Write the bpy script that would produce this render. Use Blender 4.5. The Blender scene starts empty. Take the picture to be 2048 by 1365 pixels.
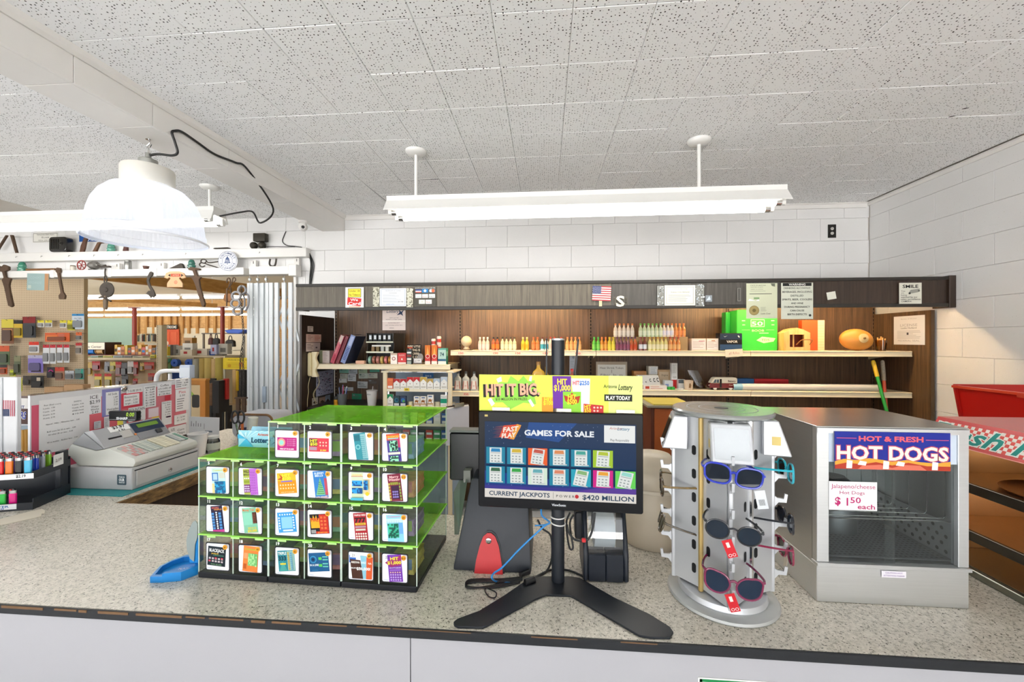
import bpy,bmesh,math,random
from mathutils import Vector,Matrix
random.seed(7)
SC=bpy.context.scene
COL=SC.collection
PI=math.pi
FPX,YAW,CXP,CYP,EYE=818.0,0.0812,1024.0,681.0,1.62
cam_d=bpy.data.cameras.new('camera');cam=bpy.data.objects.new('camera',cam_d);COL.objects.link(cam)
cam.location=(0,0,EYE);cam.rotation_euler=(PI/2,0,YAW)
cam_d.sensor_width=36;cam_d.lens=FPX/2048*36;cam_d.shift_y=-1.5/2048;cam_d.clip_start=.05
SC.camera=cam
W=bpy.data.worlds.new('daylight');SC.world=W;W.use_nodes=True
W.node_tree.nodes['Background'].inputs[0].default_value=(.93,.96,1,1)
W.node_tree.nodes['Background'].inputs[1].default_value=1.5
sun_d=bpy.data.lights.new('sun','SUN');sun_d.energy=32;sun_d.angle=.01;sun_d.color=(1,.985,.96)
sun=bpy.data.objects.new('sun',sun_d);COL.objects.link(sun);sun.rotation_euler=(-math.radians(38),0,.25)
SC.view_settings.view_transform='Standard';SC.view_settings.look='None'
SC.view_settings.exposure=0.65;SC.view_settings.gamma=1;SC.view_settings.use_curve_mapping=False
SC.cycles.max_bounces=10;SC.cycles.transparent_max_bounces=24;SC.cycles.diffuse_bounces=5
SC.cycles.sample_clamp_indirect=6
SC.cycles.use_denoising=True
TUBE_E,LAMP_E,WARM_E,FAR_E=13.0,6.0,64.0,8.0
def at(u,v,X=None,Y=None,Z=None):
 a=(u-CXP)/FPX;b=(CYP-v)/FPX;c,s=math.cos(YAW),math.sin(YAW)
 d=Vector((a*c-s,a*s+c,b))
 t=X/d.x if X is not None else Y/d.y if Y is not None else(Z-EYE)/d.z
 return Vector((0,0,EYE))+d*t
def lin(h):
 if not isinstance(h,str):return tuple(h)
 h=h.lstrip('#');o=[]
 for i in(0,2,4):
  x=int(h[i:i+2],16)/255
  o.append(x/12.92 if x<=.04045 else((x+.055)/1.055)**2.4)
 return tuple(o)
MC={}
def nd(nt,t,**k):
 n=nt.nodes.new(t)
 for a,b in k.items():setattr(n,a,b)
 return n
def newmat(name):
 m=bpy.data.materials.new(name);m.use_nodes=True
 nt=m.node_tree;return m,nt,nt.nodes['Principled BSDF']
def M(col,rough=.55,metal=0,var=.05,scale=14,bump=.0,emit=0,coat=0,spec=.5,name=None):
 """plain painted / plastic / metal surface: base colour with a little noise in tone and gloss"""
 key=(col,rough,metal,var,scale,bump,emit,coat,spec)
 if key in MC:return MC[key]
 m,nt,b=newmat(name or 'paint_'+(col.lstrip('#') if isinstance(col,str) else 'c'))
 r,g,bl=lin(col)
 b.inputs['Roughness'].default_value=rough;b.inputs['Metallic'].default_value=metal
 b.inputs['Specular IOR Level'].default_value=spec
 if coat:b.inputs['Coat Weight'].default_value=coat
 tc=nd(nt,'ShaderNodeTexCoord');no=nd(nt,'ShaderNodeTexNoise');no.inputs['Scale'].default_value=scale;no.inputs['Detail'].default_value=4
 nt.links.new(tc.outputs['Object'],no.inputs['Vector'])
 mx=nd(nt,'ShaderNodeMix',data_type='RGBA')
 mx.inputs['A'].default_value=(r*(1-var),g*(1-var),bl*(1-var),1);mx.inputs['B'].default_value=(min(1,r*(1+var)),min(1,g*(1+var)),min(1,bl*(1+var)),1)
 nt.links.new(no.outputs['Fac'],mx.inputs['Factor']);nt.links.new(mx.outputs['Result'],b.inputs['Base Color'])
 if bump:
  bp=nd(nt,'ShaderNodeBump');bp.inputs['Strength'].default_value=bump;bp.inputs['Distance'].default_value=.002
  nt.links.new(no.outputs['Fac'],bp.inputs['Height']);nt.links.new(bp.outputs['Normal'],b.inputs['Normal'])
 if emit:
  b.inputs['Emission Color'].default_value=(r,g,bl,1);b.inputs['Emission Strength'].default_value=emit
 MC[key]=m;return m
def INK(col,rough=.6):
 """flat printing ink or paper"""
 key=('ink',col,rough)
 if key in MC:return MC[key]
 m,nt,b=newmat('ink_'+(col.lstrip('#') if isinstance(col,str) else 'c'))
 b.inputs['Base Color'].default_value=(*lin(col),1);b.inputs['Roughness'].default_value=rough;b.inputs['Specular IOR Level'].default_value=.3
 MC[key]=m;return m
def SCREEN(col,e=1.0):
 key=('scr',col,e)
 if key in MC:return MC[key]
 m,nt,b=newmat('screen_'+col.lstrip('#'))
 b.inputs['Base Color'].default_value=(.004,.004,.004,1);b.inputs['Roughness'].default_value=.3;b.inputs['Specular IOR Level'].default_value=.12
 b.inputs['Emission Color'].default_value=(*lin(col),1);b.inputs['Emission Strength'].default_value=e
 MC[key]=m;return m
def GLOW(col,e,name='glow'):
 key=('glow',col,e)
 if key in MC:return MC[key]
 m=bpy.data.materials.new(name);m.use_nodes=True;nt=m.node_tree;nt.nodes.clear()
 o=nd(nt,'ShaderNodeOutputMaterial');em=nd(nt,'ShaderNodeEmission');em.inputs[0].default_value=(*lin(col),1);em.inputs[1].default_value=e
 nt.links.new(em.outputs[0],o.inputs[0]);MC[key]=m;return m
def CLEAR(col='#ffffff',tint=.92,gloss=.12,rough=.03,name='clear_acrylic'):
 """clear or tinted sheet: see-through with a fresnel gloss"""
 key=('clear',col,tint,gloss,rough)
 if key in MC:return MC[key]
 m=bpy.data.materials.new(name);m.use_nodes=True;nt=m.node_tree;nt.nodes.clear()
 o=nd(nt,'ShaderNodeOutputMaterial');tr=nd(nt,'ShaderNodeBsdfTransparent');gl=nd(nt,'ShaderNodeBsdfGlossy');mx=nd(nt,'ShaderNodeMixShader');lw=nd(nt,'ShaderNodeLayerWeight')
 r,g,b=lin(col);tr.inputs[0].default_value=(r*tint,g*tint,b*tint,1);gl.inputs[0].default_value=(.9,.9,.9,1);gl.inputs['Roughness'].default_value=rough
 lw.inputs['Blend'].default_value=.25
 mp=nd(nt,'ShaderNodeMapRange');mp.inputs['To Min'].default_value=gloss*.35;mp.inputs['To Max'].default_value=min(1,gloss*4)
 nt.links.new(lw.outputs['Fresnel'],mp.inputs['Value']);nt.links.new(mp.outputs['Result'],mx.inputs['Fac'])
 nt.links.new(tr.outputs[0],mx.inputs[1]);nt.links.new(gl.outputs[0],mx.inputs[2]);nt.links.new(mx.outputs[0],o.inputs[0])
 MC[key]=m;return m
def WOOD(c1,c2,rough=.5,axis='Z',scale=9,stretch=.06,name='wood_grain',gscale=1):
 key=('wood',c1,c2,rough,axis,scale,stretch,gscale)
 if key in MC:return MC[key]
 m,nt,b=newmat(name);b.inputs['Roughness'].default_value=rough
 ge=nd(nt,'ShaderNodeNewGeometry');mp=nd(nt,'ShaderNodeMapping')
 sc=[scale*6*gscale]*3;sc['XYZ'.index(axis)]=scale*6*stretch*gscale;mp.inputs['Scale'].default_value=sc
 no=nd(nt,'ShaderNodeTexNoise');no.inputs['Scale'].default_value=1.0;no.inputs['Detail'].default_value=6;no.inputs['Roughness'].default_value=.7
 cr=nd(nt,'ShaderNodeValToRGB');cr.color_ramp.elements[0].position=.32;cr.color_ramp.elements[0].color=(*lin(c1),1);cr.color_ramp.elements[1].position=.7;cr.color_ramp.elements[1].color=(*lin(c2),1)
 nt.links.new(ge.outputs['Position'],mp.inputs['Vector']);nt.links.new(mp.outputs[0],no.inputs['Vector']);nt.links.new(no.outputs['Fac'],cr.inputs[0]);nt.links.new(cr.outputs[0],b.inputs['Base Color'])
 bp=nd(nt,'ShaderNodeBump');bp.inputs['Strength'].default_value=.15;bp.inputs['Distance'].default_value=.001
 nt.links.new(no.outputs['Fac'],bp.inputs['Height']);nt.links.new(bp.outputs[0],b.inputs['Normal'])
 MC[key]=m;return m
def STEEL(col='#c9c9c6',rough=.28,axis='X',name='brushed_steel'):
 key=('steel',col,rough,axis)
 if key in MC:return MC[key]
 m,nt,b=newmat(name);b.inputs['Metallic'].default_value=.9;b.inputs['Base Color'].default_value=(*lin(col),1)
 ge=nd(nt,'ShaderNodeNewGeometry');mp=nd(nt,'ShaderNodeMapping');sc=[420]*3;sc['XYZ'.index(axis)]=6;mp.inputs['Scale'].default_value=sc
 no=nd(nt,'ShaderNodeTexNoise');no.inputs['Scale'].default_value=1;no.inputs['Detail'].default_value=2
 n2=nd(nt,'ShaderNodeTexNoise');n2.inputs['Scale'].default_value=5;n2.inputs['Detail'].default_value=3
 mr=nd(nt,'ShaderNodeMapRange');mr.inputs['To Min'].default_value=rough*.9;mr.inputs['To Max'].default_value=rough*1.15
 nt.links.new(ge.outputs['Position'],mp.inputs['Vector']);nt.links.new(mp.outputs[0],no.inputs['Vector']);nt.links.new(ge.outputs['Position'],n2.inputs['Vector']);nt.links.new(n2.outputs['Fac'],mr.inputs['Value']);nt.links.new(mr.outputs[0],b.inputs['Roughness'])
 r,g,bl=lin(col);mx=nd(nt,'ShaderNodeMix',data_type='RGBA');mx.inputs['A'].default_value=(r*.93,g*.93,bl*.93,1);mx.inputs['B'].default_value=(min(1,r*1.05),min(1,g*1.05),min(1,bl*1.05),1);nt.links.new(no.outputs['Fac'],mx.inputs['Factor']);nt.links.new(mx.outputs['Result'],b.inputs['Base Color'])
 MC[key]=m;return m
TX={}
def text_geo(s,bold=0.,shear=0.):
 k=(s,bold,shear)
 if k in TX:return TX[k]
 cu=bpy.data.curves.new('t','FONT');cu.body=s;cu.size=1;cu.resolution_u=2;cu.offset=bold;cu.shear=shear;cu.fill_mode='FRONT'
 cu.align_x='CENTER'
 o=bpy.data.objects.new('t',cu);me=bpy.data.meshes.new_from_object(o)
 vs=[tuple(v.co) for v in me.vertices];fs=[tuple(p.vertices) for p in me.polygons]
 bpy.data.objects.remove(o);bpy.data.curves.remove(cu);bpy.data.meshes.remove(me)
 if vs:
  xs=[v[0] for v in vs];ys=[v[1] for v in vs];bb=(min(xs),max(xs),min(ys),max(ys))
 else:bb=(0,1,0,1)
 TX[k]=(vs,fs,bb);return TX[k]
class MB:
 def __init__(s):s.v=[];s.f=[];s.m=[];s.mats=[];s.cur=0
 def mat(s,m):
  if m not in s.mats:s.mats.append(m)
  s.cur=s.mats.index(m);return s
 def add(s,vs,fs,m=None):
  if m is not None:s.mat(m)
  n=len(s.v);s.v+=[tuple(p) for p in vs]
  for f in fs:s.f.append(tuple(i+n for i in f));s.m.append(s.cur)
  return s
 def box(s,x0,x1,y0,y1,z0,z1,m=None):
  vs=[(x,y,z) for x in(x0,x1) for y in(y0,y1) for z in(z0,z1)]
  return s.add(vs,[(0,1,3,2),(4,6,7,5),(0,4,5,1),(2,3,7,6),(0,2,6,4),(1,5,7,3)],m)
 def quad(s,a,b,c,d,m=None):return s.add([a,b,c,d],[(0,1,2,3)],m)
 def prism(s,poly,z0,z1,m=None,fn=None):
  """poly = list of (x,y); extruded along z; fn maps (x,y,z) to a point"""
  n=len(poly);fn=fn or(lambda x,y,z:(x,y,z))
  vs=[fn(x,y,z0) for x,y in poly]+[fn(x,y,z1) for x,y in poly]
  fs=[tuple(range(n-1,-1,-1)),tuple(range(n,2*n))]+[(i,(i+1)%n,n+(i+1)%n,n+i) for i in range(n)]
  return s.add(vs,fs,m)
 def ring(s,p,d,r,n=10,up=None):
  d=Vector(d).normalized();a=d.orthogonal().normalized() if up is None else up;b=d.cross(a)
  return[Vector(p)+a*(r*math.cos(2*PI*i/n))+b*(r*math.sin(2*PI*i/n)) for i in range(n)]
 def cyl(s,p0,p1,r0,r1=None,n=12,m=None,cap=True):
  r1=r0 if r1 is None else r1;d=Vector(p1)-Vector(p0)
  a=s.ring(p0,d,r0,n);b=s.ring(p1,d,r1,n)
  fs=[(i,(i+1)%n,n+(i+1)%n,n+i) for i in range(n)]
  if cap:fs+=[tuple(range(n-1,-1,-1)),tuple(range(n,2*n))]
  return s.add(a+b,fs,m)
 def lathe(s,prof,c=(0,0,0),n=24,m=None,axis='Z',close=True,arc=2*PI):
  """prof = list of (r, h) revolved round an axis through c"""
  k=len(prof);vs=[];full=abs(arc-2*PI)<1e-6;nn=n if full else n+1
  for j in range(nn):
   a=arc*j/n;ca,sa=math.cos(a),math.sin(a)
   for r,h in prof:
    p=(r*ca,r*sa,h) if axis=='Z' else(r*ca,h,r*sa) if axis=='Y' else(h,r*ca,r*sa)
    vs.append((p[0]+c[0],p[1]+c[1],p[2]+c[2]))
  fs=[]
  for j in range(n):
   j2=(j+1)%nn
   for i in range(k-1):
    q=(j*k+i,j2*k+i,j2*k+i+1,j*k+i+1);fs.append(q if axis!='Y' else q[::-1])
  return s.add(vs,fs,m)
 def tube(s,pts,r,n=8,m=None,cap=True,closed=False):
  pts=[Vector(p) for p in pts];L=len(pts);vs=[];up=None
  for i,p in enumerate(pts):
   d=(pts[(i+1)%L]-pts[i-1]) if closed else(pts[min(i+1,L-1)]-pts[max(i-1,0)])
   d.normalize()
   if up is None:up=d.orthogonal().normalized()
   up=(up-d*up.dot(d));up=up.normalized() if up.length>1e-6 else d.orthogonal().normalized()
   rr=r[i] if isinstance(r,(list,tuple)) else r
   b=d.cross(up);vs+=[p+up*(rr*math.cos(2*PI*k/n))+b*(rr*math.sin(2*PI*k/n)) for k in range(n)]
  fs=[]
  for i in range(L if closed else L-1):
   j=(i+1)%L
   for k in range(n):fs.append((i*n+k,i*n+(k+1)%n,j*n+(k+1)%n,j*n+k))
  if cap and not closed:fs+=[tuple(range(n-1,-1,-1)),tuple((L-1)*n+k for k in range(n))]
  return s.add(vs,fs,m)
 def sphere(s,c,r,n=14,k=9,m=None,sc=(1,1,1)):
  prof=[(r*math.sin(PI*i/k),-r*math.cos(PI*i/k)) for i in range(k+1)]
  b=MB();b.lathe(prof,n=n);return s.add([(x*sc[0]+c[0],y*sc[1]+c[1],z*sc[2]+c[2]) for x,y,z in b.v],b.f,m)
 def rect(s,x0,y0,x1,y1,m=None,z=0.0):return s.add([(x0,y0,z),(x1,y0,z),(x1,y1,z),(x0,y1,z)],[(0,1,2,3)],m)
 def poly(s,pts,m=None,z=0.0):return s.add([(x,y,z) for x,y in pts],[tuple(range(len(pts)))],m)
 def disc(s,x,y,r,m=None,z=0.0,n=16,ry=None):
  return s.poly([(x+r*math.cos(2*PI*i/n),y+(ry or r)*math.sin(2*PI*i/n)) for i in range(n)],m,z)
 def text(s,t,x,y,h,m=None,w=None,z=.0003,bold=0.,shear=0.,rot=0.,wmax=None):
  """text centred on (x,y); h = cap height; w = forced width"""
  vs,fs,(a,b,c,d)=text_geo(t,bold,shear)
  k=h/.7;kx=k
  if w:kx=w/max(1e-6,b-a)
  elif wmax and(b-a)*k>wmax:kx=wmax/(b-a)
  cx_,cy_=(a+b)/2,.35;cr,sr=math.cos(rot),math.sin(rot);o=[]
  for p in vs:
   px_,py_=(p[0]-cx_)*kx,(p[1]-cy_)*k
   o.append((x+px_*cr-py_*sr,y+px_*sr+py_*cr,z))
  return s.add(o,fs,m)
 def xf(s,mtx,i0=0):
  s.v=s.v[:i0]+[tuple(mtx@Vector(p)) for p in s.v[i0:]];return s
 def build(s,name,mat=None,parent=None,smooth=None,bev=0,seg=1,world=False,frame=None,label=None,kind=None):
  vs=s.v
  if frame is not None:vs=[tuple(frame@Vector(p)) for p in vs]
  if world and parent is not None:
   inv=INV[parent.name];vs=[tuple(inv@Vector(p)) for p in vs]
  me=bpy.data.meshes.new(name);me.from_pydata(vs,[],s.f)
  mats=s.mats if s.mats else[mat]
  if mat is not None and s.mats:mats=s.mats
  for m in mats:me.materials.append(m)
  if len(mats)>1:me.polygons.foreach_set('material_index',s.m)
  if bev:
   bm=bmesh.new();bm.from_mesh(me);bmesh.ops.remove_doubles(bm,verts=bm.verts,dist=1e-6)
   es=[e for e in bm.edges if len(e.link_faces)==2 and e.calc_face_angle(0)>.5]
   bmesh.ops.bevel(bm,geom=es,offset=bev,offset_type='OFFSET',segments=seg,profile=.6,affect='EDGES',clamp_overlap=True)
   bm.to_mesh(me);bm.free()
  if smooth is not None:
   me.polygons.foreach_set('use_smooth',[True]*len(me.polygons))
   me.set_sharp_from_angle(angle=math.radians(smooth))
  me.update()
  o=bpy.data.objects.new(name,me);COL.objects.link(o)
  if parent is not None:
   o.parent=parent;INV[o.name]=INV.get(parent.name,Matrix())
  else:INV[o.name]=Matrix()
  if label:o['label']=label
  if kind:o['kind']=kind
  return o
INV={}
def thing(name,label,cat,loc=(0,0,0),rz=0,group=None):
 o=bpy.data.objects.new(name,None);COL.objects.link(o);o.empty_display_size=.05
 o.location=loc;o.rotation_euler=(0,0,rz);o['label']=label;o['category']=cat
 if group:o['group']=group
 INV[o.name]=(Matrix.Translation(Vector(loc))@Matrix.Rotation(rz,4,'Z')).inverted()
 return o
def tag(o,label,cat,group=None):
 o['label']=label;o['category']=cat
 if group:o['group']=group
 return o
def solo(mb,name,label,cat,mat=None,group=None,loc=None,**k):
 """a thing that is one mesh; geometry given in world space, origin moved to its base"""
 if loc is None:
  xs=[v[0] for v in mb.v];ys=[v[1] for v in mb.v];zs=[v[2] for v in mb.v]
  loc=((min(xs)+max(xs))/2,(min(ys)+max(ys))/2,min(zs))
 mb.v=[(x-loc[0],y-loc[1],z-loc[2]) for x,y,z in mb.v]
 o=mb.build(name,mat,**k);o.location=loc
 return tag(o,label,cat,group)
def copytree(o,parent=None):
 c=o.copy();COL.objects.link(c)
 if parent is not None:c.parent=parent
 for ch in list(o.children):copytree(ch,c)
 return c
def struct(mb,name,mat=None,parent=None,**k):
 o=mb.build(name,mat,parent,**k);o['kind']='structure';return o
def frame(o,x,y):
 """matrix that lays flat print on a surface: o origin, x right, y up"""
 x=Vector(x).normalized();z=x.cross(Vector(y)).normalized();y=z.cross(x)
 m=Matrix.Identity(4)
 for i in range(3):m[i][0],m[i][1],m[i][2],m[i][3]=x[i],y[i],z[i],o[i]
 return m
def FR(x,y,z):return frame((x,y,z),(1,0,0),(0,0,1))
def FX(x,y,z):return frame((x,y,z),(0,1,0),(0,0,1))
def FXn(x,y,z):return frame((x,y,z),(0,-1,0),(0,0,1))
def FZ(x,y,z,r=0):return frame((x,y,z),(math.cos(r),math.sin(r),0),(-math.sin(r),math.cos(r),0))
def rrect(w,h,r,n=4,cx=0,cy=0):
 o=[]
 for qx,qy,a0 in((w/2-r,h/2-r,0),(-w/2+r,h/2-r,PI/2),(-w/2+r,-h/2+r,PI),(w/2-r,-h/2+r,1.5*PI)):
  for i in range(n+1):
   a=a0+PI/2*i/n;o.append((cx+qx+r*math.cos(a),cy+qy+r*math.sin(a)))
 return o
def curve(pts,n=6):
 """catmull-rom through points"""
 P=[Vector(p) for p in pts];P=[P[0]*2-P[1]]+P+[P[-1]*2-P[-2]];o=[]
 for i in range(1,len(P)-2):
  for k in range(n):
   t=k/n;a,b,c,d=P[i-1:i+3]
   o.append(.5*((2*b)+(c-a)*t+(2*a-5*b+4*c-d)*t*t+(3*b-a-3*c+d)*t**3))
 o.append(P[-2]);return o
WHITE_PAINT=M('#e6e3df',.5,var=.02)
CREAM=M('#e4d5b4',.5,var=.03)
BLACK=M('#17181a',.45)
DKGREY=M('#2b2d30',.5)
CHROME=M('#d8d8d8',.12,1,var=.02)
RUST=M('#5a4636',.75,.3,var=.35,scale=40,bump=.5)
IRON=M('#4a443e',.6,.5,var=.3,scale=30,bump=.4)
PAPER=INK('#f1efe9')
K=.93
CEIL=EYE+1.235
BW=3.914
RW=2.895
# ================================================================== the room
def mat_ceiling():
 m,nt,b=newmat('perforated_ceiling_tile');b.inputs['Roughness'].default_value=.8
 ge=nd(nt,'ShaderNodeNewGeometry');mp=nd(nt,'ShaderNodeMapping');mp.inputs['Scale'].default_value=(66,66,0)
 vo=nd(nt,'ShaderNodeTexVoronoi',voronoi_dimensions='2D');vo.inputs['Scale'].default_value=1;vo.inputs['Randomness'].default_value=.62
 nt.links.new(ge.outputs['Position'],mp.inputs['Vector']);nt.links.new(mp.outputs[0],vo.inputs['Vector'])
 sp=nd(nt,'ShaderNodeSeparateColor');nt.links.new(vo.outputs['Color'],sp.inputs[0])
 r=nd(nt,'ShaderNodeMapRange');r.inputs['From Min'].default_value=.1;r.inputs['To Min'].default_value=.0;r.inputs['To Max'].default_value=.215
 nt.links.new(sp.outputs[0],r.inputs['Value'])
 lt=nd(nt,'ShaderNodeMath',operation='LESS_THAN');nt.links.new(vo.outputs['Distance'],lt.inputs[0]);nt.links.new(r.outputs[0],lt.inputs[1])
 no=nd(nt,'ShaderNodeTexNoise');no.inputs['Scale'].default_value=1.3;no.inputs['Detail'].default_value=5;nt.links.new(ge.outputs['Position'],no.inputs['Vector'])
 base=nd(nt,'ShaderNodeMix',data_type='RGBA');base.inputs['A'].default_value=(*lin('#f1f1f1'),1);base.inputs['B'].default_value=(*lin('#fafafa'),1);nt.links.new(no.outputs['Fac'],base.inputs['Factor'])
 mx=nd(nt,'ShaderNodeMix',data_type='RGBA');mx.inputs['B'].default_value=(*lin('#29241f'),1)
 nt.links.new(base.outputs['Result'],mx.inputs['A']);nt.links.new(lt.outputs[0],mx.inputs['Factor']);nt.links.new(mx.outputs['Result'],b.inputs['Base Color'])
 return m
def mat_block():
 m,nt,b=newmat('painted_block');b.inputs['Roughness'].default_value=.55
 ge=nd(nt,'ShaderNodeNewGeometry')
 n1=nd(nt,'ShaderNodeTexNoise');n1.inputs['Scale'].default_value=130;n1.inputs['Detail'].default_value=3
 n2=nd(nt,'ShaderNodeTexNoise');n2.inputs['Scale'].default_value=1.6;n2.inputs['Detail'].default_value=5
 n3=nd(nt,'ShaderNodeTexVoronoi');n3.inputs['Scale'].default_value=42
 for n in(n1,n2,n3):nt.links.new(ge.outputs['Position'],n.inputs['Vector'])
 mx=nd(nt,'ShaderNodeMix',data_type='RGBA');mx.inputs['A'].default_value=(*lin('#dcdbd9'),1);mx.inputs['B'].default_value=(*lin('#eae9e8'),1)
 nt.links.new(n2.outputs['Fac'],mx.inputs['Factor'])
 lt=nd(nt,'ShaderNodeMath',operation='LESS_THAN');lt.inputs[1].default_value=.055;nt.links.new(n3.outputs['Distance'],lt.inputs[0])
 m2=nd(nt,'ShaderNodeMix',data_type='RGBA');m2.inputs['B'].default_value=(*lin('#b3ada4'),1);nt.links.new(mx.outputs['Result'],m2.inputs['A']);nt.links.new(lt.outputs[0],m2.inputs['Factor'])
 nt.links.new(m2.outputs['Result'],b.inputs['Base Color'])
 bp=nd(nt,'ShaderNodeBump');bp.inputs['Strength'].default_value=.45;bp.inputs['Distance'].default_value=.002
 nt.links.new(n1.outputs['Fac'],bp.inputs['Height']);nt.links.new(bp.outputs[0],b.inputs['Normal'])
 return m
def mat_counter():
 m,nt,b=newmat('speckled_laminate');b.inputs['Roughness'].default_value=.27
 ge=nd(nt,'ShaderNodeNewGeometry')
 n1=nd(nt,'ShaderNodeTexNoise');n1.inputs['Scale'].default_value=120;n1.inputs['Detail'].default_value=4;n1.inputs['Roughness'].default_value=.75
 n2=nd(nt,'ShaderNodeTexNoise');n2.inputs['Scale'].default_value=210;n2.inputs['Detail'].default_value=2
 n3=nd(nt,'ShaderNodeTexNoise');n3.inputs['Scale'].default_value=5;n3.inputs['Detail'].default_value=6
 for n in(n1,n2,n3):nt.links.new(ge.outputs['Position'],n.inputs['Vector'])
 cr=nd(nt,'ShaderNodeValToRGB');e=cr.color_ramp.elements
 e[0].position=.30;e[0].color=(*lin('#8b8779'),1);e[1].position=.72;e[1].color=(*lin('#ece6d9'),1)
 e.new(.46).color=(*lin('#ccc6b8'),1)
 nt.links.new(n1.outputs['Fac'],cr.inputs[0])
 lt=nd(nt,'ShaderNodeMath',operation='LESS_THAN');lt.inputs[1].default_value=.35;nt.links.new(n2.outputs['Fac'],lt.inputs[0])
 mx=nd(nt,'ShaderNodeMix',data_type='RGBA');mx.inputs['B'].default_value=(*lin('#5a574e'),1);nt.links.new(lt.outputs[0],mx.inputs['Factor']);nt.links.new(cr.outputs[0],mx.inputs['A'])
 m3=nd(nt,'ShaderNodeMix',data_type='RGBA',blend_type='MULTIPLY');m3.inputs['B'].default_value=(.92,.91,.9,1);nt.links.new(n3.outputs['Fac'],m3.inputs['Factor']);nt.links.new(mx.outputs['Result'],m3.inputs['A'])
 nt.links.new(m3.outputs['Result'],b.inputs['Base Color']);return m
CEILM,BLOCKM,COUNTERM=mat_ceiling(),mat_block(),mat_counter()
MORTAR=M('#dcd8d1',.7,var=.05)
struct(MB().box(-24,RW+.2,-3.2,17.2,-.1,0),'floor',M('#dadad9',.4,var=.05,scale=3))
ceil=struct(MB().box(-9,RW+.2,-3.2,BW+.2,CEIL+.0119,CEIL+.15),'ceiling',M('#cfcac2',.9))
sheet=MB();sheet.box(-9,RW,-3.2,.92,CEIL,CEIL+.0118);sheet.build('tile_sheet',CEILM,ceil)
T=.3048;X0,Y0=-.8117,1.5343
def bevelled_plate(w,h,d,b):
 mb=MB();mb.box(-w/2,w/2,-h/2,h/2,0,d);return mb
tile_mb=MB();g=.0007;a=T/2-g
tile_mb.add([(-a,-a,.0118),(a,-a,.0118),(a,a,.0118),(-a,a,.0118),(-a,-a,.003),(a,-a,.003),(a,a,.003),(-a,a,.003),(-a+.003,-a+.003,0),(a-.003,-a+.003,0),(a-.003,a-.003,0),(-a+.003,a-.003,0)],[(0,1,5,4),(1,2,6,5),(2,3,7,6),(3,0,4,7),(4,5,9,8),(5,6,10,9),(6,7,11,10),(7,4,8,11),(8,9,10,11)])
first=None
for j in range(-2,8):
 for i in range(-16,13):
  x,y=X0+T*(i+.5),Y0+T*(j+.5)
  if-2.25<x<-1.95 or x>RW-.02:continue
  if x<-2 and(x<-4.8 or j<0):continue
  if first is None:
   o=first=tile_mb.build('tile',CEILM,ceil)
  else:
   o=first.copy();COL.objects.link(o);o.parent=ceil
  o.location=(x,y,CEIL+random.choice((0,0,.0006,-.0006)));
def block_wall(name,place,rows,x0,x1,holes,off):
 """place(x, z) -> matrix for a block centred there"""
 return
BLK=MB();bw,bh,bd=.4064,.2032,.012;g=.0007;a,c_,e_=bw/2-g,bh/2-g,.0022
BLK.add([(-a,0,-c_),(a,0,-c_),(a,0,c_),(-a,0,c_),(-a,-bd+e_,-c_),(a,-bd+e_,-c_),(a,-bd+e_,c_),(-a,-bd+e_,c_),(-a+e_,-bd,-c_+e_),(a-e_,-bd,-c_+e_),(a-e_,-bd,c_-e_),(-a+e_,-bd,c_-e_)],[(0,1,5,4),(1,2,6,5),(2,3,7,6),(3,0,4,7),(4,5,9,8),(5,6,10,9),(6,7,11,10),(7,4,8,11),(8,9,10,11)])
wb=MB();wb.box(-2.475,RW+.2,BW+.012,BW+.2,0,CEIL+.05);wb.box(-9,-2.475,BW+.012,BW+.2,2.30,CEIL+.05)
wall_back=struct(wb,'wall_back',MORTAR)
wr=MB();wr.box(RW+.012,RW+.2,-3.2,BW+.012,0,CEIL+.05);wall_right=struct(wr,'wall_right',MORTAR)
Z0=EYE+1.1003
blk0=None
def blk(parent,loc,rz,sx=1.0,sz=1.0):
 global blk0
 if blk0 is None:o=blk0=BLK.build('block',BLOCKM,parent)
 else:o=blk0.copy();COL.objects.link(o);o.parent=parent
 o.location=loc;o.rotation_euler=(0,0,rz);o.scale=(sx,1,sz)
def span_blocks(lo,hi,joint):
 k=math.floor((lo-joint)/bw);x=joint+k*bw
 while x<hi-1e-6:
  s,e=max(x,lo),min(x+bw,hi)
  if e-s>.02:yield(s+e)/2,(e-s)/bw
  x+=bw
ZT=CEIL
for r in range(-1,7):
 zt,zb=Z0-r*bh,Z0-(r+1)*bh
 zt2=min(zt,ZT);sz=(zt2-zb)/bh;j=1.668+(bw/2 if r%2 else 0)
 lo=-5.9 if zb>2.28 else-2.47
 hi=RW if zb>1.95 else-2.0
 for x,sx in span_blocks(lo,hi,j):blk(wall_back,(x,BW+.012,(zt2+zb)/2),0,sx,sz)
for r in range(-1,10):
 zt,zb=Z0-r*bh,Z0-(r+1)*bh;zt2=min(zt,ZT);sz=(zt2-zb)/bh
 j=3.2973+(bw/2 if r%2 else 0)
 for y,sx in span_blocks(1.75,BW,j):blk(wall_right,(RW+.012,y,(zt2+zb)/2),-PI/2,sx,sz)
wl=MB();wl.box(-9.2,-9,-3.2,BW+.2,0,CEIL+.05);struct(wl,'wall_left',WHITE_PAINT)
wf=MB()
wf.box(-9,RW,-3.3,-3.2,0,.35);wf.box(-9,RW,-3.3,-3.2,2.55,CEIL+.05)
for x in(-9,-6.1,-3.2,-.3,RW-.1):wf.box(x,x+.1,-3.3,-3.2,.35,2.55)
struct(wf,'wall_front',WHITE_PAINT)
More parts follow.
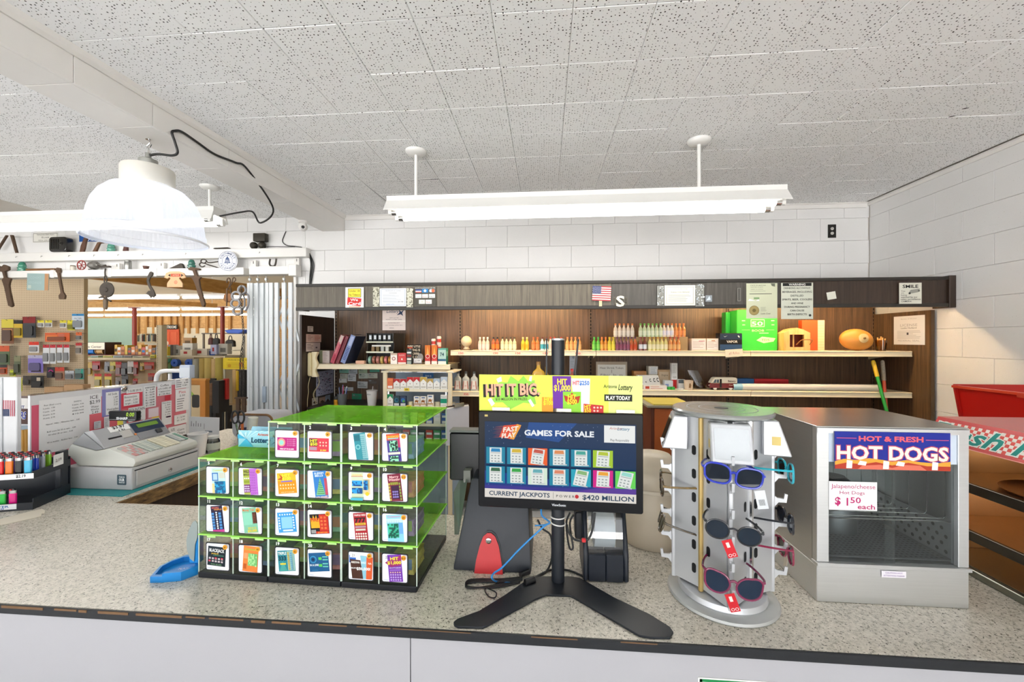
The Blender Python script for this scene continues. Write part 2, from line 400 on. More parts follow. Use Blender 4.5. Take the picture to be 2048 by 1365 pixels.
struct(MB().prism([(0,0),(0,-.028),(-.012,-.028),(-.02,-.008),(-.03,-.004),(-.03,0)],-3.1,BW,fn=lambda x,y,z:(RW+x,z,CEIL+y)),'trim_1',WHITE_PAINT)
struct(MB().prism([(0,0),(0,-.045),(-.012,-.045),(-.02,-.014),(-.03,-.006),(-.03,0)],-1.98,RW-.03,fn=lambda x,y,z:(z,BW+x,CEIL+y)),'trim_2',WHITE_PAINT)
bm_x0,bm_x1,bm_z=-2.216,-1.983,2.706
beam=thing('ceiling_beam','white boxed ceiling beam running from the photographer to the back wall','beam',(-2.1,0,bm_z))
L=[-3.1,-.2,1.02,1.57,1.92,2.42,3.05,BW-.001]
for a,b in zip(L,L[1:]):
 MB().box(bm_x1-.014,bm_x1,a+.0012,b-.0012,bm_z,CEIL-.034).build('side_board',WHITE_PAINT,beam,world=True,bev=.0015)
 MB().box(bm_x0,bm_x1-.0145,a+.0012,b-.0012,bm_z,bm_z+.012).build('bottom_board',WHITE_PAINT,beam,world=True,bev=.0015)
MB().box(bm_x0,bm_x0+.014,-3.1,BW-.001,bm_z+.0125,CEIL-.001).build('side_board',WHITE_PAINT,beam,world=True)
MB().prism([(0,0),(.03,0),(.022,-.02),(.008,-.033),(0,-.033)],-3.1,BW-.001,fn=lambda x,y,z:(bm_x1+x-.002,z,CEIL-.0005+y)).build('cove_strip',WHITE_PAINT,beam,world=True)
for i,(u,v,du,dv) in enumerate([(677,399,7,1.5),(793,394,7,2),(1904,233,8,2),(1931,217,8,2)]):
 p=at(u,v,Z=CEIL-.0012);q=at(u+du,v-dv*.6,Z=CEIL-.0012);d=(q-p)
 n=Vector((-d.y,d.x,0)).normalized()*.006
 pts=[p-d-n*.2,p-d*.3-n,p+d*.5-n*.7,p+d,p+d*.3+n,p-d*.6+n*.8]
 MB().add(pts[::-1],[(0,1,2,3,4,5)]).build('hole',INK('#2a241f'),ceil)
for(u0,v0,u1,v1,w) in[(840,360,878,358,.005),(730,366,840,361,.0012),(728,367,772,402,.003)]:
 p,q=at(u0,v0,Z=CEIL-.0012),at(u1,v1,Z=CEIL-.0012);d=(q-p);n=Vector((-d.y,d.x,0)).normalized()*w
 MB().add([p-n*.3,p+n*.3,q+n,q-n],[(0,1,2,3)]).build('crack',INK('#2a241f'),ceil)
# ================================================================== lamps of the shop
FIXW=M('#e9e8e4',.35,var=.02)
def strip_light(name,label,x0,x1,y,zt,tubes=2,group=None,glow='#fcf8f2',e=TUBE_E,canopies=(),depth=.06,hang=True,wide=.115):
 o=thing(name,label,'ceiling light',((x0+x1)/2,y,zt-.14),group=group)
 prof=[(-.062,0),(.062,0),(.062,-.03),(wide,-.1),(wide,-.105),(.055,-.066),(-.055,-.066),(-wide,-.105),(-wide,-.1),(-.062,-.03)]
 MB().prism(prof,x0,x1,fn=lambda a,b,c:(c,y+a,zt+b)).build('housing',FIXW,o,world=True)
 for xe,s in((x0,-1),(x1,1)):
  MB().prism(prof,xe,xe+s*.006,fn=lambda a,b,c:(c,y+a*1.01,zt+b*1.02)).build('end_cap',FIXW,o,world=True)
 ys=(-.062,.062) if tubes==2 else(0,)
 for dy in ys:
  for xe,s in((x0,1),(x1,-1)):
   MB().prism(rrect(.03,.06,.012),0,s*.022,fn=lambda a,b,c:(xe+c+s*.01,y+dy+a,zt-.095+b)).build('lamp_holder',FIXW,o,world=True)
  MB().cyl((x0+.034,y+dy,zt-.108),(x1-.034,y+dy,zt-.108),.019,n=14).build('tube',GLOW(glow,e),o,world=True,smooth=40)
  for xe,s in((x0+.034,1),(x1-.034,-1)):
   MB().cyl((xe-.001*s,y+dy,zt-.108),(xe+.03*s,y+dy,zt-.108),.0196,n=14).build('tube_cap',CHROME,o,world=True,smooth=40)
 for cxp in canopies:
  MB().cyl((cxp,y,zt),(cxp,y,CEIL-.02),.011,n=10).build('stem',FIXW,o,world=True,smooth=40)
  MB().lathe([(0,-.028),(.03,-.027),(.058,-.02),(.068,-.008),(.068,0),(0,0)],(cxp,y,CEIL-.001),24).build('canopy',FIXW,o,world=True,smooth=40)
 return o
YF=2.607;xl,xr=at(782,410,Y=YF).x,at(1561,400,Y=YF).x
strip_light('fluorescent_light','long white two-tube fluorescent fixture hung on two stems above the liquor shelves',xl,xr,YF,2.545,2,canopies=(at(832,380,Y=YF).x,at(1398,340,Y=YF).x))
strip_light('fluorescent_light','fluorescent strip fixture with square end box beyond the dome lamp',-5.2,-2.6,3.07,2.675,2,canopies=(-2.68,),wide=.085)
struct(MB().box(-45,45,-70,-3.32,-.2,-.1),'ground',M('#c8c8c8',.9,var=.05,scale=1))  # unseen pavement, added to bounce sunlight up onto the ceiling
# ================================================================== printed things
def decorate(mb,deco,W,H,x0=None,y0=0.0,z=.0004,rnd=random,mf=None):
 mf=mf or INK
 x0=-W/2 if x0 is None else x0
 for q in deco:
  k=q[0];z+=.00012
  if k=='r':mb.rect(x0+q[1]*W,y0+q[2]*H,x0+q[3]*W,y0+q[4]*H,mf(q[5]),z)
  elif k=='t':
   w=q[6]*W if len(q)>6 and q[6] else None
   mb.text(q[1],x0+q[2]*W,y0+q[3]*H,q[4]*H,mf(q[5]),w=w,z=z,bold=q[7] if len(q)>7 else 0,shear=q[8] if len(q)>8 else 0,rot=q[9] if len(q)>9 else 0,wmax=W*.98)
  elif k=='d':mb.disc(x0+q[1]*W,y0+q[2]*H,q[3]*W,mf(q[4]),z)
  elif k=='p':mb.poly([(x0+a*W,y0+b*H) for a,b in q[1]],mf(q[2]),z)
  elif k=='L':
   _,a,b,c,d,n,col=q
   for i in range(n):
    y=d-(i+.5)*(d-c)/n;hh=(d-c)/n*.16;xe=a+(b-a)*rnd.uniform(.55,1)
    mb.rect(x0+a*W,y0+(y-hh)*H,x0+xe*W,y0+(y+hh)*H,mf(col),z)
  elif k=='F':
   _,a,b,c,d,w,col=q
   for r in((a,b,c,b+w),(a,d-w,c,d),(a,b,a+w*H/W,d),(c-w*H/W,b,c,d)):mb.rect(x0+r[0]*W,y0+r[1]*H,x0+r[2]*W,y0+r[3]*H,mf(col),z)
 return mb
def scribble(n,x0,x1,y0,y1,col,rnd,h=.6):
 """rows of handwriting-like marks"""
 o=[]
 for i in range(n):
  y=y1-(i+.5)*(y1-y0)/n;x=x0
  while x<x1-.02:
   w=rnd.uniform(.02,.06);o.append(('r',x,y-h*(y1-y0)/n*rnd.uniform(.12,.35),min(x+w,x1),y+h*(y1-y0)/n*rnd.uniform(.05,.3),col));x+=w+rnd.uniform(.012,.03)
   if rnd.random()<.18:x+=.08
 return o
def sheet(name,label,cat,fr,W,H,col,deco=(),th=.0012,group=None,rough=.6,edge=None,mat=None):
 """a flat printed thing: fr lays it (origin at bottom centre, x right, y up, z out of the surface it hangs on)"""
 o=fr@Vector((0,0,0))
 mb=MB();mb.box(-W/2,W/2,0,H,0,th)
 ob=mb.build(name,mat or INK(col,rough),frame=Matrix.Translation(-o)@fr);ob.location=o;tag(ob,label,cat,group)
 if deco:
  d=MB();decorate(d,deco,W,H,z=th+.0003);d.build('print',None,ob,frame=Matrix.Translation(-o)@fr)
 return ob
def px_rect(u0,v0,u1,v1,Y):
 """left x, right x, bottom z, top z of a picture rectangle standing on plane Y"""
 a=at(u0,v1,Y=Y);b=at(u1,v1,Y=Y);c=at((u0+u1)/2,v0,Y=Y);m=at((u0+u1)/2,v1,Y=Y)
 return a.x,b.x,m.z,c.z
def wall_sheet(name,label,cat,u0,v0,u1,v1,Y,col,deco=(),rot=0,**k):
 xa,xb,zb,zt=px_rect(u0,v0,u1,v1,Y)
 fr=FR((xa+xb)/2,Y,zb)
 if rot:fr=fr@Matrix.Rotation(rot,4,'Z')
 return sheet(name,label,cat,fr,xb-xa,zt-zb,col,deco,**k)
def carton(name,label,cat,u0,v0,u1,v1,Y,d,col,deco=(),z0=None,group=None,rz=0,bev=.001,top=None,rough=.45,h=None,side=None):
 """a printed box standing with its front on plane Y"""
 xa,xb,zb,zt=px_rect(u0,v0,u1,v1,Y)
 if z0 is not None:zb=z0
 if h:zt=zb+h
 W,H=xb-xa,zt-zb
 t=thing(name,label,cat,((xa+xb)/2,Y,zb+.0004),rz,group)
 MB().box(-W/2,W/2,0,d,0,H).build('box',M(col,rough,var=.03),t,bev=bev)
 if deco:
  mb=MB();decorate(mb,deco,W,H);mb.build('print',None,t,frame=FR(0,0,0))
 if side:
  mb=MB();decorate(mb,side,d,H);mb.build('side_print',None,t,frame=FX(W/2,d/2,0))
 return t
# ================================================================== counter
CF,CB,LE=.962,1.59,-1.82
ctr=thing('sales_counter','long speckled laminate sales counter with black front edge and white front','counter',(.2,CF,0))
top=MB().prism([(-6,CF),(RW-.01,CF),(RW-.01,CB),(LE,CB),(LE,3.0),(-2.47,3.0),(-2.47,CB),(-6,CB)],K-.022,K)
top.build('counter_top',COUNTERM,ctr,world=True)
EDGE=M('#14171c',.5,var=.4,scale=25,bump=.6)
WORN=WOOD('#2c2118','#a07c4c',.8,'Y',12,.25,'worn_edge')
MB().box(-6,RW-.01,CF-.007,CF-.0005,K-.024,K-.0012).build('front_edge',EDGE,ctr,world=True,bev=.0015)
chip=MB()
x=-1.7
while x<.2:
 w=random.uniform(.02,.14);chip.box(x,x+w,CF-.0086,CF-.0071,K-.0015-random.uniform(.002,.006)*(1 if x<-.6 else .4),K-.0012);x+=w+random.uniform(.0,.05 if x<-.5 else .3)
chip.build('worn_patches',M('#7a5a3c',.8,var=.3),ctr,world=True,kind='stuff')
MB().box(LE-.004,LE+.006,CB+.003,3.0,K-.062,K-.003).build('inner_edge',WORN,ctr,world=True,bev=.002)
MB().box(LE+.0062,RW-.01,CB+.0005,CB+.006,K-.05,K-.001).build('inner_edge',WORN,ctr,world=True)
FRONTP=M('#b6b5b9',.5,var=.03,scale=5)
xj=at(821,1300,Y=CF+.004).x
for a,b in((-6,xj-.0012),(xj+.0012,RW-.01)):
 MB().box(a,b,CF+.004,CF+.022,0,K-.0245).build('front_panel',FRONTP,ctr,world=True)
MB().box(-6,RW-.01,CB-.03,CB-.012,0,K-.0235).build('inner_panel',WOOD('#24180f','#3a281a',.5),ctr,world=True)
MB().box(-2.46,-2.44,CB,2.99,0,K-.0235).build('leg_panel',FRONTP,ctr,world=True)
MB().box(LE-.05,LE-.03,CB+.01,2.99,0,K-.0635).build('leg_inner_panel',WOOD('#24180f','#3a281a',.5),ctr,world=True)
p=at(1455,1359,Y=CF+.003)
sheet('notice','corner of a green and white notice on the counter front','notice',FR(p.x+.02,CF+.0034,p.z-.2),.17,.2,'#f2f2ee',[('F',.02,.02,.98,.985,.03,'#1f8a4c')])
# ================================================================== wall shelving behind the counter
PB=3.826;UX=[-2.021+1.2192*i for i in range(5)]
VEN=WOOD('#3b2d21','#76583c',.42,'Z',11,.03,'walnut_veneer');VEND=WOOD('#1f1713','#382a22',.4,'Z',9,.03,'dark_veneer')
shv=thing('wall_shelving','walnut-veneer wall shelving with cream shelf fronts under the long fascia','shelving',(.42,PB,0))
for i in range(4):MB().box(UX[i]+.0015,UX[i+1]-.0015,PB,PB+.012,.1,2.05).build('back_panel',VEN,shv,world=True)
for i,x in enumerate(UX):
 up=MB().box(x-.014,x+.014,PB-.012,PB-.001,.1,2.05).build('upright',WOOD('#4a3a2b','#6d5339',.45,'Z',11,.03),shv,world=True)
 sl=MB()
 z=.6
 while z<2.04:sl.box(x-.005,x+.005,PB-.0128,PB-.0121,z,z+.022);z+=.032
 sl.build('slots',INK('#0b0a09'),up,world=True,kind='stuff')
EPF=3.29
MB().box(-2.065,-2.045,EPF,PB-.001,0,1.835).build('end_panel',VEND,shv,world=True,bev=.001)
MB().box(2.856,2.876,EPF,PB-.001,0,1.845).build('end_panel',VEN,shv,world=True,bev=.001)
MB().box(2.853,2.879,EPF-.012,EPF-.0005,0,1.845).build('end_trim',WOOD('#3b2a1a','#5a4229',.5),shv,world=True)
SF=3.415
SHC=M('#e9dcbd',.4,var=.03)
def shelf(x0,x1,z,yf=SF):
 s=MB().box(x0+.002,x1-.002,yf+.004,PB-.013,z-.006,z).build('shelf',SHC,shv,world=True)
 MB().prism([(0,0),(.004,.001),(.004,-.04),(0,-.044),(-.006,-.042),(-.003,-.03),(-.003,-.012),(-.006,-.004)],x0+.002,x1-.002,fn=lambda a,b,c:(c,yf+a,z+b)).build('shelf_lip',SHC,s,world=True)
 for xx in(x0+.02,x1-.026):MB().prism([(0,0),(-.37,0),(-.37,-.012),(0,-.075)],xx,xx+.004,fn=lambda a,b,c:(c,PB-.014+a,z-.0065+b)).build('bracket',SHC,s,world=True)
 return z
ZU,ZL,ZB1,ZB2=1.535,1.214,1.413,1.188
for i in(1,2,3):shelf(UX[i]+(-.0 if i>1 else .0),UX[i+1]-(.02 if i==3 else 0),ZU)
shelf(UX[1],UX[2],ZB2);shelf(UX[2],UX[3],ZL);shelf(UX[3],UX[4]-.02,ZL);shelf(UX[0]-.02,UX[1],ZB1)
FY=3.145
fas=thing('shelf_fascia','long dark wood-grain fascia board across the top of the wall shelving','fascia',(.4,FY,1.862))
FV=WOOD('#4a443a','#736a5a',.4,'Z',12,.04,'sheen_grey_veneer');FD=WOOD('#2a1f17','#44342a',.4,'Z',12,.04,'fascia_veneer');FT=M('#2b2722',.45,var=.2)  # FV: grey of reflections is painted into the veneer colour
fx0=-2.003
cuts=[fx0,at(780,600,Y=FY).x,.5,1.72,RW-.05]
for a,b,m in zip(cuts,cuts[1:],(FV,FV,WOOD('#3e3a35','#5b5751',.4,'Z',12,.04),FD)):
 MB().box(a+.0008,b-.0008,FY+.004,FY+.018,1.884,2.05).build('fascia_panel',m,fas,world=True)
MB().box(fx0,RW-.045,FY-.006,FY+.022,2.05,2.073).build('top_trim',FT,fas,world=True,bev=.002)
MB().box(fx0,RW-.045,FY-.006,FY+.022,1.858,1.884).build('bottom_trim',FT,fas,world=True,bev=.002)
MB().box(RW-.045,RW-.002,FY-.012,FY+.12,1.852,2.08).build('end_block',FD,fas,world=True,bev=.002)
MB().box(fx0,RW-.05,FY+.022,BW-.002,2.056,2.068).build('top_board',M('#6a5a48',.7),fas,world=True)
for x in(fx0+.002,):MB().box(x,x+.016,FY+.023,FY+.16,1.862,2.055).build('end_board',FV,fas,world=True)
for x0,x1,lab in((-.83,.3,'warm tube lamp behind the fascia above the second shelf bay'),(1.25,2.6,'warm tube lamp behind the fascia above the rightmost shelf bay')):
 t=thing('valance_lamp',lab,'lamp',((x0+x1)/2,3.3,1.95))
 MB().box(x0,x1,3.27,3.33,2.0,2.052).build('housing',FIXW,t,world=True)
 MB().cyl((x0+.03,3.3,1.976),(x1-.03,3.3,1.976),.013,n=10).build('tube',GLOW('#ffd7a0',WARM_E),t,world=True,smooth=40)
 for xe,s in((x0,1),(x1,-1)):MB().box(min(xe,xe+s*.028),max(xe,xe+s*.028),3.285,3.315,1.955,1.9998).build('lamp_holder',FIXW,t,world=True)
PF=FY-.0075
wall_sheet('tobacco_sign','white, yellow and red under-18 tobacco card sign on the fascia','sign',691,575,727.5,615.5,PF,'#f0efee',[('F',.14,.5,.86,.94,.02,'#1a1a1a'),('r',.16,.52,.84,.92,'#f6e04a'),('t','Under 18',.5,.82,.1,'#1a1a1a',.55),('t','No Tobacco',.5,.63,.1,'#1a1a1a',.6),('p',[(.1,.14),(.84,.06),(.88,.44),(.12,.5)],'#d8352f'),('t','We',.48,.38,.12,'#ffffff',.42,.02),('t','Card',.5,.2,.14,'#ffffff',.66,.02),('r',.2,.02,.8,.05,'#e8a040')])
cert=[('F',.05,.06,.95,.94,.015,'#7d94b8'),('t','CERTIFICATE OF LICENSE',.5,.86,.05,'#6b6f7a',.6),('r',.35,.72,.65,.735,'#555555'),('L',.12,.88,.2,.66,7,'#b8bcc4'),('t','Jm Colby',.8,.26,.09,'#333333',.2,0,.3),('t','BUSINESS LICENSE',.4,.12,.05,'#4a78b0',.3)]
tape=CLEAR('#f2f2ea',.9,.3,.25,name='old_tape')
wall_sheet('certificate','bluish licence certificate taped on the grey left part of the fascia','certificate',759.5,577,812.5,613,PF,'#e8eaf0',cert)
for(a,b,c_,d,l) in((746,575,758.5,614,'left'),(813.5,577,826,615,'right')):
 rr=random.Random(a)
 wall_sheet('tape_residue','crumpled clear tape on the %s side of the bluish certificate'%l,'tape',a,b,c_,d,PF,'#cfcdbb',[('d',rr.random(),rr.random(),rr.uniform(.04,.12),rr.choice(('#e9e6d4','#8e8a78','#5c5848'))) for _ in range(60)])
wall_sheet('card_stickers','payment card sticker with eight little card logos on the fascia','sticker',828.5,574.5,872,612,PF,'#4d4a42',[('t','USE WITH YOUR ADVANTAGE CARD HERE',.5,.95,.06,'#efefe8',.94),('r',.06,.7,.33,.88,'#e9dcd8'),('r',.06,.8,.33,.88,'#3b4c86'),('r',.06,.7,.33,.75,'#c9605a'),('r',.36,.7,.64,.9,'#2f7cbd'),('d',.5,.8,.06,'#e8eef5'),('r',.68,.72,.96,.88,'#6a7f92'),('d',.77,.8,.075,'#c6cdd6'),('d',.87,.8,.075,'#d9673f'),('r',.06,.42,.34,.62,'#eef0ea'),('t','debit',.2,.52,.07,'#3a9a80',.2),('r',.37,.42,.64,.62,'#f0e9e6'),('t','quest',.5,.5,.08,'#d03a30',.22),('r',.68,.42,.96,.62,'#f2f2ec'),('t','PAY',.82,.49,.1,'#2a2a2a',.22),('t','more',.82,.58,.04,'#2a2a2a',.2),('r',.22,.1,.5,.32,'#e8ead6'),('t','//',.36,.21,.08,'#222222',.1),('r',.53,.1,.81,.32,'#f3e6e2'),('t','Star',.67,.2,.1,'#d04a40',.22)])
st=[('r',0,i/13,1,(i+1)/13,'#b23a45' if i%2==0 else '#e9dfd2') for i in range(13)]+[('r',0,6/13,.47,1,'#2d3d6e')]+[('d',.03+.08*i+(.04 if j%2 else 0),.52+.08*j,.014,'#e8e4dc') for i in range(6) for j in range(6)]
fl=wall_sheet('flag','small stars and stripes flag card on a stick on the fascia','flag',1184,573,1221,602,PF,'#e9dfd2',st,rot=-.05)
xa,xb,zb,zt=px_rect(1198,602,1204,613,PF);MB().box(xa,xb,PF-.001,PF,zb,zt+.005).build('stick',INK('#d9c7a0'),fl,frame=Matrix.Translation(-fl.location))
xa,xb,zb,zt=px_rect(1232,592,1249,614,PF)
b=MB();b.text('S',0,.35*1,.7,None,w=.55,z=0,bold=.03);V=[(v[0],v[1]) for v in b.v]
s_=MB()
vs,fs,bb=text_geo('S',.03,0)
kx,kz=(xb-xa)/(bb[1]-bb[0]),(zt-zb)/(bb[3]-bb[2])
s_.add([((v[0]-bb[0])*kx+xa,PF-.006,(v[1]-bb[2])*kz+zb) for v in vs],fs);s_.add([((v[0]-bb[0])*kx+xa,PF-.0005,(v[1]-bb[2])*kz+zb) for v in vs],[f[::-1] for f in fs])
from collections import Counter
ec=Counter();od={}
for f in fs:
 for i in range(len(f)):
  e=(f[i],f[(i+1)%len(f)]);ec[tuple(sorted(e))]+=1;od[tuple(sorted(e))]=e
n=len(vs);s_.f+=[(od[e][1],od[e][0],od[e][0]+n,od[e][1]+n) for e,c in ec.items() if c==1];s_.m+=[0]*(len(s_.f)-len(s_.m))
solo(s_,'letter_s','cream wooden letter S standing on the fascia beside the small flag','letter',M('#ded8c4',.5))
for ch,u in(('U',1227),('A',1248)):
 xa,xb,zb,zt=px_rect(u,594,u+7.5,613,PF+.0035)
 wall_sheet('glue_mark','faint glue outline of a missing letter %s beside the wooden S'%ch,'mark',u,594,u+7.5,613,PF+.0095,'#5f5b52',[('t',ch,.5,.5,.8,'#3b362e',.8)],th=.0004)
wall_sheet('certificate','cream certificate with black border under crinkled tape on the fascia','certificate',1329,571,1390.5,611.5,PF,'#e3e2d4',[('F',.06,.08,.94,.92,.012,'#3c3c38'),('t','STATE OF ARIZONA',.5,.82,.05,'#777770',.5),('t','TRANSACTION PRIVILEGE',.5,.66,.06,'#444444',.62),('L',.12,.88,.18,.56,6,'#a3a298')])
for(a,b_,c_,d,l) in((1314,572,1328,612,'left'),(1391.5,570,1408,613,'right')):
 rr=random.Random(a)
 wall_sheet('tape_residue','crumpled clear tape on the %s side of the cream certificate'%l,'tape',a,b_,c_,d,PF,'#8b8c86',[('d',rr.random(),rr.random(),rr.uniform(.03,.1),rr.choice(('#d5d8da','#5a5c5a','#b5bcc4'))) for _ in range(50)])
wall_sheet('tape_residue','small square of clear tape right of the cream certificate','tape',1411,591,1424,604,PF+.004,'#8a9298',[('p',[(.1,.2),(.6,.9),(.8,.3)],'#c9d2da')])
wall_sheet('licence','greenish state licence sheet with gold seal hanging down over the fascia','licence',1492.5,567,1554.5,637.5,PF,'#ccd0b4',[('t','STATE OF ARIZONA',.38,.94,.035,'#4a4d42',.5),('t','DEPARTMENT OF LIQUOR',.34,.89,.022,'#5a5d50',.4),('t','SERIES 10 LICENSE',.34,.83,.02,'#6a6d60',.4),('r',.12,.775,.62,.783,'#7a7d70'),('r',.1,.69,.82,.71,'#6a6d60'),('r',.24,.55,.42,.6,'#7a9a6a'),('p',[(.05,.5),(.1,.56),(.3,.5),(.4,.55),(.42,.5)],'#eef0f4'),('d',.25,.23,.165,'#8a7a4a'),('d',.25,.23,.145,'#a08f5c'),('d',.25,.23,.06,'#6f6238'),('L',.46,.66,.2,.33,6,'#9a9c88'),('t','Leslie Cook',.62,.14,.04,'#3a3a3a',.32,0,.4),('p',[(.78,.99),(.92,.99),(.92,.9),(.82,.92)],'#6b6e60')])
wall_sheet('warning_sign','pale alcohol warning sign with black header hanging over the fascia','sign',1562,566,1626,638.5,PF,'#d0d3c4',[('r',.05,.91,.95,.995,'#20211f'),('t','WARNING',.5,.953,.055,'#f0f0ea',.52,.012)]+[('t',s,.5,y,.05,'#20211f',w,.012) for s,y,w in(('DRINKING ALCOHOLIC',.855,.84),('BEVERAGES, INCLUDING',.75,.92),('DISTILLED',.645,.4),('SPIRITS, BEER, COOLERS',.54,.94),('AND WINE',.435,.38),('DURING PREGNANCY',.335,.8),('CAN CAUSE',.235,.44),('BIRTH DEFECTS',.13,.6))]+[('d',.9,.1,.04,'#3a3a36')])
wall_sheet('note','small tilted blank white note on the dark right part of the fascia','note',1655,584,1673,599,PF+.006,'#dcdccf',rot=.17)
wall_sheet('tape_residue','strips of old clear tape left on the fascia next to the grey-green licence','tape',1474,575,1482,604,PF+.006,'#55534f',[('F',.1,.05,.9,.95,.03,'#8d8a82')])
wall_sheet('smile_sign','white square SMILE surveillance camera sign on the fascia','sign',1798,566,1843,608,PF,'#dcdacb',[('t','SMILE',.5,.83,.15,'#161616',.7,.02),('t','You',.17,.61,.07,'#222222',.18),('t','are',.15,.52,.06,'#222222',.13),('t','being',.21,.42,.07,'#222222',.26),('t','watched by our',.44,.32,.07,'#222222',.74,.01),('t','video surveillance',.5,.22,.07,'#222222',.88,.01),('t','CAMERA!',.32,.12,.07,'#222222',.46,.01),('p',[(.4,.46),(.85,.55),(.92,.72),(.5,.66)],'#9b9a90'),('d',.87,.62,.05,'#6b6a62'),('d',.46,.5,.05,'#3a3a36')])
wall_sheet('lottery_notice','pinkish lottery notice hanging below the fascia in the left bay','notice',765,618,811,661,3.3,'#e6d6cf',[('t','Lottery',.45,.88,.13,'#2a3a5a',.55,.01,.3),('p',[(.72,.95),(.82,.86),(.95,.97),(.86,.8),(.9,.66),(.8,.74),(.62,.7),(.74,.82)],'#2a3a5a'),('t','CHECK OUT THE',.5,.58,.04,'#5a4a4a',.4),('t','NEWEST LOTTERY GAMES',.5,.5,.04,'#5a4a4a',.7),('r',0,.4,1,.45,'#f6eee6'),('t','PLEASE REQUEST',.5,.34,.04,'#5a4a4a',.5),('t','your winning number here',.5,.24,.04,'#5a4a4a',.75),('r',.3,.09,.5,.11,'#8a7a7a')])
a,b,c_=at(1788,690,X=2.8555),at(1850,690,X=2.8555),at(1820,632,X=2.8555)
W=a.y-b.y;sheet('licence','white licence paper taped to the right end panel of the shelving','licence',FXn(2.8552,(a.y+b.y)/2,1.585),W,c_.z-1.585,'#e9ebf0',[('t','Bureau of Alcohol',.5,.9,.03,'#9a9aa4',.5),('t','LICENSE',.5,.68,.09,'#b0b2bc',.55),('t','Leslie Holland',.5,.58,.05,'#55586a',.5),('L',.12,.9,.2,.5,6,'#c2c4cc'),('r',.44,.34,.5,.42,'#50525a'),('t','FEDERAL SEAL',.5,.14,.06,'#b8bac4',.7)])
# ================================================================== things on the shelves
rnd=random.Random(11)
Yq=SF+.03
def book(label,u,w,h,d,lean,col,deco,y=3.44):
 p=at(u,728,Y=y);t=thing('book',label,'book',(p.x,y,ZB1+.0006),0,'books leaning on the left shelf')
 R=Matrix.Rotation(-lean,4,'Y')@Matrix.Translation((-w,0,0))
 def bl(mb,n,m=None,**k):return mb.build(n,m,t,frame=R,**k)
 bl(MB().box(.0,.003,0,d,0,h),'cover',M(col,.55));bl(MB().box(w-.003,w,0,d,0,h),'cover',M(col,.55));bl(MB().box(.0032,w-.0032,.003,d-.004,.004,h-.004),'pages',INK('#e4dccb'));sp=bl(MB().box(.003,w-.003,0,.0028,0,h),'spine',M(col,.55))
 mb=MB();decorate(mb,deco,w,h,z=.0004);mb.build('spine_print',None,sp,frame=R@FR(w/2,0,0))
L_=.38
book('faded red book leaning left of the maroon one',667.5,.036,.26,.19,-L_,'#b5485a',[('r',.1,.7,.9,1,'#cbb7ae'),('r',.15,.35,.6,.75,'#c9747c'),('r',.2,.1,.8,.3,'#a83a4e')])
book('slim maroon book between the red and navy books',676.5,.026,.255,.19,-L_,'#7a2f3a',[('r',.2,.1,.4,.9,'#6a2632')])
book('big navy book with pale blue lettered spine',690,.046,.26,.2,-L_,'#27324f',[('r',0,0,1,1,'#8494c0'),('t','REGISTER',.5,.4,.7,'#39477a',3.2,0,0,1.57)] if 0 else[('r',.05,0,.95,1,'#8494c0'),('r',.2,.62,.8,.95,'#aeb9d8')]+[('r',.2,.12+.05*i,.8,.145+.05*i,'#3d4c80') for i in range(9)])
carton('booklet','stack of pale upright booklets behind the wall phone','booklet',645,702,659,726,3.5,.12,'#cfc2bd',[('L',.1,.9,.2,.9,6,'#9a8c8a')],z0=ZB1)
carton('booklet','thin greenish booklet left of the pale booklets','booklet',638.5,701,645,726,3.5,.12,'#8a9072',[],z0=ZB1)
carton('eraser','small pinkish block lying on the left shelf','block',711,722,728.5,726,3.44,.04,'#d8a88c',[],z0=ZB1)
dx0,dx1,dz0,dz1=px_rect(736,660,783,727,3.46)
t=thing('tin_display','clear tiered display rack holding rows of round tins','display rack',((dx0+dx1)/2,3.46,ZB1));CA=CLEAR('#eef0e6',.85,.2)
H_=.27;Wd=dx1-dx0+.03
for x in(-Wd/2,Wd/2-.003):MB().prism([(0,0),(.3,0),(.3,H_),(.0,H_),(.0,H_*.74),(.03,H_*.7)],x,x+.003,fn=lambda a,b,c:(c,a,b)).build('side_panel',CA,t)
for z in(.0,.095,.19):MB().box(-Wd/2+.0035,Wd/2-.0035,.005,.3,z+.0005,z+.0035).build('tier',CA,t)
for z in(.098,.185):MB().box(-Wd/2,Wd/2,-.004,-.0005,z,z+.012).build('front_rail',M('#cfd0b4',.3),t)
MB().box(-Wd/2+.004,Wd/2-.004,.2,.204,.005,H_).build('back_panel',DKGREY,t)
for i in range(5):
 x=-Wd/2+.03+i*(Wd-.03)/5+.005
 b=MB().box(x-.016,x+.016,.004,.02,.2,.26).build('price_flag',INK('#2b3034'),t);MB().rect(x-.01,.215,x+.01,.25,INK('#dfe6ea')).build('label',None,b,frame=FR(0,.0036,0))
 if i<4:MB().box(x-.012+.01,x+.014+.01,.03,.05,.1,.15+.015*(i%2)).build('pouch',M(['#8a6a3c','#7a6430','#c9cbc4','#d6d8d0'][i],.5),t)
MB().rect(-Wd/2+.05,.152,Wd/2-.02,.166,INK('#e6e6de')).build('price_strip',None,t,frame=FR(0,-.001,0))
tc=['#8ab0a0','#a06a5c','#b98078','#c8b06a','#c87a7a','#b5823a','#8a5424']
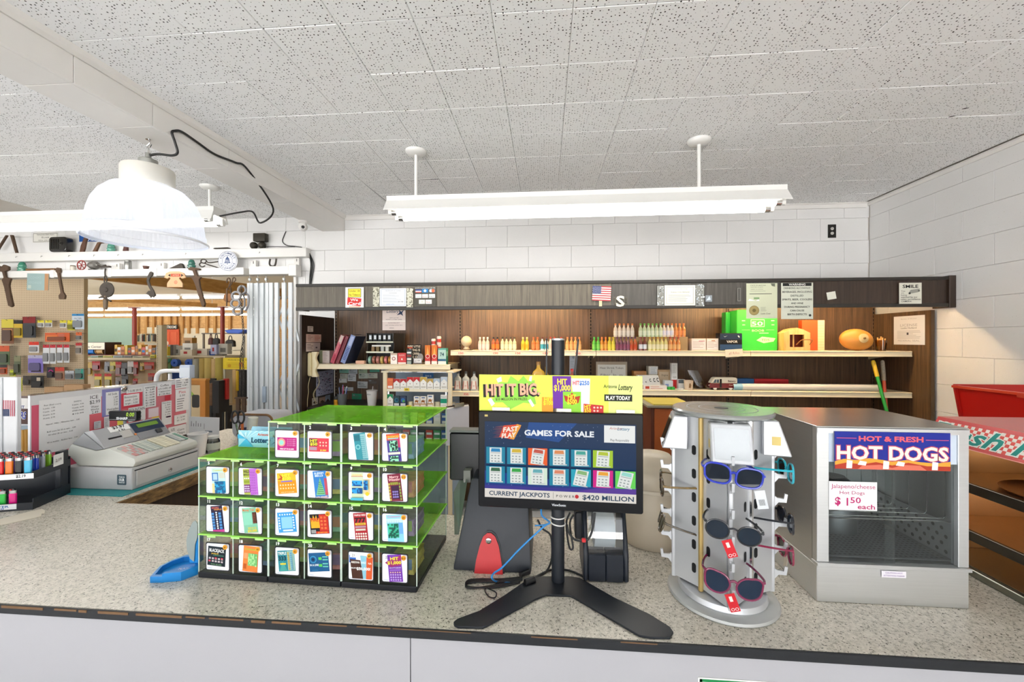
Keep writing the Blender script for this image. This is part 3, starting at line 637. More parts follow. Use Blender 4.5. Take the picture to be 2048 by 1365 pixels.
for i,c in enumerate(tc):
 x=(dx0+dx1)/2-.1+i*.036
 m=MB();m.lathe([(0,0),(.033,0),(.034,.003),(.034,.012),(.0325,.0125),(.0325,.022),(0,.022)],(0,0,0),22,axis='X')
 o=solo(MB().add([(x+v[0],3.445+v[1]+.034,ZB1+.0345+v[2]) for v in m.v],m.f),'tobacco_tin','round tobacco tin on edge, lid colour %s, in the row under the clear rack'%['pale green','brown red','dusty pink','straw yellow','rose','ochre','dark brown'][i],'tin',M(c,.35,.3),group='tins on the left shelf',smooth=35)
PK=.0
def cig(label,u0,v0,u1,v1,Y,z0,col,deco,d=.022,**k):return carton('cigarette_pack',label,'cigarettes',u0,v0,u1,v1,Y,d,col,deco,z0=z0,**k)
carton('tobacco_box','white and maroon tobacco box on the left shelf','box',781,707,794,727,3.44,.06,'#f0ebe4',[('d',.5,.5,.28,'#8a3a3a'),('d',.5,.5,.18,'#f0e8e0'),('r',0,.82,1,1,'#cdb8a6')],z0=ZB1)
carton('tobacco_box','red tobacco box with white diamond on the left shelf','box',795.5,706.5,812,727,3.44,.07,'#cc2f30',[('r',0,.02,1,.16,'#efe7e0'),('p',[(.4,.45),(.52,.56),(.62,.42),(.5,.33)],'#f5ece6'),('t','CLASSIC',.5,.8,.12,'#f0d8d0',.7)],z0=ZB1)
wall_sheet('quote_sign','black sign with cream capitals standing on the left shelf','sign',814.5,689.5,842.5,727,3.48,'#1b1714',[('t','EVERY LITTLE',.5,.9,.11,'#e9d9c0',.9,.02),('t','THING IS',.55,.71,.13,'#e9d9c0',.78,.02),('t','GONNA',.6,.52,.13,'#e9d9c0',.6,.02),('t','BE OK',.6,.34,.12,'#d9c9b0',.6,.02),('r',.04,.8,.4,.86,'#d0502f')],th=.008)
carton('mint_box','small stack of dark and white mint boxes before the black sign','box',813.5,700,823,727,3.44,.03,'#2e3a40',[('r',.05,.0,.95,.22,'#9aa8a4'),('r',.05,.28,.95,.42,'#e0e0da'),('r',.05,.5,.95,.66,'#8a3a34'),('r',.05,.74,.95,.86,'#dfe4e2')],z0=ZB1)
o=MB();o.prism([(x*.026,.03+y*.034) for x,y in[(math.cos(a*PI/8),math.sin(a*PI/8)) for a in range(16)]],0,.004);pp=at(840.5,727,Y=3.43)
solo(MB().add([(pp.x+v[0],3.43+v[2],ZB1+.03+v[1]) for v in o.v],o.f),'oval_tag','grey oval paper tag standing on the left shelf','tag',M('#8d8a86',.6,var=.2,scale=60))
wall_sheet('price_card','white handwritten price card on the left shelf','price card',827,717,843.5,727,3.415,'#f2f0ee',[('F',.03,.05,.97,.95,.08,'#5a4f66'),('t','1.99',.55,.5,.4,'#33304a',.5),('t','2/',.2,.4,.3,'#33304a',.15)])
for i,(a,b) in enumerate(((850,860.5),(863,874))):
 carton('pipe_tobacco_box','tall red and orange tobacco carton, %s of the pair'%('left' if i==0 else 'right'),'box',a,691,b,727,3.44,.035,'#c5302c',[('r',0,.0,1,.17,'#efe4dd'),('r',0,.45,1,1,'#d97a34'),('p',[(.3,.5),(.5,.95),(.75,.55)],'#e9b35a'),('d',.5,.42,.38,'#efe0d6'),('d',.5,.42,.3,'#b02a2a')],z0=ZB1)
for i,(a,b,c_,d) in enumerate(((862,678,872,692),(872.5,673,883.5,692))):
 p=at((a+b*0+c_)/2,700,Y=3.52);r=.019;zz=at(a,b,Y=3.52).z
 tt=thing('tobacco_can','round red and white tobacco can, %s of the two behind the cartons'%('shorter' if i==0 else 'taller'),'can',(p.x,3.52,ZB1+.0004));h=zz-ZB1
 MB().cyl((0,0,0),(0,0,h*.9),r,n=18).build('can',M('#c23a34',.4),tt,smooth=40);MB().lathe([(r+.0004,h*.9),(r+.0004,h*.97),(r*.8,h),(0,h)],n=18).build('lid',M('#efe6e0',.4),tt,smooth=40)
 MB().lathe([(r+.0005,h*.62),(r+.0005,h*.78)],n=18).build('label',INK('#f0dfd8'),tt,smooth=40)
carton('tobacco_box','teal and white tobacco carton at the right end of the left shelf','box',876,697,892,727,3.44,.075,'#a8ccc6',[('r',0,.0,1,.2,'#e9e9e2'),('r',0,.2,1,.33,'#23577a'),('t','74',.5,.62,.22,'#1d4a58',.5,.02),('r',0,.9,1,1,'#5aa99b')],z0=ZB1,side=[('r',0,0,1,1,'#4aa394'),('r',.1,.5,.9,.8,'#8ccfbe')])
p=at(933,683,Y=3.5)
t=thing('ball_trophy','cream ball on a small stand at the left end of the upper shelf','ornament',(p.x,3.5,ZU))
MB().box(-.05,.05,-.035,.035,.0004,.008).build('base',M('#5a4228',.5),t,bev=.002);MB().lathe([(.028,.0082),(.028,.015),(.018,.022),(.02,.03),(0,.03)],n=18).build('stand',M('#e4d8bc',.4),t,smooth=40)
MB().sphere((0,0,.029+.047),.047,20,14).build('ball',M('#e6d5b0',.4,bump=.2,scale=80),t,smooth=60)
PROT={}
def mini(cap,liq,lab,h=.112,r=.0165):
 key=(cap,liq,lab,h)
 if key not in PROT:
  root=bpy.data.objects.new('miniature_bottle',None);root.empty_display_size=.02;INV[root.name]=Matrix()
  b=MB().lathe([(0,.001),(r,0),(r,h*.55),(r*.85,h*.66),(r*.42,h*.76),(r*.4,h*.88)],n=12).build('bottle',M(liq,.12,var=.08,coat=.6),root,smooth=50)
  c=MB().lathe([(r*.5,h*.86),(r*.5,h*.99),(r*.42,h),(0,h)],n=12).build('cap',M(cap,.4),root,smooth=40)
  l=MB().lathe([(r+.0004,h*.12),(r+.0004,h*.46)],n=12).build('label',INK(lab),root,smooth=50)
  PROT[key]=(root,[b,c,l]);COL.objects.link(root);return root
 root,parts=PROT[key]
 n=root.copy();COL.objects.link(n)
 for q in parts:k=q.copy();COL.objects.link(k);k.parent=n
 return n
CN={'#e9e4dc':'white','#2a2420':'black','#4a4238':'dark olive','#e6c98a':'cream','#b5622e':'copper','#6a3a30':'brown','#d8854a':'orange','#3fae3a':'green','#e07a2e':'bright orange','#e2c22a':'yellow','#5a2a4a':'purple','#b0442e':'brick red','#7a2a2a':'dark red','#6fbf4a':'light green','#c9a03a':'gold'}
ORD=('first','second','third','fourth','fifth','sixth');NUM=('','one','two','three','four','five','six')
def row(u0,n,step,Y,z,cap,liq,lab,where,h=.112):
 for i in range(n):
  o=mini(cap,liq,lab,h);p=at(u0+step*i,690,Y=Y);o.location=(p.x,Y,z+.0005)
  o['label']=('%s-capped %s miniature bottle %s'%(CN[cap],LQ[liq],where))+(', %s of %s'%(ORD[i],NUM[n]) if n>1 else '');o['category']='bottle';o['group']='%s-capped miniatures %s'%(CN[cap],where)
LQ={'#e8c9bc':'pale pink','#a85a38':'coppery','#cfc8a4':'straw','#e2c03a':'yellow','#c9743a':'amber','#c9dfe4':'clear blue','#e0a060':'peach','#58b83c':'green','#e08a2a':'orange','#e0cf3a':'lemon','#7a4a5a':'plum','#c2602a':'red amber','#e9dccb':'milky','#cfe0b8':'pale green','#7a3a30':'dark red','#e0d68a':'pale yellow','#d98a4a':'light orange'}
Y1=SF+.028
row(960,3,7.6,Y1,ZU,'#e9e4dc','#e8c9bc','#e9d2cc','on the upper shelf');row(987,2,7.6,Y1,ZU,'#2a2420','#a85a38','#e9823a','on the upper shelf')
row(1005,4,8,Y1,ZU,'#4a4238','#cfc8a4','#dfe0c0','on the upper shelf');row(1046,2,8,Y1,ZU,'#e6c98a','#e2c03a','#e6b030','on the upper shelf')
row(1067,2,8,Y1,ZU,'#b5622e','#c9743a','#d98a52','on the upper shelf');row(1084.5,2,8.5,Y1,ZU,'#6a3a30','#c9dfe4','#3f9ab0','on the upper shelf')
row(1101,2,8,Y1,ZU,'#b0442e','#e8c9bc','#e6c0b0','on the upper shelf');row(1122.5,1,8,Y1,ZU,'#b0442e','#e0a060','#e0a890','on the upper shelf');row(1135,4,8,Y1,ZU,'#d8854a','#e0a060','#e6b070','on the upper shelf')
row(1188.5,2,8,Y1,ZU,'#3fae3a','#58b83c','#7fd05a','in the front row');row(1204,2,7.6,Y1,ZU,'#e07a2e','#e08a2a','#f0b050','in the front row');row(1219,2,7.6,Y1,ZU,'#e2c22a','#e0cf3a','#f0dc50','in the front row')
row(1234.5,4,7.3,Y1,ZU,'#5a2a4a','#7a4a5a','#8a4a62','in the front row');row(1252+11,2,7.3,Y1,ZU,'#5a2a4a','#c2602a','#c9502a','in the front row');row(1281.5,2,8,Y1,ZU,'#7a2a2a','#7a3a30','#dfe0e6','in the front row')
row(1299.5,5,8,Y1,ZU,'#c9a03a','#e0d68a','#ece4bc','in the front row');row(1340.5,3,8,Y1,ZU,'#b0442e','#d98a4a','#e6b070','in the front row')
ZR=ZU+.113;Y2=SF+.075
xa,xb=at(1222,680,Y=Y2).x,at(1374,680,Y=Y2).x
solo(MB().box(xa,xb,Y2-.02,Y2+.06,ZU+.0005,ZR),'bottle_riser','cardboard riser under the back row of miniatures on the upper shelf','riser',M('#b59a70',.8))
row(1231,5,8.4,Y2,ZR,'#d8854a','#e9dccb','#efe6da','in the raised back row');row(1281,6,8,Y2,ZR,'#6fbf4a','#cfe0b8','#e2ecd4','in the raised back row')
row(1328,3,7.8,Y2,ZR,'#e07a2e','#e9dccb','#e8e4ee','in the raised back row');row(1351.5,3,7.8,Y2,ZR,'#e07a2e','#d98a4a','#e89a60','in the raised back row')
for u,z,s,r_ in((922,ZU,'150',ZU),(991,ZU,'150',0),(1036,ZU,'150',0),(1091,ZU,'150',0),(1156,ZU,'150',0),(932,ZB2,'350',0)):
 p=at(u,700,Y=SF-.008);nm={922:'under the ball ornament',991:'under the black-capped bottles',1036:'under the yellow bottles',1091:'beside the monitor post, left',1156:'beside the monitor post, right',932:'under the clear liquor bottles'}[u]
 sheet('price_tag','orange-numbered price tag on the shelf edge %s'%nm,'price tag',FR(p.x,SF-.0063,z-.036),.05,.026,'#eed9c6',[('t',s,.5,.5,.6,'#cf4a2a',.8,.02)],th=.0008)
carton('vape_box','left white vape carton on the upper shelf','box',1383,677.5,1412,701,SF+.03,.1,'#e6d9cc',[('r',.03,.1,.97,.92,'#ece7e6'),('L',.1,.9,.2,.8,5,'#c2b0b4'),('r',.5,.75,.9,.82,'#c98a9a')],z0=ZU)
carton('vape_box','right white vape carton on the upper shelf','box',1413.5,677.5,1437,701,SF+.03,.1,'#e6d9cc',[('r',.03,.1,.97,.92,'#ece7e6'),('L',.1,.9,.2,.8,5,'#c2b0b4'),('r',.4,.78,.7,.85,'#c98a6a')],z0=ZU)
carton('vapor_box','dark blue-black VAPOR carton on the upper shelf','box',1440,667,1484,700.5,SF+.008,.085,'#141a24',[('r',0,.06,1,.36,'#28466a'),('r',0,.36,1,.64,'#0d0f14'),('r',0,.64,1,.95,'#1d2f48'),('t','VAPOR',.55,.52,.13,'#e2ded6',.5,.02),('p',[(.15,.85),(.22,.78),(.34,.86),(.22,.8)],'#dfe3e8'),('p',[(.8,.84),(.84,.88),(.9,.78),(.86,.75)],'#f0ece4')],z0=ZU)
wall_sheet('price_note','pale handwritten note hanging from the upper shelf edge below the VAPOR carton','note',1451,699,1486,714,SF-.009,'#ecdcc4',[('t','all Rillos',.5,.5,.35,'#b98a7a',.6,0,.2)],rot=.06)
xa,xb,zb,zt=px_rect(1474,620,1555,701,SF+.1)
t=thing('green_box','large bright green carton with white game print on the upper shelf','box',((xa+xb)/2,SF+.1,ZU+.0005));W=xb-xa;H=zt-ZU
MB().prism(rrect(W,H,.012),0,.17,fn=lambda a,b,c:(a,c,b+H/2)).build('carton',M('#35b93c',.35),t,bev=.003,smooth=40)
MB().box(-W/2-.04,-W/2-.001,.115,.2,0,H*.97).build('side_carton',M('#1f9a34',.35),t,bev=.004)
mb=MB();decorate(mb,[('t','50',.5,.66,.1,'#d6f0cc',.28,.02),('F',.34,.58,.68,.76,.012,'#d6f0cc'),('t','BOOB',.52,.49,.05,'#c2e6b4',.3,.01),('r',.12,.5,.32,.505,'#c2e6b4'),('r',.72,.5,.92,.505,'#c2e6b4'),('p',[(.48,.25),(.62,.34),(.95,.3),(.9,.22),(.66,.18)],'#d6ecc0'),('t','TDS',.7,.26,.05,'#2f9a34',.2,.01),('r',.55,.42,.78,.435,'#d6f0cc'),('r',.12,.72,.2,.74,'#cfeec4'),('r',.13,.62,.2,.635,'#cfeec4'),('r',.84,.72,.92,.74,'#cfeec4'),('r',.85,.62,.92,.635,'#cfeec4')],W,H);mb.build('print',None,t,frame=FR(0,0,0))
p=at(1594,700,Y=SF+.03)
t=thing('wooden_house_box','pale wooden arched box with an opening and wire handle on the upper shelf','box',(p.x,SF+.03,ZU+.0005));PW=WOOD('#c99a54','#e6c587',.5,'Z',5,.1,'pine')
w,h=.1,.185
pl=[(-w,0),(-w,h*.78),(-w*.55,h*.93),(0,h),(w*.55,h*.93),(w,h*.78),(w,0)]
fp=MB();iw,i0,i1=.055,.03,.13
for q in([(-w,0),(-w,h*.78),(-iw,h*.9),(-iw,0)],[(iw,0),(iw,h*.9),(w,h*.78),(w,0)],[(-iw,i1),(-iw,h*.9),(0,h),(iw,h*.9),(iw,i1)],[(-iw,0),(-iw,i0),(iw,i0),(iw,0)]):fp.prism(q,0,.012,fn=lambda a,b,c:(a,c,b))
fp.build('front',PW,t)
MB().prism(pl,.09,.1,fn=lambda a,b,c:(a,c,b)).build('back',M('#7a2a12',.6),t)
sh=MB()
for a,b in zip(pl,pl[1:]):sh.prism([a,b,(b[0]*.95,b[1]*.96),(a[0]*.95,a[1]*.96)],.0122,.0898,fn=lambda x,y,z:(x,z,y))
sh.build('shell',PW,t)
MB().box(-.02,-.01,.02,.03,i0,i1).build('divider',PW,t)
MB().tube(curve([(-.005,-.002,.05),(.005,-.05,.085),(.04,-.07,.09),(.085,-.05,.085),(.09,-.012,.05)],5),.004,8).build('handle',M('#a06a34',.5),t,smooth=50)
carton('orange_book','orange and cream hardback standing behind the wooden box','book',1604,641,1649,701,SF+.15,.05,'#d9551f',[('r',.7,0,1,1,'#e9c9a0')]+[('r',.72,.1+.09*i,.98,.105+.09*i,'#c9925a') for i in range(9)],z0=ZU)
p=at(1716,700,Y=SF+.06);t=thing('orange_float','round flattened orange float with a pale metal centre on the upper shelf','float',(p.x,SF+.08,ZU+.001))
T_=Matrix.Rotation(-.5,4,'X')@Matrix.Rotation(.12,4,'Y')
RZ=.088
MB().add([tuple(Vector((0,0,RZ))+Matrix.Rotation(.1,3,'Y')@Vector((v[0],v[1],v[2]))) for v in MB().sphere((0,0,0),1,26,16,sc=(.125,.06,.087)).v],MB().sphere((0,0,0),1,26,16).f).build('shell',M('#c98a3c',.45,var=.18,scale=8),t,smooth=60)
MB().lathe([(0,-.008),(.02,-.008),(.036,-.003),(.036,.004)],(.012,-.061,RZ+.012),20,axis='Y').build('hub',M('#d9c08a',.4,.3),t,smooth=40);MB().cyl((.012,-.078,RZ+.012),(.012,-.068,RZ+.012),.008,n=10).build('bolt',M('#8a6a3a',.4,.6),t,smooth=40)
p=at(1760,700,Y=SF+.06);t=thing('cork_cup','small clear cup of wooden pegs at the right end of the upper shelf','cup',(p.x,SF+.05,ZU+.0005))
MB().lathe([(0,.001),(.03,0),(.037,.085),(.0355,.085),(.029,.003),(0,.003)],n=20).build('cup',CLEAR('#f0d8a8',.8,.2),t,smooth=50)
for i in range(7):
 a=i*2.4;r=.006+.003*i
 MB().cyl((r*math.cos(a)*.7,r*math.sin(a)*.7,.004),(r*math.cos(a)*1.1,r*math.sin(a)*1.1,.09+.008*(i%4)),.005,n=7).build('peg',M('#d9a860',.6),t,smooth=50)
wall_sheet('token_sign','framed whiteboard note with handwriting on the lower shelf','sign',1192,724,1254,756,SF+.16,'#a89c8c',[('r',.05,.02,.95,.82,'#cfd0cc'),('t','Heat Shrink Token',.5,.62,.13,'#4a4a48',.75),('t','Filter  In  m',.5,.18,.13,'#3a3a38',.7),('r',.5,.3,.51,.5,'#3a3a38')],th=.006)
def box_l(lab,u0,v0,u1,v1,Y,d,col,deco=(),z0=ZL,**k):return carton('parts_box',lab,'box',u0,v0,u1,v1,Y,d,col,deco,z0=z0,**k)
box_l('plain tan box at the left of the lower shelf',1268,743,1293,776,3.6,.1,'#b8834c')
box_l('small white carton on another carton on the lower shelf',1297,733,1316,778,3.62,.08,'#dcd8cc',[('r',.15,.62,.95,.98,'#eceef0'),('L',.25,.85,.65,.95,4,'#b8c4cc'),('r',.1,.3,.95,.33,'#b09a80')])
box_l('open tan carton with printed flap on the lower shelf',1316,740,1341,778,3.6,.09,'#c2a078',[('r',.1,.2,.85,.88,'#d6c2a4'),('t','Engine',.55,.7,.1,'#6a5a48',.5),('d',.75,.2,.12,'#6a6aa0')])
box_l('tall white and red carton on the lower shelf',1343,727,1355,772,3.55,.045,'#dcdcd8',[('r',0,0,1,.34,'#c22a2a'),('t','ODS',.5,.44,.06,'#333333',.6),('L',.15,.85,.6,.95,8,'#b4b4ae')])
t=thing('parts_tray','long sloping white box with black C marks on the lower shelf','box',(at(1300,770,Y=3.46).x,3.46,ZL+.0355));xa,xb=at(1284,770,Y=3.46).x,at(1326,770,Y=3.46).x;W=xb-xa
MB().prism([(0,0),(.12,0),(.12,.075),(.07,.075)],-W/2,W/2,fn=lambda a,b,c:(c,a,b)).build('box',M('#cfccc6',.5),t,bev=.001)
mb=MB();decorate(mb,[('t','c',.15,.35,.22,'#2a2a2a',.06,.03),('t','c',.34,.35,.22,'#2a2a2a',.06,.03),('t','C',.56,.5,.3,'#2a2a2a',.09,.04),('t','C',.75,.52,.36,'#2a2a2a',.1,.04),('t','C',.92,.55,.4,'#2a2a2a',.1,.04)],W,.1);mb.build('print',None,t,frame=frame((0,0,0),(1,0,0),(0,.07,.075)))
box_l('flat white box printed in red under the sloping box',1287,771,1334,779,3.44,.14,'#ddd6d0',[('r',.08,.2,.25,.8,'#b8402a'),('L',.3,.95,.1,.9,2,'#c28a80')],h=.034)
box_l('small white blue-print carton beside the green tape',1329,762,1346,778,3.5,.06,'#d8dae0',[('r',.1,.3,.5,.6,'#8a9ac8')])
for i,u in enumerate((1338,1345)):
 p=at(u,777,Y=3.46);solo(MB().lathe([(.016,0),(.017,.001),(.017,.022),(.016,.023),(.008,.023),(.008,0),(.016,0)],(p.x,3.455,ZL+.0006),20),'tape_roll','bright green tape roll on the lower shelf, %s one'%('left' if i==0 else 'right'),'tape',M('#2f9a3c',.4),smooth=40)
p=at(1360,777,Y=3.46);solo(MB().lathe([(.026,0),(.028,.002),(.028,.008),(.026,.01),(.014,.01),(.013,0),(.026,0)],(p.x,3.45,ZL+.0006),24),'tape_ring','flat white tape roll lying at the edge of the lower shelf','tape',M('#e6e2da',.5),smooth=40)
box_l('little white carton with dark lid on the lower shelf',1357,760,1371,775,3.5,.05,'#d4d4d2',[('r',0,.62,1,1,'#5a636a')])
p=at(1377,776,Y=3.455);t=thing('paper_cup','small cream printed paper cup on the lower shelf','cup',(p.x,3.455,ZL+.0005))
MB().lathe([(0,.002),(.03,0),(.037,.075),(.039,.076),(.0365,.077),(.029,.004),(0,.004)],n=20).build('cup',M('#d6c2a8',.6),t,smooth=50);MB().poly([(-.01,.02),(.006,.018),(.01,.04),(.002,.06),(-.006,.05)],INK('#8a6a48')).build('print',None,t,frame=FR(0,-.0352,0))
bag=MB();pr=[]
for i in range(9):
 f=i/8;p=at(1394+18*0+(-14 if 0 else 0)+(-12*(f)) if 0 else 1399-14*f,776-40*f,Y=3.57);rx=.055*(1-.25*f);ry=.045*(1-.8*f)
 pr.append((p.x,ZL+.002+.15*f,rx,ry))
n=14
for(x,z,rx,ry) in pr:bag.v+=[(x+rx*math.cos(2*PI*k/n)*(1+.12*math.sin(5*k)),3.57+ry*math.sin(2*PI*k/n)*(1+.15*math.cos(3*k)),z) for k in range(n)]
for i in range(8):
 for k in range(n):bag.f.append((i*n+k,i*n+(k+1)%n,(i+1)*n+(k+1)%n,(i+1)*n+k));bag.m.append(0)
t=thing('parts_bag','crumpled clear plastic bag of small parts on the lower shelf','bag',(pr[0][0],3.57,ZL))
bag.build('bag',CLEAR('#e6d2b0',.8,.35,.12),t,world=True,smooth=25)
gr=MB()
for i in range(40):gr.sphere((pr[0][0]+rnd.uniform(-.035,.035),3.57+rnd.uniform(-.025,.025),ZL+.012+rnd.uniform(0,.045)),rnd.uniform(.006,.011),6,4)
gr.build('small_parts',M('#5a4632',.5,.4,var=.3),t,world=True,kind='stuff')
p=at(1443,776,Y=3.5);t=thing('toy_van','cream and maroon toy delivery van on the lower shelf','toy van',(p.x,3.49,ZL+.0008))
s=.00425;body=[(-25,4),(-25,10),(-22,13),(-17,22),(-14,24),(22,24),(25,22),(25,4)]
SX=lambda a,b,c:(a*s,c,b*s)
MB().prism([(-26,3.5),(-26,8),(-24,13),(25,13),(25,3.5)],-.035,.035,fn=SX).build('lower_body',M('#6a1f22',.25,coat=.5),t,bev=.003,smooth=40)
MB().prism([(-23.5,13.1),(-18,22),(-15,24),(22,24),(25,22),(25,13.1)],-.034,.034,fn=SX).build('upper_body',M('#e6dcc6',.3,coat=.4),t,bev=.003,smooth=40)
for q,n_ in(([(-19.5,14),(-16.6,20),(-13.5,20),(-14.5,14)],'window'),([(-13.4,14),(-12.6,20),(-9.2,20),(-9.2,14)],'window'),([(-7.6,4.5),(-7.6,21),(-4,21),(-4,4.5)],'door_gap')):MB().poly([(a*s,b*s) for a,b in q],INK('#241f1e' if n_=='door_gap' else '#54606a',.15)).build(n_,None,t,frame=FR(0,-.0356,0))
mb=MB();mb.text('Bakery',.062*s/.00425-.0,.0735,.014,INK('#4a2a2a'),w=.06,bold=.02);mb.text('Fresh',.055,.04,.008,INK('#d9c9b4'),w=.03,shear=.3);mb.build('lettering',None,t,frame=FR(0,-.0357,0))
for x in(-16,13):
 for y in(-.034,.024):MB().lathe([(0,0),(.0145,0),(.0155,.002),(.0155,.009),(.0145,.011),(0,.011)],(x*s,y,.0155),16,axis='Y').build('wheel',M('#ded8cf',.5) if y<0 else BLACK,t,smooth=40)
MB().lathe([(0,0),(.006,0),(.006,.004),(0,.006)],(-26*s-.005,-.02,.035),12,axis='X').build('headlamp',CHROME,t,smooth=40)
carton('tool_tray','blue plastic tray behind the rolled paper on the lower shelf','tray',1461,758,1508,773,3.6,.08,'#1f5a96',[],z0=ZL)
carton('tool_tray','red ribbed plastic tray behind the rolled paper on the lower shelf','tray',1509,759,1577,773,3.6,.08,'#c2222a',[('r',.02*i,.1,.02*i+.008,.8,'#9a1a20') for i in range(50)],z0=ZL)
a,b=at(1465,776,Y=3.47),at(1755,768,Y=3.47);t=thing('paper_roll','long rolled sheet of white paper lying along the lower shelf','paper roll',(a.x,3.47,ZL))
r=.027;MB().lathe([(r,0),(r,b.x-a.x),(r-.003,b.x-a.x),(r-.003,0),(r,0)],(a.x,3.47,ZL+r+.0005),22,axis='X').build('roll',M('#d9d6cf',.6,var=.06),t,world=True,smooth=40)
MB().lathe([(r+.0006,0),(r+.0006,.07)],(a.x,3.47,ZL+r+.0005),22,axis='X').build('blue_end',INK('#9ac4d6'),t,world=True,smooth=40)
MB().lathe([(r+.0006,.6),(r+.0008,.75)],(a.x,3.47,ZL+r+.0005),22,axis='X',arc=1.6).build('blue_patch',INK('#7a9ac0'),t,world=True,smooth=40)
def stick(lab,u0,v0,u1,v1,y0,y1,grip,gcol,body,gl):
 a,b=at(u0,v0,Y=y0),at(u1,v1,Y=y1);d=(b-a);e=a+d*((.0-0)+(a.z-.0)/(a.z-b.z));e.z=.01
 e=a+d*((a.z-.01)/(a.z-b.z))
 t=thing('broom_handle',lab,'broom handle',(e.x,e.y,0));n=d.normalized()
 MB().tube([e,a],.0115,10).build('stick',M(body,.35,coat=.3),t,world=True,smooth=50)
 MB().tube([a-n*.02,a-n*.012,a,a+n*gl],[.006,.0125,.014,.014],10).build('grip',gcol,t,world=True,smooth=50)
stick('green broom handle with yellow grip leaning in the right shelf corner',1747,726,1774,826,3.44,3.36,0,M('#e0b82a',.4),'#1f9a34',.11)
stick('orange-red broom handle with speckled grip leaning in the right shelf corner',1765,726,1771,800,3.46,3.43,0,M('#8a8478',.5,var=.5,scale=120),'#c24a2a',.14)
def flask(lab,u,Y,z,h,w,liq,label_c,cap_c,deco,d=.045):
 p=at(u,780,Y=Y);t=thing('liquor_bottle',lab,'bottle',(p.x,Y,z+.0005))
 prof=[(w/2,0),(w/2,.58),(w*.42,.68),(w*.17,.78),(w*.15,.9)]
 m=MB();secs=[]
 for rx,f in[(w/2*.96,0),(w/2,.02),(w/2,.58),(w*.44,.66),(w*.2,.75),(w*.16,.8),(w*.15,.9)]:
  ry=min(rx,d/2);secs.append([(math.copysign(abs(math.cos(2*PI*k/20))**.6,math.cos(2*PI*k/20))*rx,math.copysign(abs(math.sin(2*PI*k/20))**.6,math.sin(2*PI*k/20))*ry,f*h) for k in range(20)])
 for s_ in secs:m.v+=s_
 for i in range(len(secs)-1):
  for k in range(20):m.f.append((i*20+k,i*20+(k+1)%20,(i+1)*20+(k+1)%20,(i+1)*20+k));m.m.append(0)
 m.f.append(tuple(range(19,-1,-1)));m.m.append(0)
 m.build('bottle',liq,t,smooth=50)
 MB().lathe([(w*.17,.88*h),(w*.17,.99*h),(w*.14,h),(0,h)],n=14).build('cap',cap_c,t,smooth=40)
 mb=MB();decorate(mb,deco,w*.8,h*.46,y0=h*.08);mb.build('label',None,t,frame=FR(0,-d/2-.001,0));return t
for i,u in enumerate((916,932,948.5)):
 flask('clear square spirit bottle with red and white label, %s of three'%('left','middle','right')[i],u,3.46,ZB2,.165,.066,M('#a9aca8',.08,var=.06,coat=.8),0,M('#4a4a48',.4),[('p',[(.15,0),(.85,0),(.75,1),(.25,1)],'#e9e2da'),('p',[(.02,.05),(.16,.05),(.26,.9),(.16,.95)],'#b05a4a'),('p',[(.84,.05),(.98,.05),(.84,.95),(.74,.9)],'#b05a4a'),('t','GIN',.5,.4,.16,'#b0473a',.3)])
flask('gold tequila bottle with tan stopper behind the monitor banner',1077,3.5,ZB2,.25,.11,M('#d9a92e',.1,var=.15,coat=.8),0,M('#c99a5a',.5),[('r',.2,.2,.8,.8,'#e6c83a')],d=.06)
flask('small gold bottle squeezed beside the tequila bottle',1092,3.62,ZB2,.2,.05,M('#d9b23e',.1,var=.15,coat=.8),0,M('#c9a23a',.5),[('r',.2,.2,.8,.8,'#e9d27a')])
flask('amber whisky bottle with red cap behind the monitor banner',1144,3.5,ZB2,.19,.075,M('#8a3a1c',.1,var=.2,coat=.8),0,M('#c2302a',.4),[('r',.1,.2,.9,.6,'#e6d6c2')])
wall_sheet('leaflet','pale blue leaflet standing behind the whisky bottle','leaflet',1139,709,1152,752,3.6,'#b8c2d0',[('d',.6,.85,.2,'#8a98ac'),('L',.1,.9,.1,.7,8,'#98a4b4')])
# ================================================================== left bay below the shelf, phone, cigarette rack
XP=-2.0445
def panel_sheet(name,label,cat,u0,v0,u1,v1,col,deco=(),**k):
 a,b=at(u0,v1,X=XP),at(u1,v1,X=XP);c=at((u0+u1)/2,v0,X=XP);d=at((u0+u1)/2,v1,X=XP)
 return sheet(name,label,cat,FX(XP+.0006,(a.y+b.y)/2,d.z),b.y-a.y,c.z-d.z,col,deco,**k)
panel_sheet('sticker','small white sticker near the top of the dark end panel','sticker',615,653,626,664,'#cfc8c4',[('L',.1,.9,.1,.9,3,'#7a7270')])
panel_sheet('note','upper pink handwritten note taped to the dark end panel','note',612,669,642,685,'#d3b7ad',[('L',.08,.45,.2,.9,4,'#8f6f6a'),('L',.55,.95,.2,.9,4,'#c2705c')])
panel_sheet('note','lower pale notes taped to the dark end panel above the phone','note',612,686,640,703,'#d0c2bc',[('L',.05,.5,.2,.9,4,'#4f474a'),('r',.66,.35,.78,.5,'#4a4046')])
rr=random.Random(4)
panel_sheet('flyer','lavender photocopied flyer on the dark end panel right of the phone','flyer',632,742,666.5,790,'#a9abc6',[('r',rr.uniform(0,.9),rr.uniform(0,.95),0,0,'#3a3a52') if 0 else('r',(x:=rr.uniform(.03,.85)),(y:=rr.uniform(.04,.92)),x+rr.uniform(.03,.12),y+rr.uniform(.01,.04),rr.choice(('#33344e','#5a5c80','#d0d2e2','#8a6a86'))) for _ in range(90)])
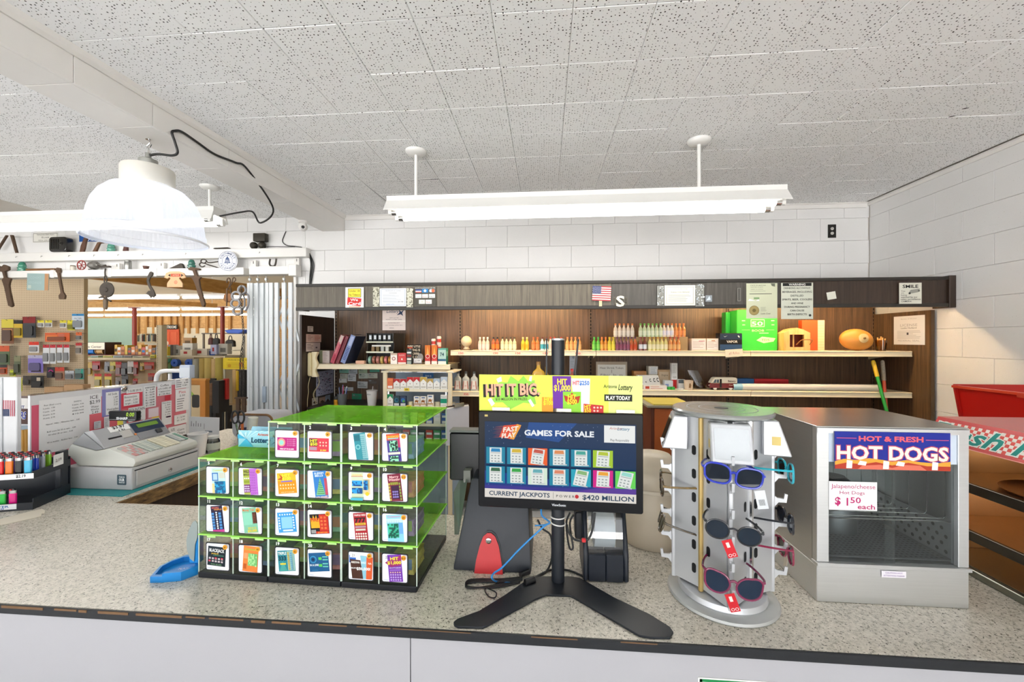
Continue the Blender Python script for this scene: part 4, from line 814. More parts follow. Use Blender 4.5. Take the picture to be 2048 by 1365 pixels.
for i,(u0,v0,u1,v1,c,l) in enumerate(((624,796,635.5,810,'#c2bdb6','pale'),(638,795,650,808,'#a88a7c','brown'),(650.5,791,660,807,'#93a2b8','bluish'))):
 panel_sheet('card','%s little card in the bottom row on the dark end panel'%l,'card',u0,v0,u1,v1,c,[('p',[(.1,.3),(.5,.6),(.9,.2),(.6,.1)],'#4a3a34'),('L',.1,.9,.7,.95,2,'#77706c')])
a=at(626,730,X=XP);t=thing('wall_phone','cream wall telephone on the dark end panel with a coiled cord','telephone',(XP,a.y,a.z));PH=M('#dccfa6',.4,var=.04)
a0,a1=at(614,730,X=XP+.03),at(640,730,X=XP+.03);z0,z1=at(627,754,X=XP+.03).z,at(627,704,X=XP+.03).z;yc=(a0.y+a1.y)/2;wy=min(.1,(a1.y-a0.y));hz=z1-z0
fy=lambda x,y,z:(XP+z,yc+x,(z0+z1)/2+y)
MB().prism(rrect(wy,hz*.94,.02),.002,.03,fn=fy).build('base',PH,t,world=True,bev=.004,smooth=40)
hs=MB();N=14;W_=wy*.52
for i in range(N+1):
 f=i/N;z=z0+hz*(f);th=.028+.02*math.cos(2*PI*f)**2*(1 if 1 else 0);k=1-.25*math.sin(PI*f)
 hs.v+=[(XP+.0305,yc-.01-W_/2*k,z),(XP+.0305+th,yc-.01-W_/2*k*.85,z),(XP+.0305+th,yc-.01+W_/2*k*.85,z),(XP+.0305,yc-.01+W_/2*k,z)]
for i in range(N):
 for k in range(4):hs.f.append((i*4+k,i*4+(k+1)%4,i*4+4+(k+1)%4,i*4+4+k));hs.m.append(0)
hs.f+=[(3,2,1,0),tuple(N*4+k for k in range(4))];hs.m+=[0,0]
hs.build('handset',M('#e2d6b2',.35),t,world=True,bev=.003,smooth=50)
MB().box(XP+.0302,XP+.034,yc+wy*.33,yc+wy*.42,z0+hz*.6,z0+hz*.72).build('hook_button',INK('#4a3a22'),t,world=True)
cp=[];b0=at(636,755,X=XP+.02)
for i in range(150):
 f=i/149;p=at(636-9*f+4*math.sin(f*9),755+64*f,X=XP+.02);cp.append(p+Vector((.006*math.cos(i*1.25)*.9,.006*math.sin(i*1.25),0)))
MB().tube(cp,.0018,5).build('coiled_cord',PH,t,world=True,smooth=60)
MB().tube(curve([at(620,755,X=XP+.012),at(616.5,772,X=XP+.012),at(617,785,X=XP+.01),at(615,800,X=XP+.01),at(614.5,825,X=XP+.01)],5),.002,5).build('line_cord',PH,t,world=True,smooth=60)
YB_=PB-.0006
cards=[(679,737.5,697,746.5,'#7fb5a2','teal printed'),(697.5,737.5,715,748.5,'#b8c0c6','pale blue printed'),(680,748,695,757.5,'#c2c4b6','white and olive'),(695.5,749,712,763,'#d2d4d8','white signed'),(678.5,758,694,766,'#d6d6d4','blank white'),(717,737,734.5,746.5,'#a9bc9a','sage green'),(740,736.5,759,744.5,'#4aa58a','deep teal'),(717.5,747,736,757.5,'#c3ccc0','pale sage left'),(736.5,747,755,757,'#c9c8ba','pale beige right'),(736,759,758,769.5,'#5a4a40','dark photo'),(715,763.5,735,777,'#c8cbcb','pale grey large'),(684,775,706.5,782,'#cfd2d4','long white'),(704,788,723,799,'#2f9a72','lone green'),(763,737,788,745,'#b8bcc2','wide grey')]
for(a,b,c,d,col,l) in cards:
 wall_sheet('business_card','%s business card pinned to the dark panel under the left shelf'%l,'card',a,b,c,d,YB_,col,[('L',.1,.9,.15,.85,3,'#6a6f6c' if l!='blank white' else col),('r',.08,.6,.3,.85,'#4f6a5c' if 'sage' in l or 'teal' in l else '#8a8c90')],rot=rr.uniform(-.03,.03))
bc=thing('back_counter','dark low back counter beneath the left shelf bay','counter',(-1.5,3.36,0))
MB().box(-2.03,-1.335,3.34,PB-.014,1.028,1.05).build('top',WOOD('#1c1511','#33271f',.4,'X',9,.05),bc,world=True,bev=.002);MB().box(-2.02,-1.345,3.37,PB-.016,0,1.0275).build('body',VEND,bc,world=True)
ZC=1.0505
p=at(684.5,811,Y=3.46);t=thing('pen_cup','grey metal cup of pens on the low back counter','pen cup',(p.x,3.46,ZC));MB().lathe([(0,.002),(.034,0),(.044,.1),(.042,.1),(.033,.004),(0,.004)],n=20).build('cup',M('#747a7c',.4,.5),t,smooth=50)
for i,c in enumerate(('#3a5aa0','#e4e6ea','#6a7ab8','#d8dce4','#2a3a6a','#a83a4a')):
 a=i*1.05;MB().cyl((.014*math.cos(a),.014*math.sin(a),.006),(.036*math.cos(a)+.008,.036*math.sin(a),.15+.012*(i%3)),.0042,n=7).build('pen',M(c,.4),t,smooth=50)
p=at(672,811,Y=3.44);t=thing('glue_bottle','yellow and black little bottle beside the pen cup','bottle',(p.x,3.44,ZC));MB().lathe([(0,.001),(.017,0),(.017,.05),(0,.05)],n=16).build('bottle',M('#e0a51e',.4),t,smooth=40);MB().lathe([(.0172,.0502),(.0172,.07),(.012,.08),(0,.08)],n=16).build('cap',BLACK,t,smooth=40);MB().lathe([(.0175,.015),(.0175,.036)],n=16).build('label',INK('#c98a1a'),t,smooth=40)
p=at(744,812,Y=3.44);t=thing('foam_cup','white foam cup with a straw on the low back counter','cup',(p.x,3.44,ZC));MB().lathe([(0,.001),(.034,0),(.046,.13),(.044,.13),(.033,.004),(0,.004)],n=24).build('cup',M('#eae6e2',.6),t,smooth=50);MB().lathe([(.0465,.128),(.048,.13),(.048,.136),(.043,.138),(0,.137)],n=24).build('lid',M('#dcd8d6',.4),t,smooth=40);MB().cyl((.005,0,.137),(.008,0,.17),.003,n=8).build('straw',M('#cfcac8',.4),t);MB().text('Mike',0,.105,.012,INK('#5a5a60'),rot=.1).build('writing',None,t,frame=FR(-.008,-.0452,0))
RY=3.2;t=thing('cigarette_rack','cream-framed cigarette rack with wire shelves below the left shelf','rack',(at(836,800,Y=RY).x,RY,0));rk=t
xa,xb=at(770,800,Y=RY).x,at(900,800,Y=RY).x;zt=at(836,746,Y=RY).z
for x in(xa,xb):MB().box(x-.016,x+.016,RY-.004,RY+.016,.0,zt).build('post',M('#e2d2b0',.5),rk,world=True,bev=.002)
for x in(xa,xb):MB().box(x-.03,x+.03,RY-.006,RY+.3,zt+.0005,zt+.012).build('top_bracket',M('#e2d6bc',.5),rk,world=True)
MB().box(xa-.016,xb+.016,RY+.28,RY+.29,.0,zt).build('back_panel',M('#8fa0b4',.5,var=.06),rk,world=True)
MB().box(xa+.031,xb-.031,RY+.0,RY+.27,zt+.002,zt+.008).build('top_sheet',CLEAR('#dfe6e8',.85,.25),rk,world=True)
RS=[1.226,1.088,.95,.812]
for i,z in enumerate(RS):
 s_=MB().box(xa+.017,xb-.017,RY+.004,RY+.275,z-.005,z).build('shelf',M('#d8cfba',.45),rk,world=True);MB().box(xa+.017,xb-.017,RY-.002,RY+.0035,z-.018,z+.004).build('shelf_front',M('#e9e0c8',.4),s_,world=True)
 for x in(xa+.026,xb-.036):MB().box(x,x+.01,RY-.006,RY-.0025,z-.04,z-.019).build('clip',CHROME,s_,world=True)
wall_sheet('rack_sign','blue THIS IS sign strip inside the top of the cigarette rack','sign',846,747,867,756,RY+.2,'#2f62a0',[('t','THIS IS',.5,.4,.4,'#c9dcf0',.6,.02)])
def chev(top,low='#efece6'):return[('r',0,0,1,1,low),('p',[(0,1),(0,.58),(.5,.84),(1,.58),(1,1)],top),('d',.5,.45,.1,'#b9a9a0'),('r',.12,.1,.88,.26,'#c9c4ba')]
R1=[(774.6,786,757,'#d9622a',[('r',.1,.08,.9,.3,'#efe6dc'),('r',0,.8,1,.86,'#e88a4a')],'orange'),(786.8,799.5,758.5,'#efece6',chev('#b42a2e'),'red chevron, first of the short pair'),(800.6,813,758.5,'#efece6',chev('#b42a2e'),'red chevron, second of the short pair'),(814,826.5,755,'#efece6',chev('#c2292c'),'tall red chevron, left one'),(827,839.5,755,'#efece6',chev('#c2292c'),'tall red chevron, right one'),(840.5,853,755,'#efece6',chev('#c2a04a'),'tall gold chevron'),(854.3,866,758.5,'#efece6',chev('#b8964a'),'short gold chevron'),(867.2,879.5,758,'#e8e9ea',chev('#a9b8c8'),'pale silver chevron'),(881.5,894.5,754.5,'#e8e9ea',chev('#bcc8d4'),'tall silver chevron')]
for(a,b,v,c,d,l) in R1:cig('%s cigarette pack on the top shelf of the rack'%l,a,v,b,777.5,RY+.008,RS[0]+.0005,c,d,group='packs on the rack top shelf')
cam_p=[(.15,.3),(.22,.3),(.26,.42),(.6,.42),(.68,.3),(.75,.3),(.72,.5),(.82,.55),(.84,.64),(.7,.58),(.6,.6),(.5,.7),(.42,.6),(.3,.64),(.2,.56)]
cam_d2=[('r',0,0,1,.3,'#c9a070'),('p',cam_p,'#a0622e'),('r',.2,.82,.8,.92,'#4a6a9a'),('r',.1,.04,.9,.18,'#e6ddd0')]
R2=[(774.6,786,789,'#efece6',chev('#1f8a5a'),'green chevron'),(787,799,793,'#12343c',[('d',.5,.6,.35,'#2f7a8a'),('d',.55,.62,.22,'#1a3a5a'),('r',.1,.06,.9,.3,'#d8dcd8')],'teal swirl'),(800,812,793,'#12284a',[('d',.5,.6,.35,'#2f6ab0'),('d',.6,.5,.2,'#5ab05a'),('r',.1,.06,.9,.3,'#d8dcd8')],'blue swirl'),(827.5,839.5,793.5,'#efe9df',cam_d2,'tan animal, left one'),(840.5,852.5,793.5,'#efe9df',cam_d2,'tan animal, right one'),(854.5,866.5,790.5,'#f0ece6',cam_d2,'tall tan animal'),(881,893.8,790.5,'#efece6',[('r',0,.3,1,.68,'#1f9a78'),('t','Newport',.5,.84,.1,'#4a8a7a',.8),('r',.1,.06,.9,.2,'#d8d4ca')],'green banded')]
for(a,b,v,c,d,l) in R2:cig('%s cigarette pack on the second shelf of the rack'%l,a,v,b,812.5,RY+.008,RS[1]+.0005,c,d,group='packs on the rack second shelf')
for i,u in enumerate((820.5,874.5)):
 p=at(u,812,Y=RY+.02);solo(MB().lathe([(.018,0),(.018,.034),(.014,.036),(.006,.036),(.006,0),(.018,0)],(p.x,RY+.03,RS[1]+.0006),18),'pack_pusher','empty-slot pusher on the second rack shelf, %s'%('near the yellow new tag' if i==0 else 'beside the green banded pack'),'pusher',M('#dcd2b0',.5),smooth=40)
for(a,b,z,l) in((808.5,819,RS[0],'on the top rack shelf'),(813,823,RS[1],'on the second rack shelf')):
 p=at((a+b)/2,800,Y=RY);sheet('new_tag','yellow NEW tag %s'%l,'tag',FR(p.x,RY-.0035,z-.012),.042,.022,'#f0d23a',[('t','NEW',.5,.5,.5,'#2a2a22',.6,.03)])
cols=[('#2f5aa8','blue'),('#b5302e','red'),('#e9e6e0','white'),('#3a8a5a','green'),('#c9a24a','gold'),('#30343a','black')]
for ri in(2,3):
 for k in range(8):
  c,l=cols[(k*2+ri)%6];c,l=('#2f5aa8','blue') if k==7 else(c,l);x=xa+.045+k*(xb-xa-.09)/7
  t=thing('cigarette_pack','%s pack, place %s from the left on the %s rack shelf behind the ticket case'%(l,('one','two','three','four','five','six','seven','eight')[k],('third','fourth')[ri-2]),'cigarettes',(x,RY+.008,RS[ri]+.0005),0,'packs on the rack %s shelf'%('third','fourth')[ri-2])
  MB().box(-.027,.027,0,.022,0,.086).build('box',M(c,.45),t,bev=.001);mb=MB();decorate(mb,[('r',.1,.06,.9,.3,'#e0dcd4'),('r',.1,.6,.9,.8,'#d0d4da')],.054,.086);mb.build('print',None,t,frame=FR(0,0,0))
a=at(914,805,Y=3.17)
t=thing('clipboard','clipboard with papers hanging by the right post of the cigarette rack','clipboard',(a.x,3.17,a.z-.32))
R=Matrix.Rotation(.9,4,'Z')
for i,(c,dz,n_) in enumerate((('#3a2a22',0,'board'),('#dcdcda',.008,'paper'),('#b4b8c4',.013,'back_paper'))):MB().box(-.11,.11,-.004+dz*-1,-.001-dz,0,.3-.01*i).build(n_,M(c,.6),t,frame=R)
MB().box(-.05,.05,-.03,-.0145,.285,.315).build('clip',CHROME,t,frame=R,bev=.003)
# ================================================================== opening with folding gate
GY=3.86
HX0=-5.95
GT=M('#e2e0dc',.45,var=.03)
jn=[HX0,at(105,550,Y=3.8).x,at(219,548,Y=3.8).x,at(310,548,Y=3.8).x,at(487,545,Y=3.8).x]
hd=thing('door_track','white boxed sliding-door track across the top of the opening','track',(-4.3,3.8,2.268))
for a,b in zip(jn,jn[1:]):MB().box(a+.001,b-.001,3.80,3.885,2.268,2.338).build('track_box',GT,hd,world=True,bev=.002)
for x in jn[1:-1]:MB().box(x-.02,x+.02,3.796,3.7995,2.262,2.341).build('joint_cover',GT,hd,world=True)
ub=thing('ledge_board','white ledge board with cup hooks high above the opening','ledge',(-4.1,3.83,2.448));xu=at(612,505,Y=3.83).x
MB().box(HX0,xu,3.83,BW-.001,2.442,2.53).build('board',GT,ub,world=True,bev=.002)
for u in(35,85,140,190,238,287,373,520):
 p=at(u,515,Y=3.828);z=2.492;MB().tube(curve([(p.x,3.8295,z),(p.x,3.815,z),(p.x+.008,3.81,z-.004),(p.x+.008,3.81,z-.012),(p.x,3.81,z-.014)],3),.0016,5).build('cup_hook',BLACK,ub,world=True)
gt=thing('folding_gate','folded grey-white steel lattice gate beside the opening','gate',(-2.75,GY,0));GM=M('#d2d7da',.45,0,var=.05,scale=6)
ta,tb=at(498,545,Y=3.80).x,at(577,540,Y=3.80).x
MB().box(ta,tb,3.80,3.88,2.268,2.345).build('track',GT,gt,world=True,bev=.002)
MB().box(tb+.001,tb+.08,3.795,3.885,2.25,2.36).build('track_end',GT,gt,world=True,bev=.003)
ztop=at(530,566,Y=GY).z
sl=[(496.5,0),(502,0),(507.5,.02),(513,0),(518.5,.02),(524,0),(529.5,.02),(534,0),(541.5,0),(552.5,0),(567,0),(580,0)]
XS=[]
for u,dy in sl:
 x=at(u,700,Y=GY).x;XS.append(x);y=GY+dy;w=.0135 if u<537 else .019
 MB().prism([(-w,.022),(-w,0),(w,0),(w,.022),(w-.003,.022),(w-.003,.003),(-w+.003,.003),(-w+.003,.022)],.02,ztop,fn=lambda a,b,c:(x+a,y+b,c)).build('slat',GM,gt,world=True)
zz=lambda v:at(560,v,Y=GY).z
for vp,va,vb in((636,592,683),(775,729,822)):
 for i in range(8,12):
  x0=XS[i];x1=XS[i+1] if i<11 else x0+.07
  for v_ in(va,vb):
   A,B=Vector((x0,GY+.03,zz(vp))),Vector((x1+(.012 if i<11 else 0),GY+.034,zz(v_)));d=(B-A).normalized();n=Vector((-d.z,0,d.x))*.011
   MB().add([A-n,A+n,B+n,B-n]+[q+Vector((0,.004,0)) for q in(A-n,A+n,B+n,B-n)],[(0,3,2,1),(4,5,6,7),(0,1,5,4),(1,2,6,5),(2,3,7,6),(3,0,4,7)]).build('lattice_bar',GM,gt,world=True)
for vp in(636,775):
 for x,(u,dy) in zip(XS,sl):MB().lathe([(0,-.003),(.005,-.0025),(.006,0)],(x,GY+dy-.0003,zz(vp)),8,axis='Y').build('rivet',GM,gt,world=True,smooth=40)
for u in(499,515,531.5,567.5):
 x=at(u,556,Y=GY).x;MB().cyl((x,GY+.005,ztop+.0005),(x,GY+.005,2.267),.005,n=8).build('hanger_rod',CHROME,gt,world=True);MB().lathe([(0,-.012),(.014,-.012),(.016,-.004),(.016,.004),(.014,.012),(0,.012)],(x,GY+.005,ztop+.035),10).build('hanger_nut',M('#c2c4c0',.4,.6),gt,world=True,smooth=40)
MB().box(XS[6]-.02,XS[6]+.02,GY-.012,GY-.0005,at(510,805,Y=GY).z,at(510,773,Y=GY).z).build('lock_plate',M('#a3b2c2',.4,.3),gt,world=True,bev=.002)
MB().box(-2.5,-2.476,BW-.03,BW+.2,0,2.26).build('jamb',GT,None)['kind']='structure';bpy.data.objects['jamb'].name='trim_3'
p=at(597,750,Y=BW);t=thing('junction_box','small pale wall box beside the folding gate','wall box',(-2.415,BW-.001,at(597,762,Y=BW).z));MB().box(-.03,.03,-.035,-.001,0,.115).build('box',M('#cfd3c6',.45),t,bev=.004);MB().box(-.02,.02,-.039,-.0352,.02,.095).build('cover',M('#d8dccf',.45),t,bev=.001)
def chain(name,label,pts,r=.0105,wire=.0032):
 P=curve(pts,20);t=thing(name,label,'chain',tuple(P[-1]));acc=0;last=P[0];k=0;links=[P[0]]
 for q in P[1:]:
  if(q-links[-1]).length>=r*2.25:links.append(q)
 for k,(a,b) in enumerate(zip(links,links[1:])):
  c=(a+b)/2;d=(b-a).normalized();s=d.cross(Vector((0,1,0))).normalized() if k%2==0 else Vector((0,1,0));h=r*1.45;w=r*.72
  ov=[c+d*(h*math.sin(2*PI*i/10))+s*(w*math.cos(2*PI*i/10)) for i in range(10)]
  MB().tube(ov,wire,5,closed=True).build('link',IRON,t,world=True,smooth=60)
 return t
chain('chain','dark iron chain hanging in front of the folding gate',[at(483,571,Y=3.715),at(484,620,Y=3.715),at(487,672,Y=3.715),at(484,697,Y=3.715),at(481,720,Y=3.715),at(480,770,Y=3.715),at(480,828,Y=3.715)])
chain('chain','second strand of dark chain ending above the hanging scissors',[at(485,697,Y=3.79),at(486.5,740,Y=3.79),at(487,800,Y=3.79)])
# ================================================================== antiques above the opening
def cut(name,label,cat,pts,Y,th,mat,bev=.003,group='old tools hung above the opening'):
 q=[at(u,v,Y=Y) for u,v in pts]
 if sum((a.x*b.z-b.x*a.z) for a,b in zip(q,q[1:]+q[:1]))<0:q=q[::-1]
 mb=MB();mb.prism([(p.x,p.z) for p in q],0,th,fn=lambda a,b,c:(a,Y-c,b));mb.f=[f[::-1] for f in mb.f] if False else mb.f
 return solo(mb,name,label,cat,mat,group=group,bev=bev,smooth=35)
HY=3.795
cut('pipe_wrench','rusty wrench hanging at the far left of the track','wrench',[(-4,531),(8,534),(12,530),(22,534),(22,541),(14,544),(16,555),(26,558),(23,566),(22,572),(24,585),(30,612),(27,615),(21,612),(13,575),(8,560),(12,556),(9,545),(0,543),(-6,545)],HY,.022,RUST)
wall_sheet('metal_plaque','weathered blue-grey metal plaque hanging on the track','plaque',54.5,547.5,97.5,581,HY,'#8fa5a3',[('r',.82,0,1,1,'#a9805c'),('t','COVERT',.4,.75,.14,'#9db2b0',.5),('t','MERCHANDISE',.38,.45,.14,'#9db2b0',.6),('r',.05,.1,.2,.3,'#b0bcb0')],rot=-.03,th=.004)
cut('socket_wrench','slim rusty brake wrench hanging right of the metal plaque','wrench',[(115,538),(118,536),(124,537),(124,545),(122,547),(129,584),(134,592),(133,599),(122,599),(121,592),(125,586),(118,547),(115,544)],HY,.02,RUST)
t=thing('hand_drill','old iron hand drill with round gear wheel hanging on a ring','drill',tuple(at(212,618,Y=HY-.02)))
p=at(211,545,Y=HY-.012);MB().box(p.x-.06,p.x+.055,HY-.03,HY-.001,at(211,536,Y=HY).z,at(211,533,Y=HY).z).build('bracket',IRON,t,world=True,bev=.002)
MB().tube([at(u,v,Y=HY-.012) for u,v in((211,537),(210,545),(210.5,552))],.007,8).build('hook',IRON,t,world=True,smooth=50)
c=at(211,560,Y=HY-.012);MB().tube([c+Vector((.014*math.cos(a*PI/7),0,.045*math.sin(a*PI/7))) for a in range(14)],.005,6,closed=True).build('ring',IRON,t,world=True,smooth=50)
c=at(213,580,Y=HY-.02);MB().lathe([(0,-.012),(.02,-.012),(.024,-.004),(.075,-.004),(.079,0),(.079,.008),(.024,.008),(0,.008)],c,28,axis='Y').build('gear_wheel',IRON,t,world=True,smooth=35)
MB().tube([at(u,v,Y=HY-.02) for u,v in((211,592),(211,602),(211,612),(211,620))],[.012,.02,.018,.014],10).build('handle',M('#6a5a48',.6,var=.2),t,world=True,smooth=50)
MB().tube([at(u,v,Y=HY-.03) for u,v in((198,596),(204,594.5),(212,597),(222,603))],[.008,.01,.008,.009],8).build('crank',IRON,t,world=True,smooth=50)
cut('iron_hook','curved black iron lever hanging beside the phone-shaped plaque','lever',[(301,545),(304,543.5),(307.5,546),(307,551),(302,557),(300,563),(303,572),(309,581),(313,591),(309,596),(306,594),(303,597),(300,591),(294,588),(299,582),(303,582),(298,572),(295,563),(297,553)],HY,.014,IRON)
t=thing('phone_plaque','tan wooden plaque shaped like an old telephone','plaque',tuple(at(351,575,Y=HY)))
def ctpart(pts,th,mat,n,y=HY,par=None):
 q=[at(u,v,Y=y) for u,v in pts]
 if sum((a.x*b.z-b.x*a.z) for a,b in zip(q,q[1:]+q[:1]))<0:q=q[::-1]
 MB().prism([(p.x,p.z) for p in q],0,th,fn=lambda a,b,c:(a,y-c,b)).build(n,mat,par or t,world=True,bev=.001)
TAN=M('#cfa27a',.6,var=.08)
ctpart([(330.5,556),(334,547),(342,543.5),(360,543.5),(369,547),(373,556),(366,558),(362,555),(360,558),(364,563),(367,568),(367,575),(336,575),(336,568),(339,563),(343,558),(341,555),(337,558)],.012,TAN,'board')
MB().add([tuple(at(u,v,Y=HY-.0125)) for u,v in((342,548),(361,548),(361,553.5),(342,553.5))][::-1],[(0,1,2,3)]).build('red_band',INK('#b0452e'),t,world=True)
for q in(((341,548),(335.5,551),(341,554)),((362,548),(367.5,551),(362,554))):MB().add([tuple(at(u,v,Y=HY-.0125)) for u,v in q],[(0,1,2)]).build('arrow',INK('#3a2a22'),t,world=True)
c=at(351.5,565,Y=HY-.0125);MB().lathe([(.012,0),(.017,0)],c,16,axis='Y').build('dial',INK('#b85a44'),t,world=True);MB().lathe([(.0,0),(.006,0)],c,10,axis='Y').build('dial_centre',INK('#b85a44'),t,world=True)
p=at(351.5,550.7,Y=HY-.013);MB().text('ANTIQUE',0,0,.014,INK('#e6c0a4'),w=.07).build('lettering',None,t,frame=Matrix.Translation(-t.location)@FR(p.x,p.y,p.z))
cut('pipe_wrench','rusty adjustable wrench hanging right of the phone-shaped plaque','wrench',[(379,537),(386,535),(403,538),(402,541),(394,541),(398,553),(405,555),(401,560),(403,575),(408,592),(413,608),(411,614.5),(407,614),(402,600),(394,572),(389,560),(384,555),(392,553),(388,542),(380,541)],HY,.022,RUST)
t=thing('pulley_block','rusty pulley block with double hook hanging at the gate','pulley',tuple(at(457,613,Y=HY-.02)))
MB().tube(curve([at(u,v,Y=HY-.02) for u,v in((453.5,566),(455,558),(459,557),(461,563),(459,570),(458,574))],4),.006,8).build('hook',RUST,t,world=True,smooth=50)
MB().tube(curve([at(u,v,Y=HY-.022) for u,v in((459,574),(464,566),(466,557),(470,556),(471,561),(468,564))],4),.005,8).build('back_hook',RUST,t,world=True,smooth=50)
MB().tube([at(459,577,Y=HY-.02)+Vector((.014*math.cos(a*PI/5),0,.02*math.sin(a*PI/5))) for a in range(10)],.004,6,closed=True).build('swivel',RUST,t,world=True,smooth=50)
c=at(457.5,596,Y=HY-.005);MB().lathe([(0,-.022),(.03,-.022),(.045,-.014),(.045,-.006),(.036,0),(.045,.006),(.045,.014),(.03,.022),(0,.022)],c,24,axis='Y').build('wheel',M('#8a5c36',.6,.1,var=.25,scale=30,bump=.3),t,world=True,smooth=40)
for s_ in(-1,1):MB().box(c.x-.007,c.x+.007,c.y+s_*.026-.003,c.y+s_*.026+.003,c.z-.085,c.z+.09).build('strap',RUST,t,world=True,bev=.002)
t=thing('ringed_iron_tool','big grey iron tool with four rings hanging over the gate edge','iron tool',tuple(at(478,630,Y=3.77)));KM=M('#8c8a8c',.5,.3,var=.15,scale=30,bump=.2)
for u,v,rx,rz_ in((484,580.5,.038,.038),(472.5,592.5,.044,.04),(471,607.5,.044,.04),(475,622.5,.044,.036)):
 c=at(u,v,Y=3.745);MB().tube([c+Vector((rx*math.cos(a*PI/10),0,rz_*math.sin(a*PI/10))) for a in range(20)],.0115,8,closed=True).build('ring',KM,t,world=True,smooth=50)
MB().tube(curve([at(u,v,Y=3.765) for u,v in((490,587),(496.5,591),(497.5,602),(495,614),(490.5,623))],5),[.009]*20+[.004],8).build('guard',KM,t,world=True,smooth=50)
MB().tube(curve([at(u,v,Y=3.765) for u,v in((487,590),(489,600),(489,612),(485,620))],4),.009,8).build('grip_bar',KM,t,world=True,smooth=50)
c=at(456,522.5,Y=3.79);t=thing('enamel_sign','round white enamel telephone sign with blue bell on the track','sign',(c.x,3.79,c.z-.1));R_=.1
MB().lathe([(0,-.008),(R_*.9,-.006),(R_,0),(R_*.96,.003),(0,.003)],(0,0,.1),36,axis='Y').build('plate',M('#e8eaee',.25,coat=.5),t,smooth=40)
mb=MB();BL=INK('#27406f',.3)
def ringpoly(r0,r1,m,z):
 n=32
 for i in range(n):
  a,b=2*PI*i/n,2*PI*(i+1)/n;mb.add([(r0*math.cos(a),r0*math.sin(a),z),(r1*math.cos(a),r1*math.sin(a),z),(r1*math.cos(b),r1*math.sin(b),z),(r0*math.cos(b),r0*math.sin(b),z)],[(0,1,2,3)],m)
ringpoly(.052,.056,BL,0);ringpoly(.093,.096,BL,0)
mb.poly([(-.034,-.022),(-.024,-.004),(-.02,.022),(-.008,.034),(.008,.034),(.02,.022),(.024,-.004),(.034,-.022)],BL,0);mb.disc(0,-.03,.006,BL,0);mb.disc(0,.038,.007,BL,0)
mb.text('BELL',0,.006,.011,INK('#e8eaee'));mb.text('SYSTEM',0,-.01,.009,INK('#e8eaee'),w=.036)
for s_,a0,a1,r,fl in(('SOUTHWEST',158,22,.0745,0),('TELEPHONE',202,338,.0745,1)):
 for i,ch in enumerate(s_):
  a=math.radians(a0+(a1-a0)*i/(len(s_)-1));mb.text(ch,r*math.cos(a),r*math.sin(a),.02,BL,rot=a-PI/2 if not fl else a+PI/2,z=.0002,bold=.02)
mb.build('lettering',None,t,frame=FR(0,-.0085,.1))
TZ,BZ=2.3392,2.5305
def insulator(label,u,Y,z,s=1.0,col='#3f8a72'):
 p=at(u,540,Y=Y);t=thing('glass_insulator',label,'insulator',(p.x,Y,z),0,'green glass insulators above the opening')
 MB().lathe([(0,0),(.034*s,0),(.036*s,.006*s),(.03*s,.018*s),(.036*s,.028*s),(.036*s,.036*s),(.027*s,.042*s),(.031*s,.05*s),(.03*s,.06*s),(.022*s,.085*s),(.013*s,.093*s),(0,.095*s)],n=20).build('glass',M(col,.15,var=.12,coat=.7),t,smooth=60)
insulator('green glass insulator at the left end of the track',44.5,3.84,TZ,1.05);insulator('dark green glass insulator left of the round enamel sign',383.5,3.84,TZ,1.0,'#2f6a5c');insulator('green glass insulator on the high ledge under the dome lamp',222.5,3.875,BZ,1.0,'#4a9a84')
p,q=at(54,545,Y=3.85),at(112,545,Y=3.85);solo(MB().box(p.x,q.x,3.835,3.87,TZ,TZ+.028),'wood_block','long brown wooden block lying on the track','wood',WOOD('#5a3c22','#95683c',.7,'X',6,.1),bev=.004)
t=thing('bench_grinder','hand-cranked grinder with red spoked wheel on the track','grinder',(at(180,540,Y=3.84).x,3.84,TZ));RED=M('#8a2420',.5,var=.15)
c=at(163,534,Y=3.825);c.z=TZ+.052;MB().tube([c+Vector((.047*math.cos(a*PI/12),0,.047*math.sin(a*PI/12))) for a in range(24)],.005,7,closed=True).build('wheel_rim',RED,t,world=True,smooth=50)
for k in range(3):MB().tube([c+Vector((.045*math.cos(k*PI/3+.2),0,.045*math.sin(k*PI/3+.2))),c-Vector((.045*math.cos(k*PI/3+.2),0,.045*math.sin(k*PI/3+.2)))],.0035,6).build('spoke',RED,t,world=True)
d=at(187,534,Y=3.84);MB().lathe([(0,-.065),(.012,-.065),(.016,-.04),(.034,-.03),(.042,0),(.038,.035),(.018,.045),(.012,.075),(0,.075)],(d.x,3.84,TZ+.052),20,axis='X').build('housing',M('#8d8a86',.35,.7,var=.2),t,world=True,smooth=50)
MB().box(d.x-.03,d.x+.03,3.815,3.865,TZ,TZ+.012).build('foot',IRON,t,world=True);MB().tube([(d.x+.06,3.83,TZ+.05),(d.x+.1,3.825,TZ+.035),(d.x+.16,3.82,TZ+.045)],[.008,.006,.009],7).build('lever',IRON,t,world=True,smooth=50)
def jar(label,u,Y,z,r,h,body,lid=None):
 p=at(u,540,Y=Y);t=thing('jar',label,'jar',(p.x,Y,z));MB().lathe([(0,.001),(r*.95,0),(r,.004),(r,h*.78),(r*.85,h*.84)],n=18).build('body',body,t,smooth=50)
 MB().lathe([(r*.9,h*.83),(r*.95,h*.84),(r*.95,h*.98),(r*.85,h),(0,h)],n=18).build('lid',lid or M('#8a8a86',.4,.7),t,smooth=40)
jar('silver ribbed tin can on the track',256,3.84,TZ,.03,.095,M('#9a9b98',.3,.7,var=.2));jar('small cloudy jar left of the red wheel on the track',146,3.85,TZ,.022,.055,M('#c9c4b8',.3),M('#6a5a42',.6))
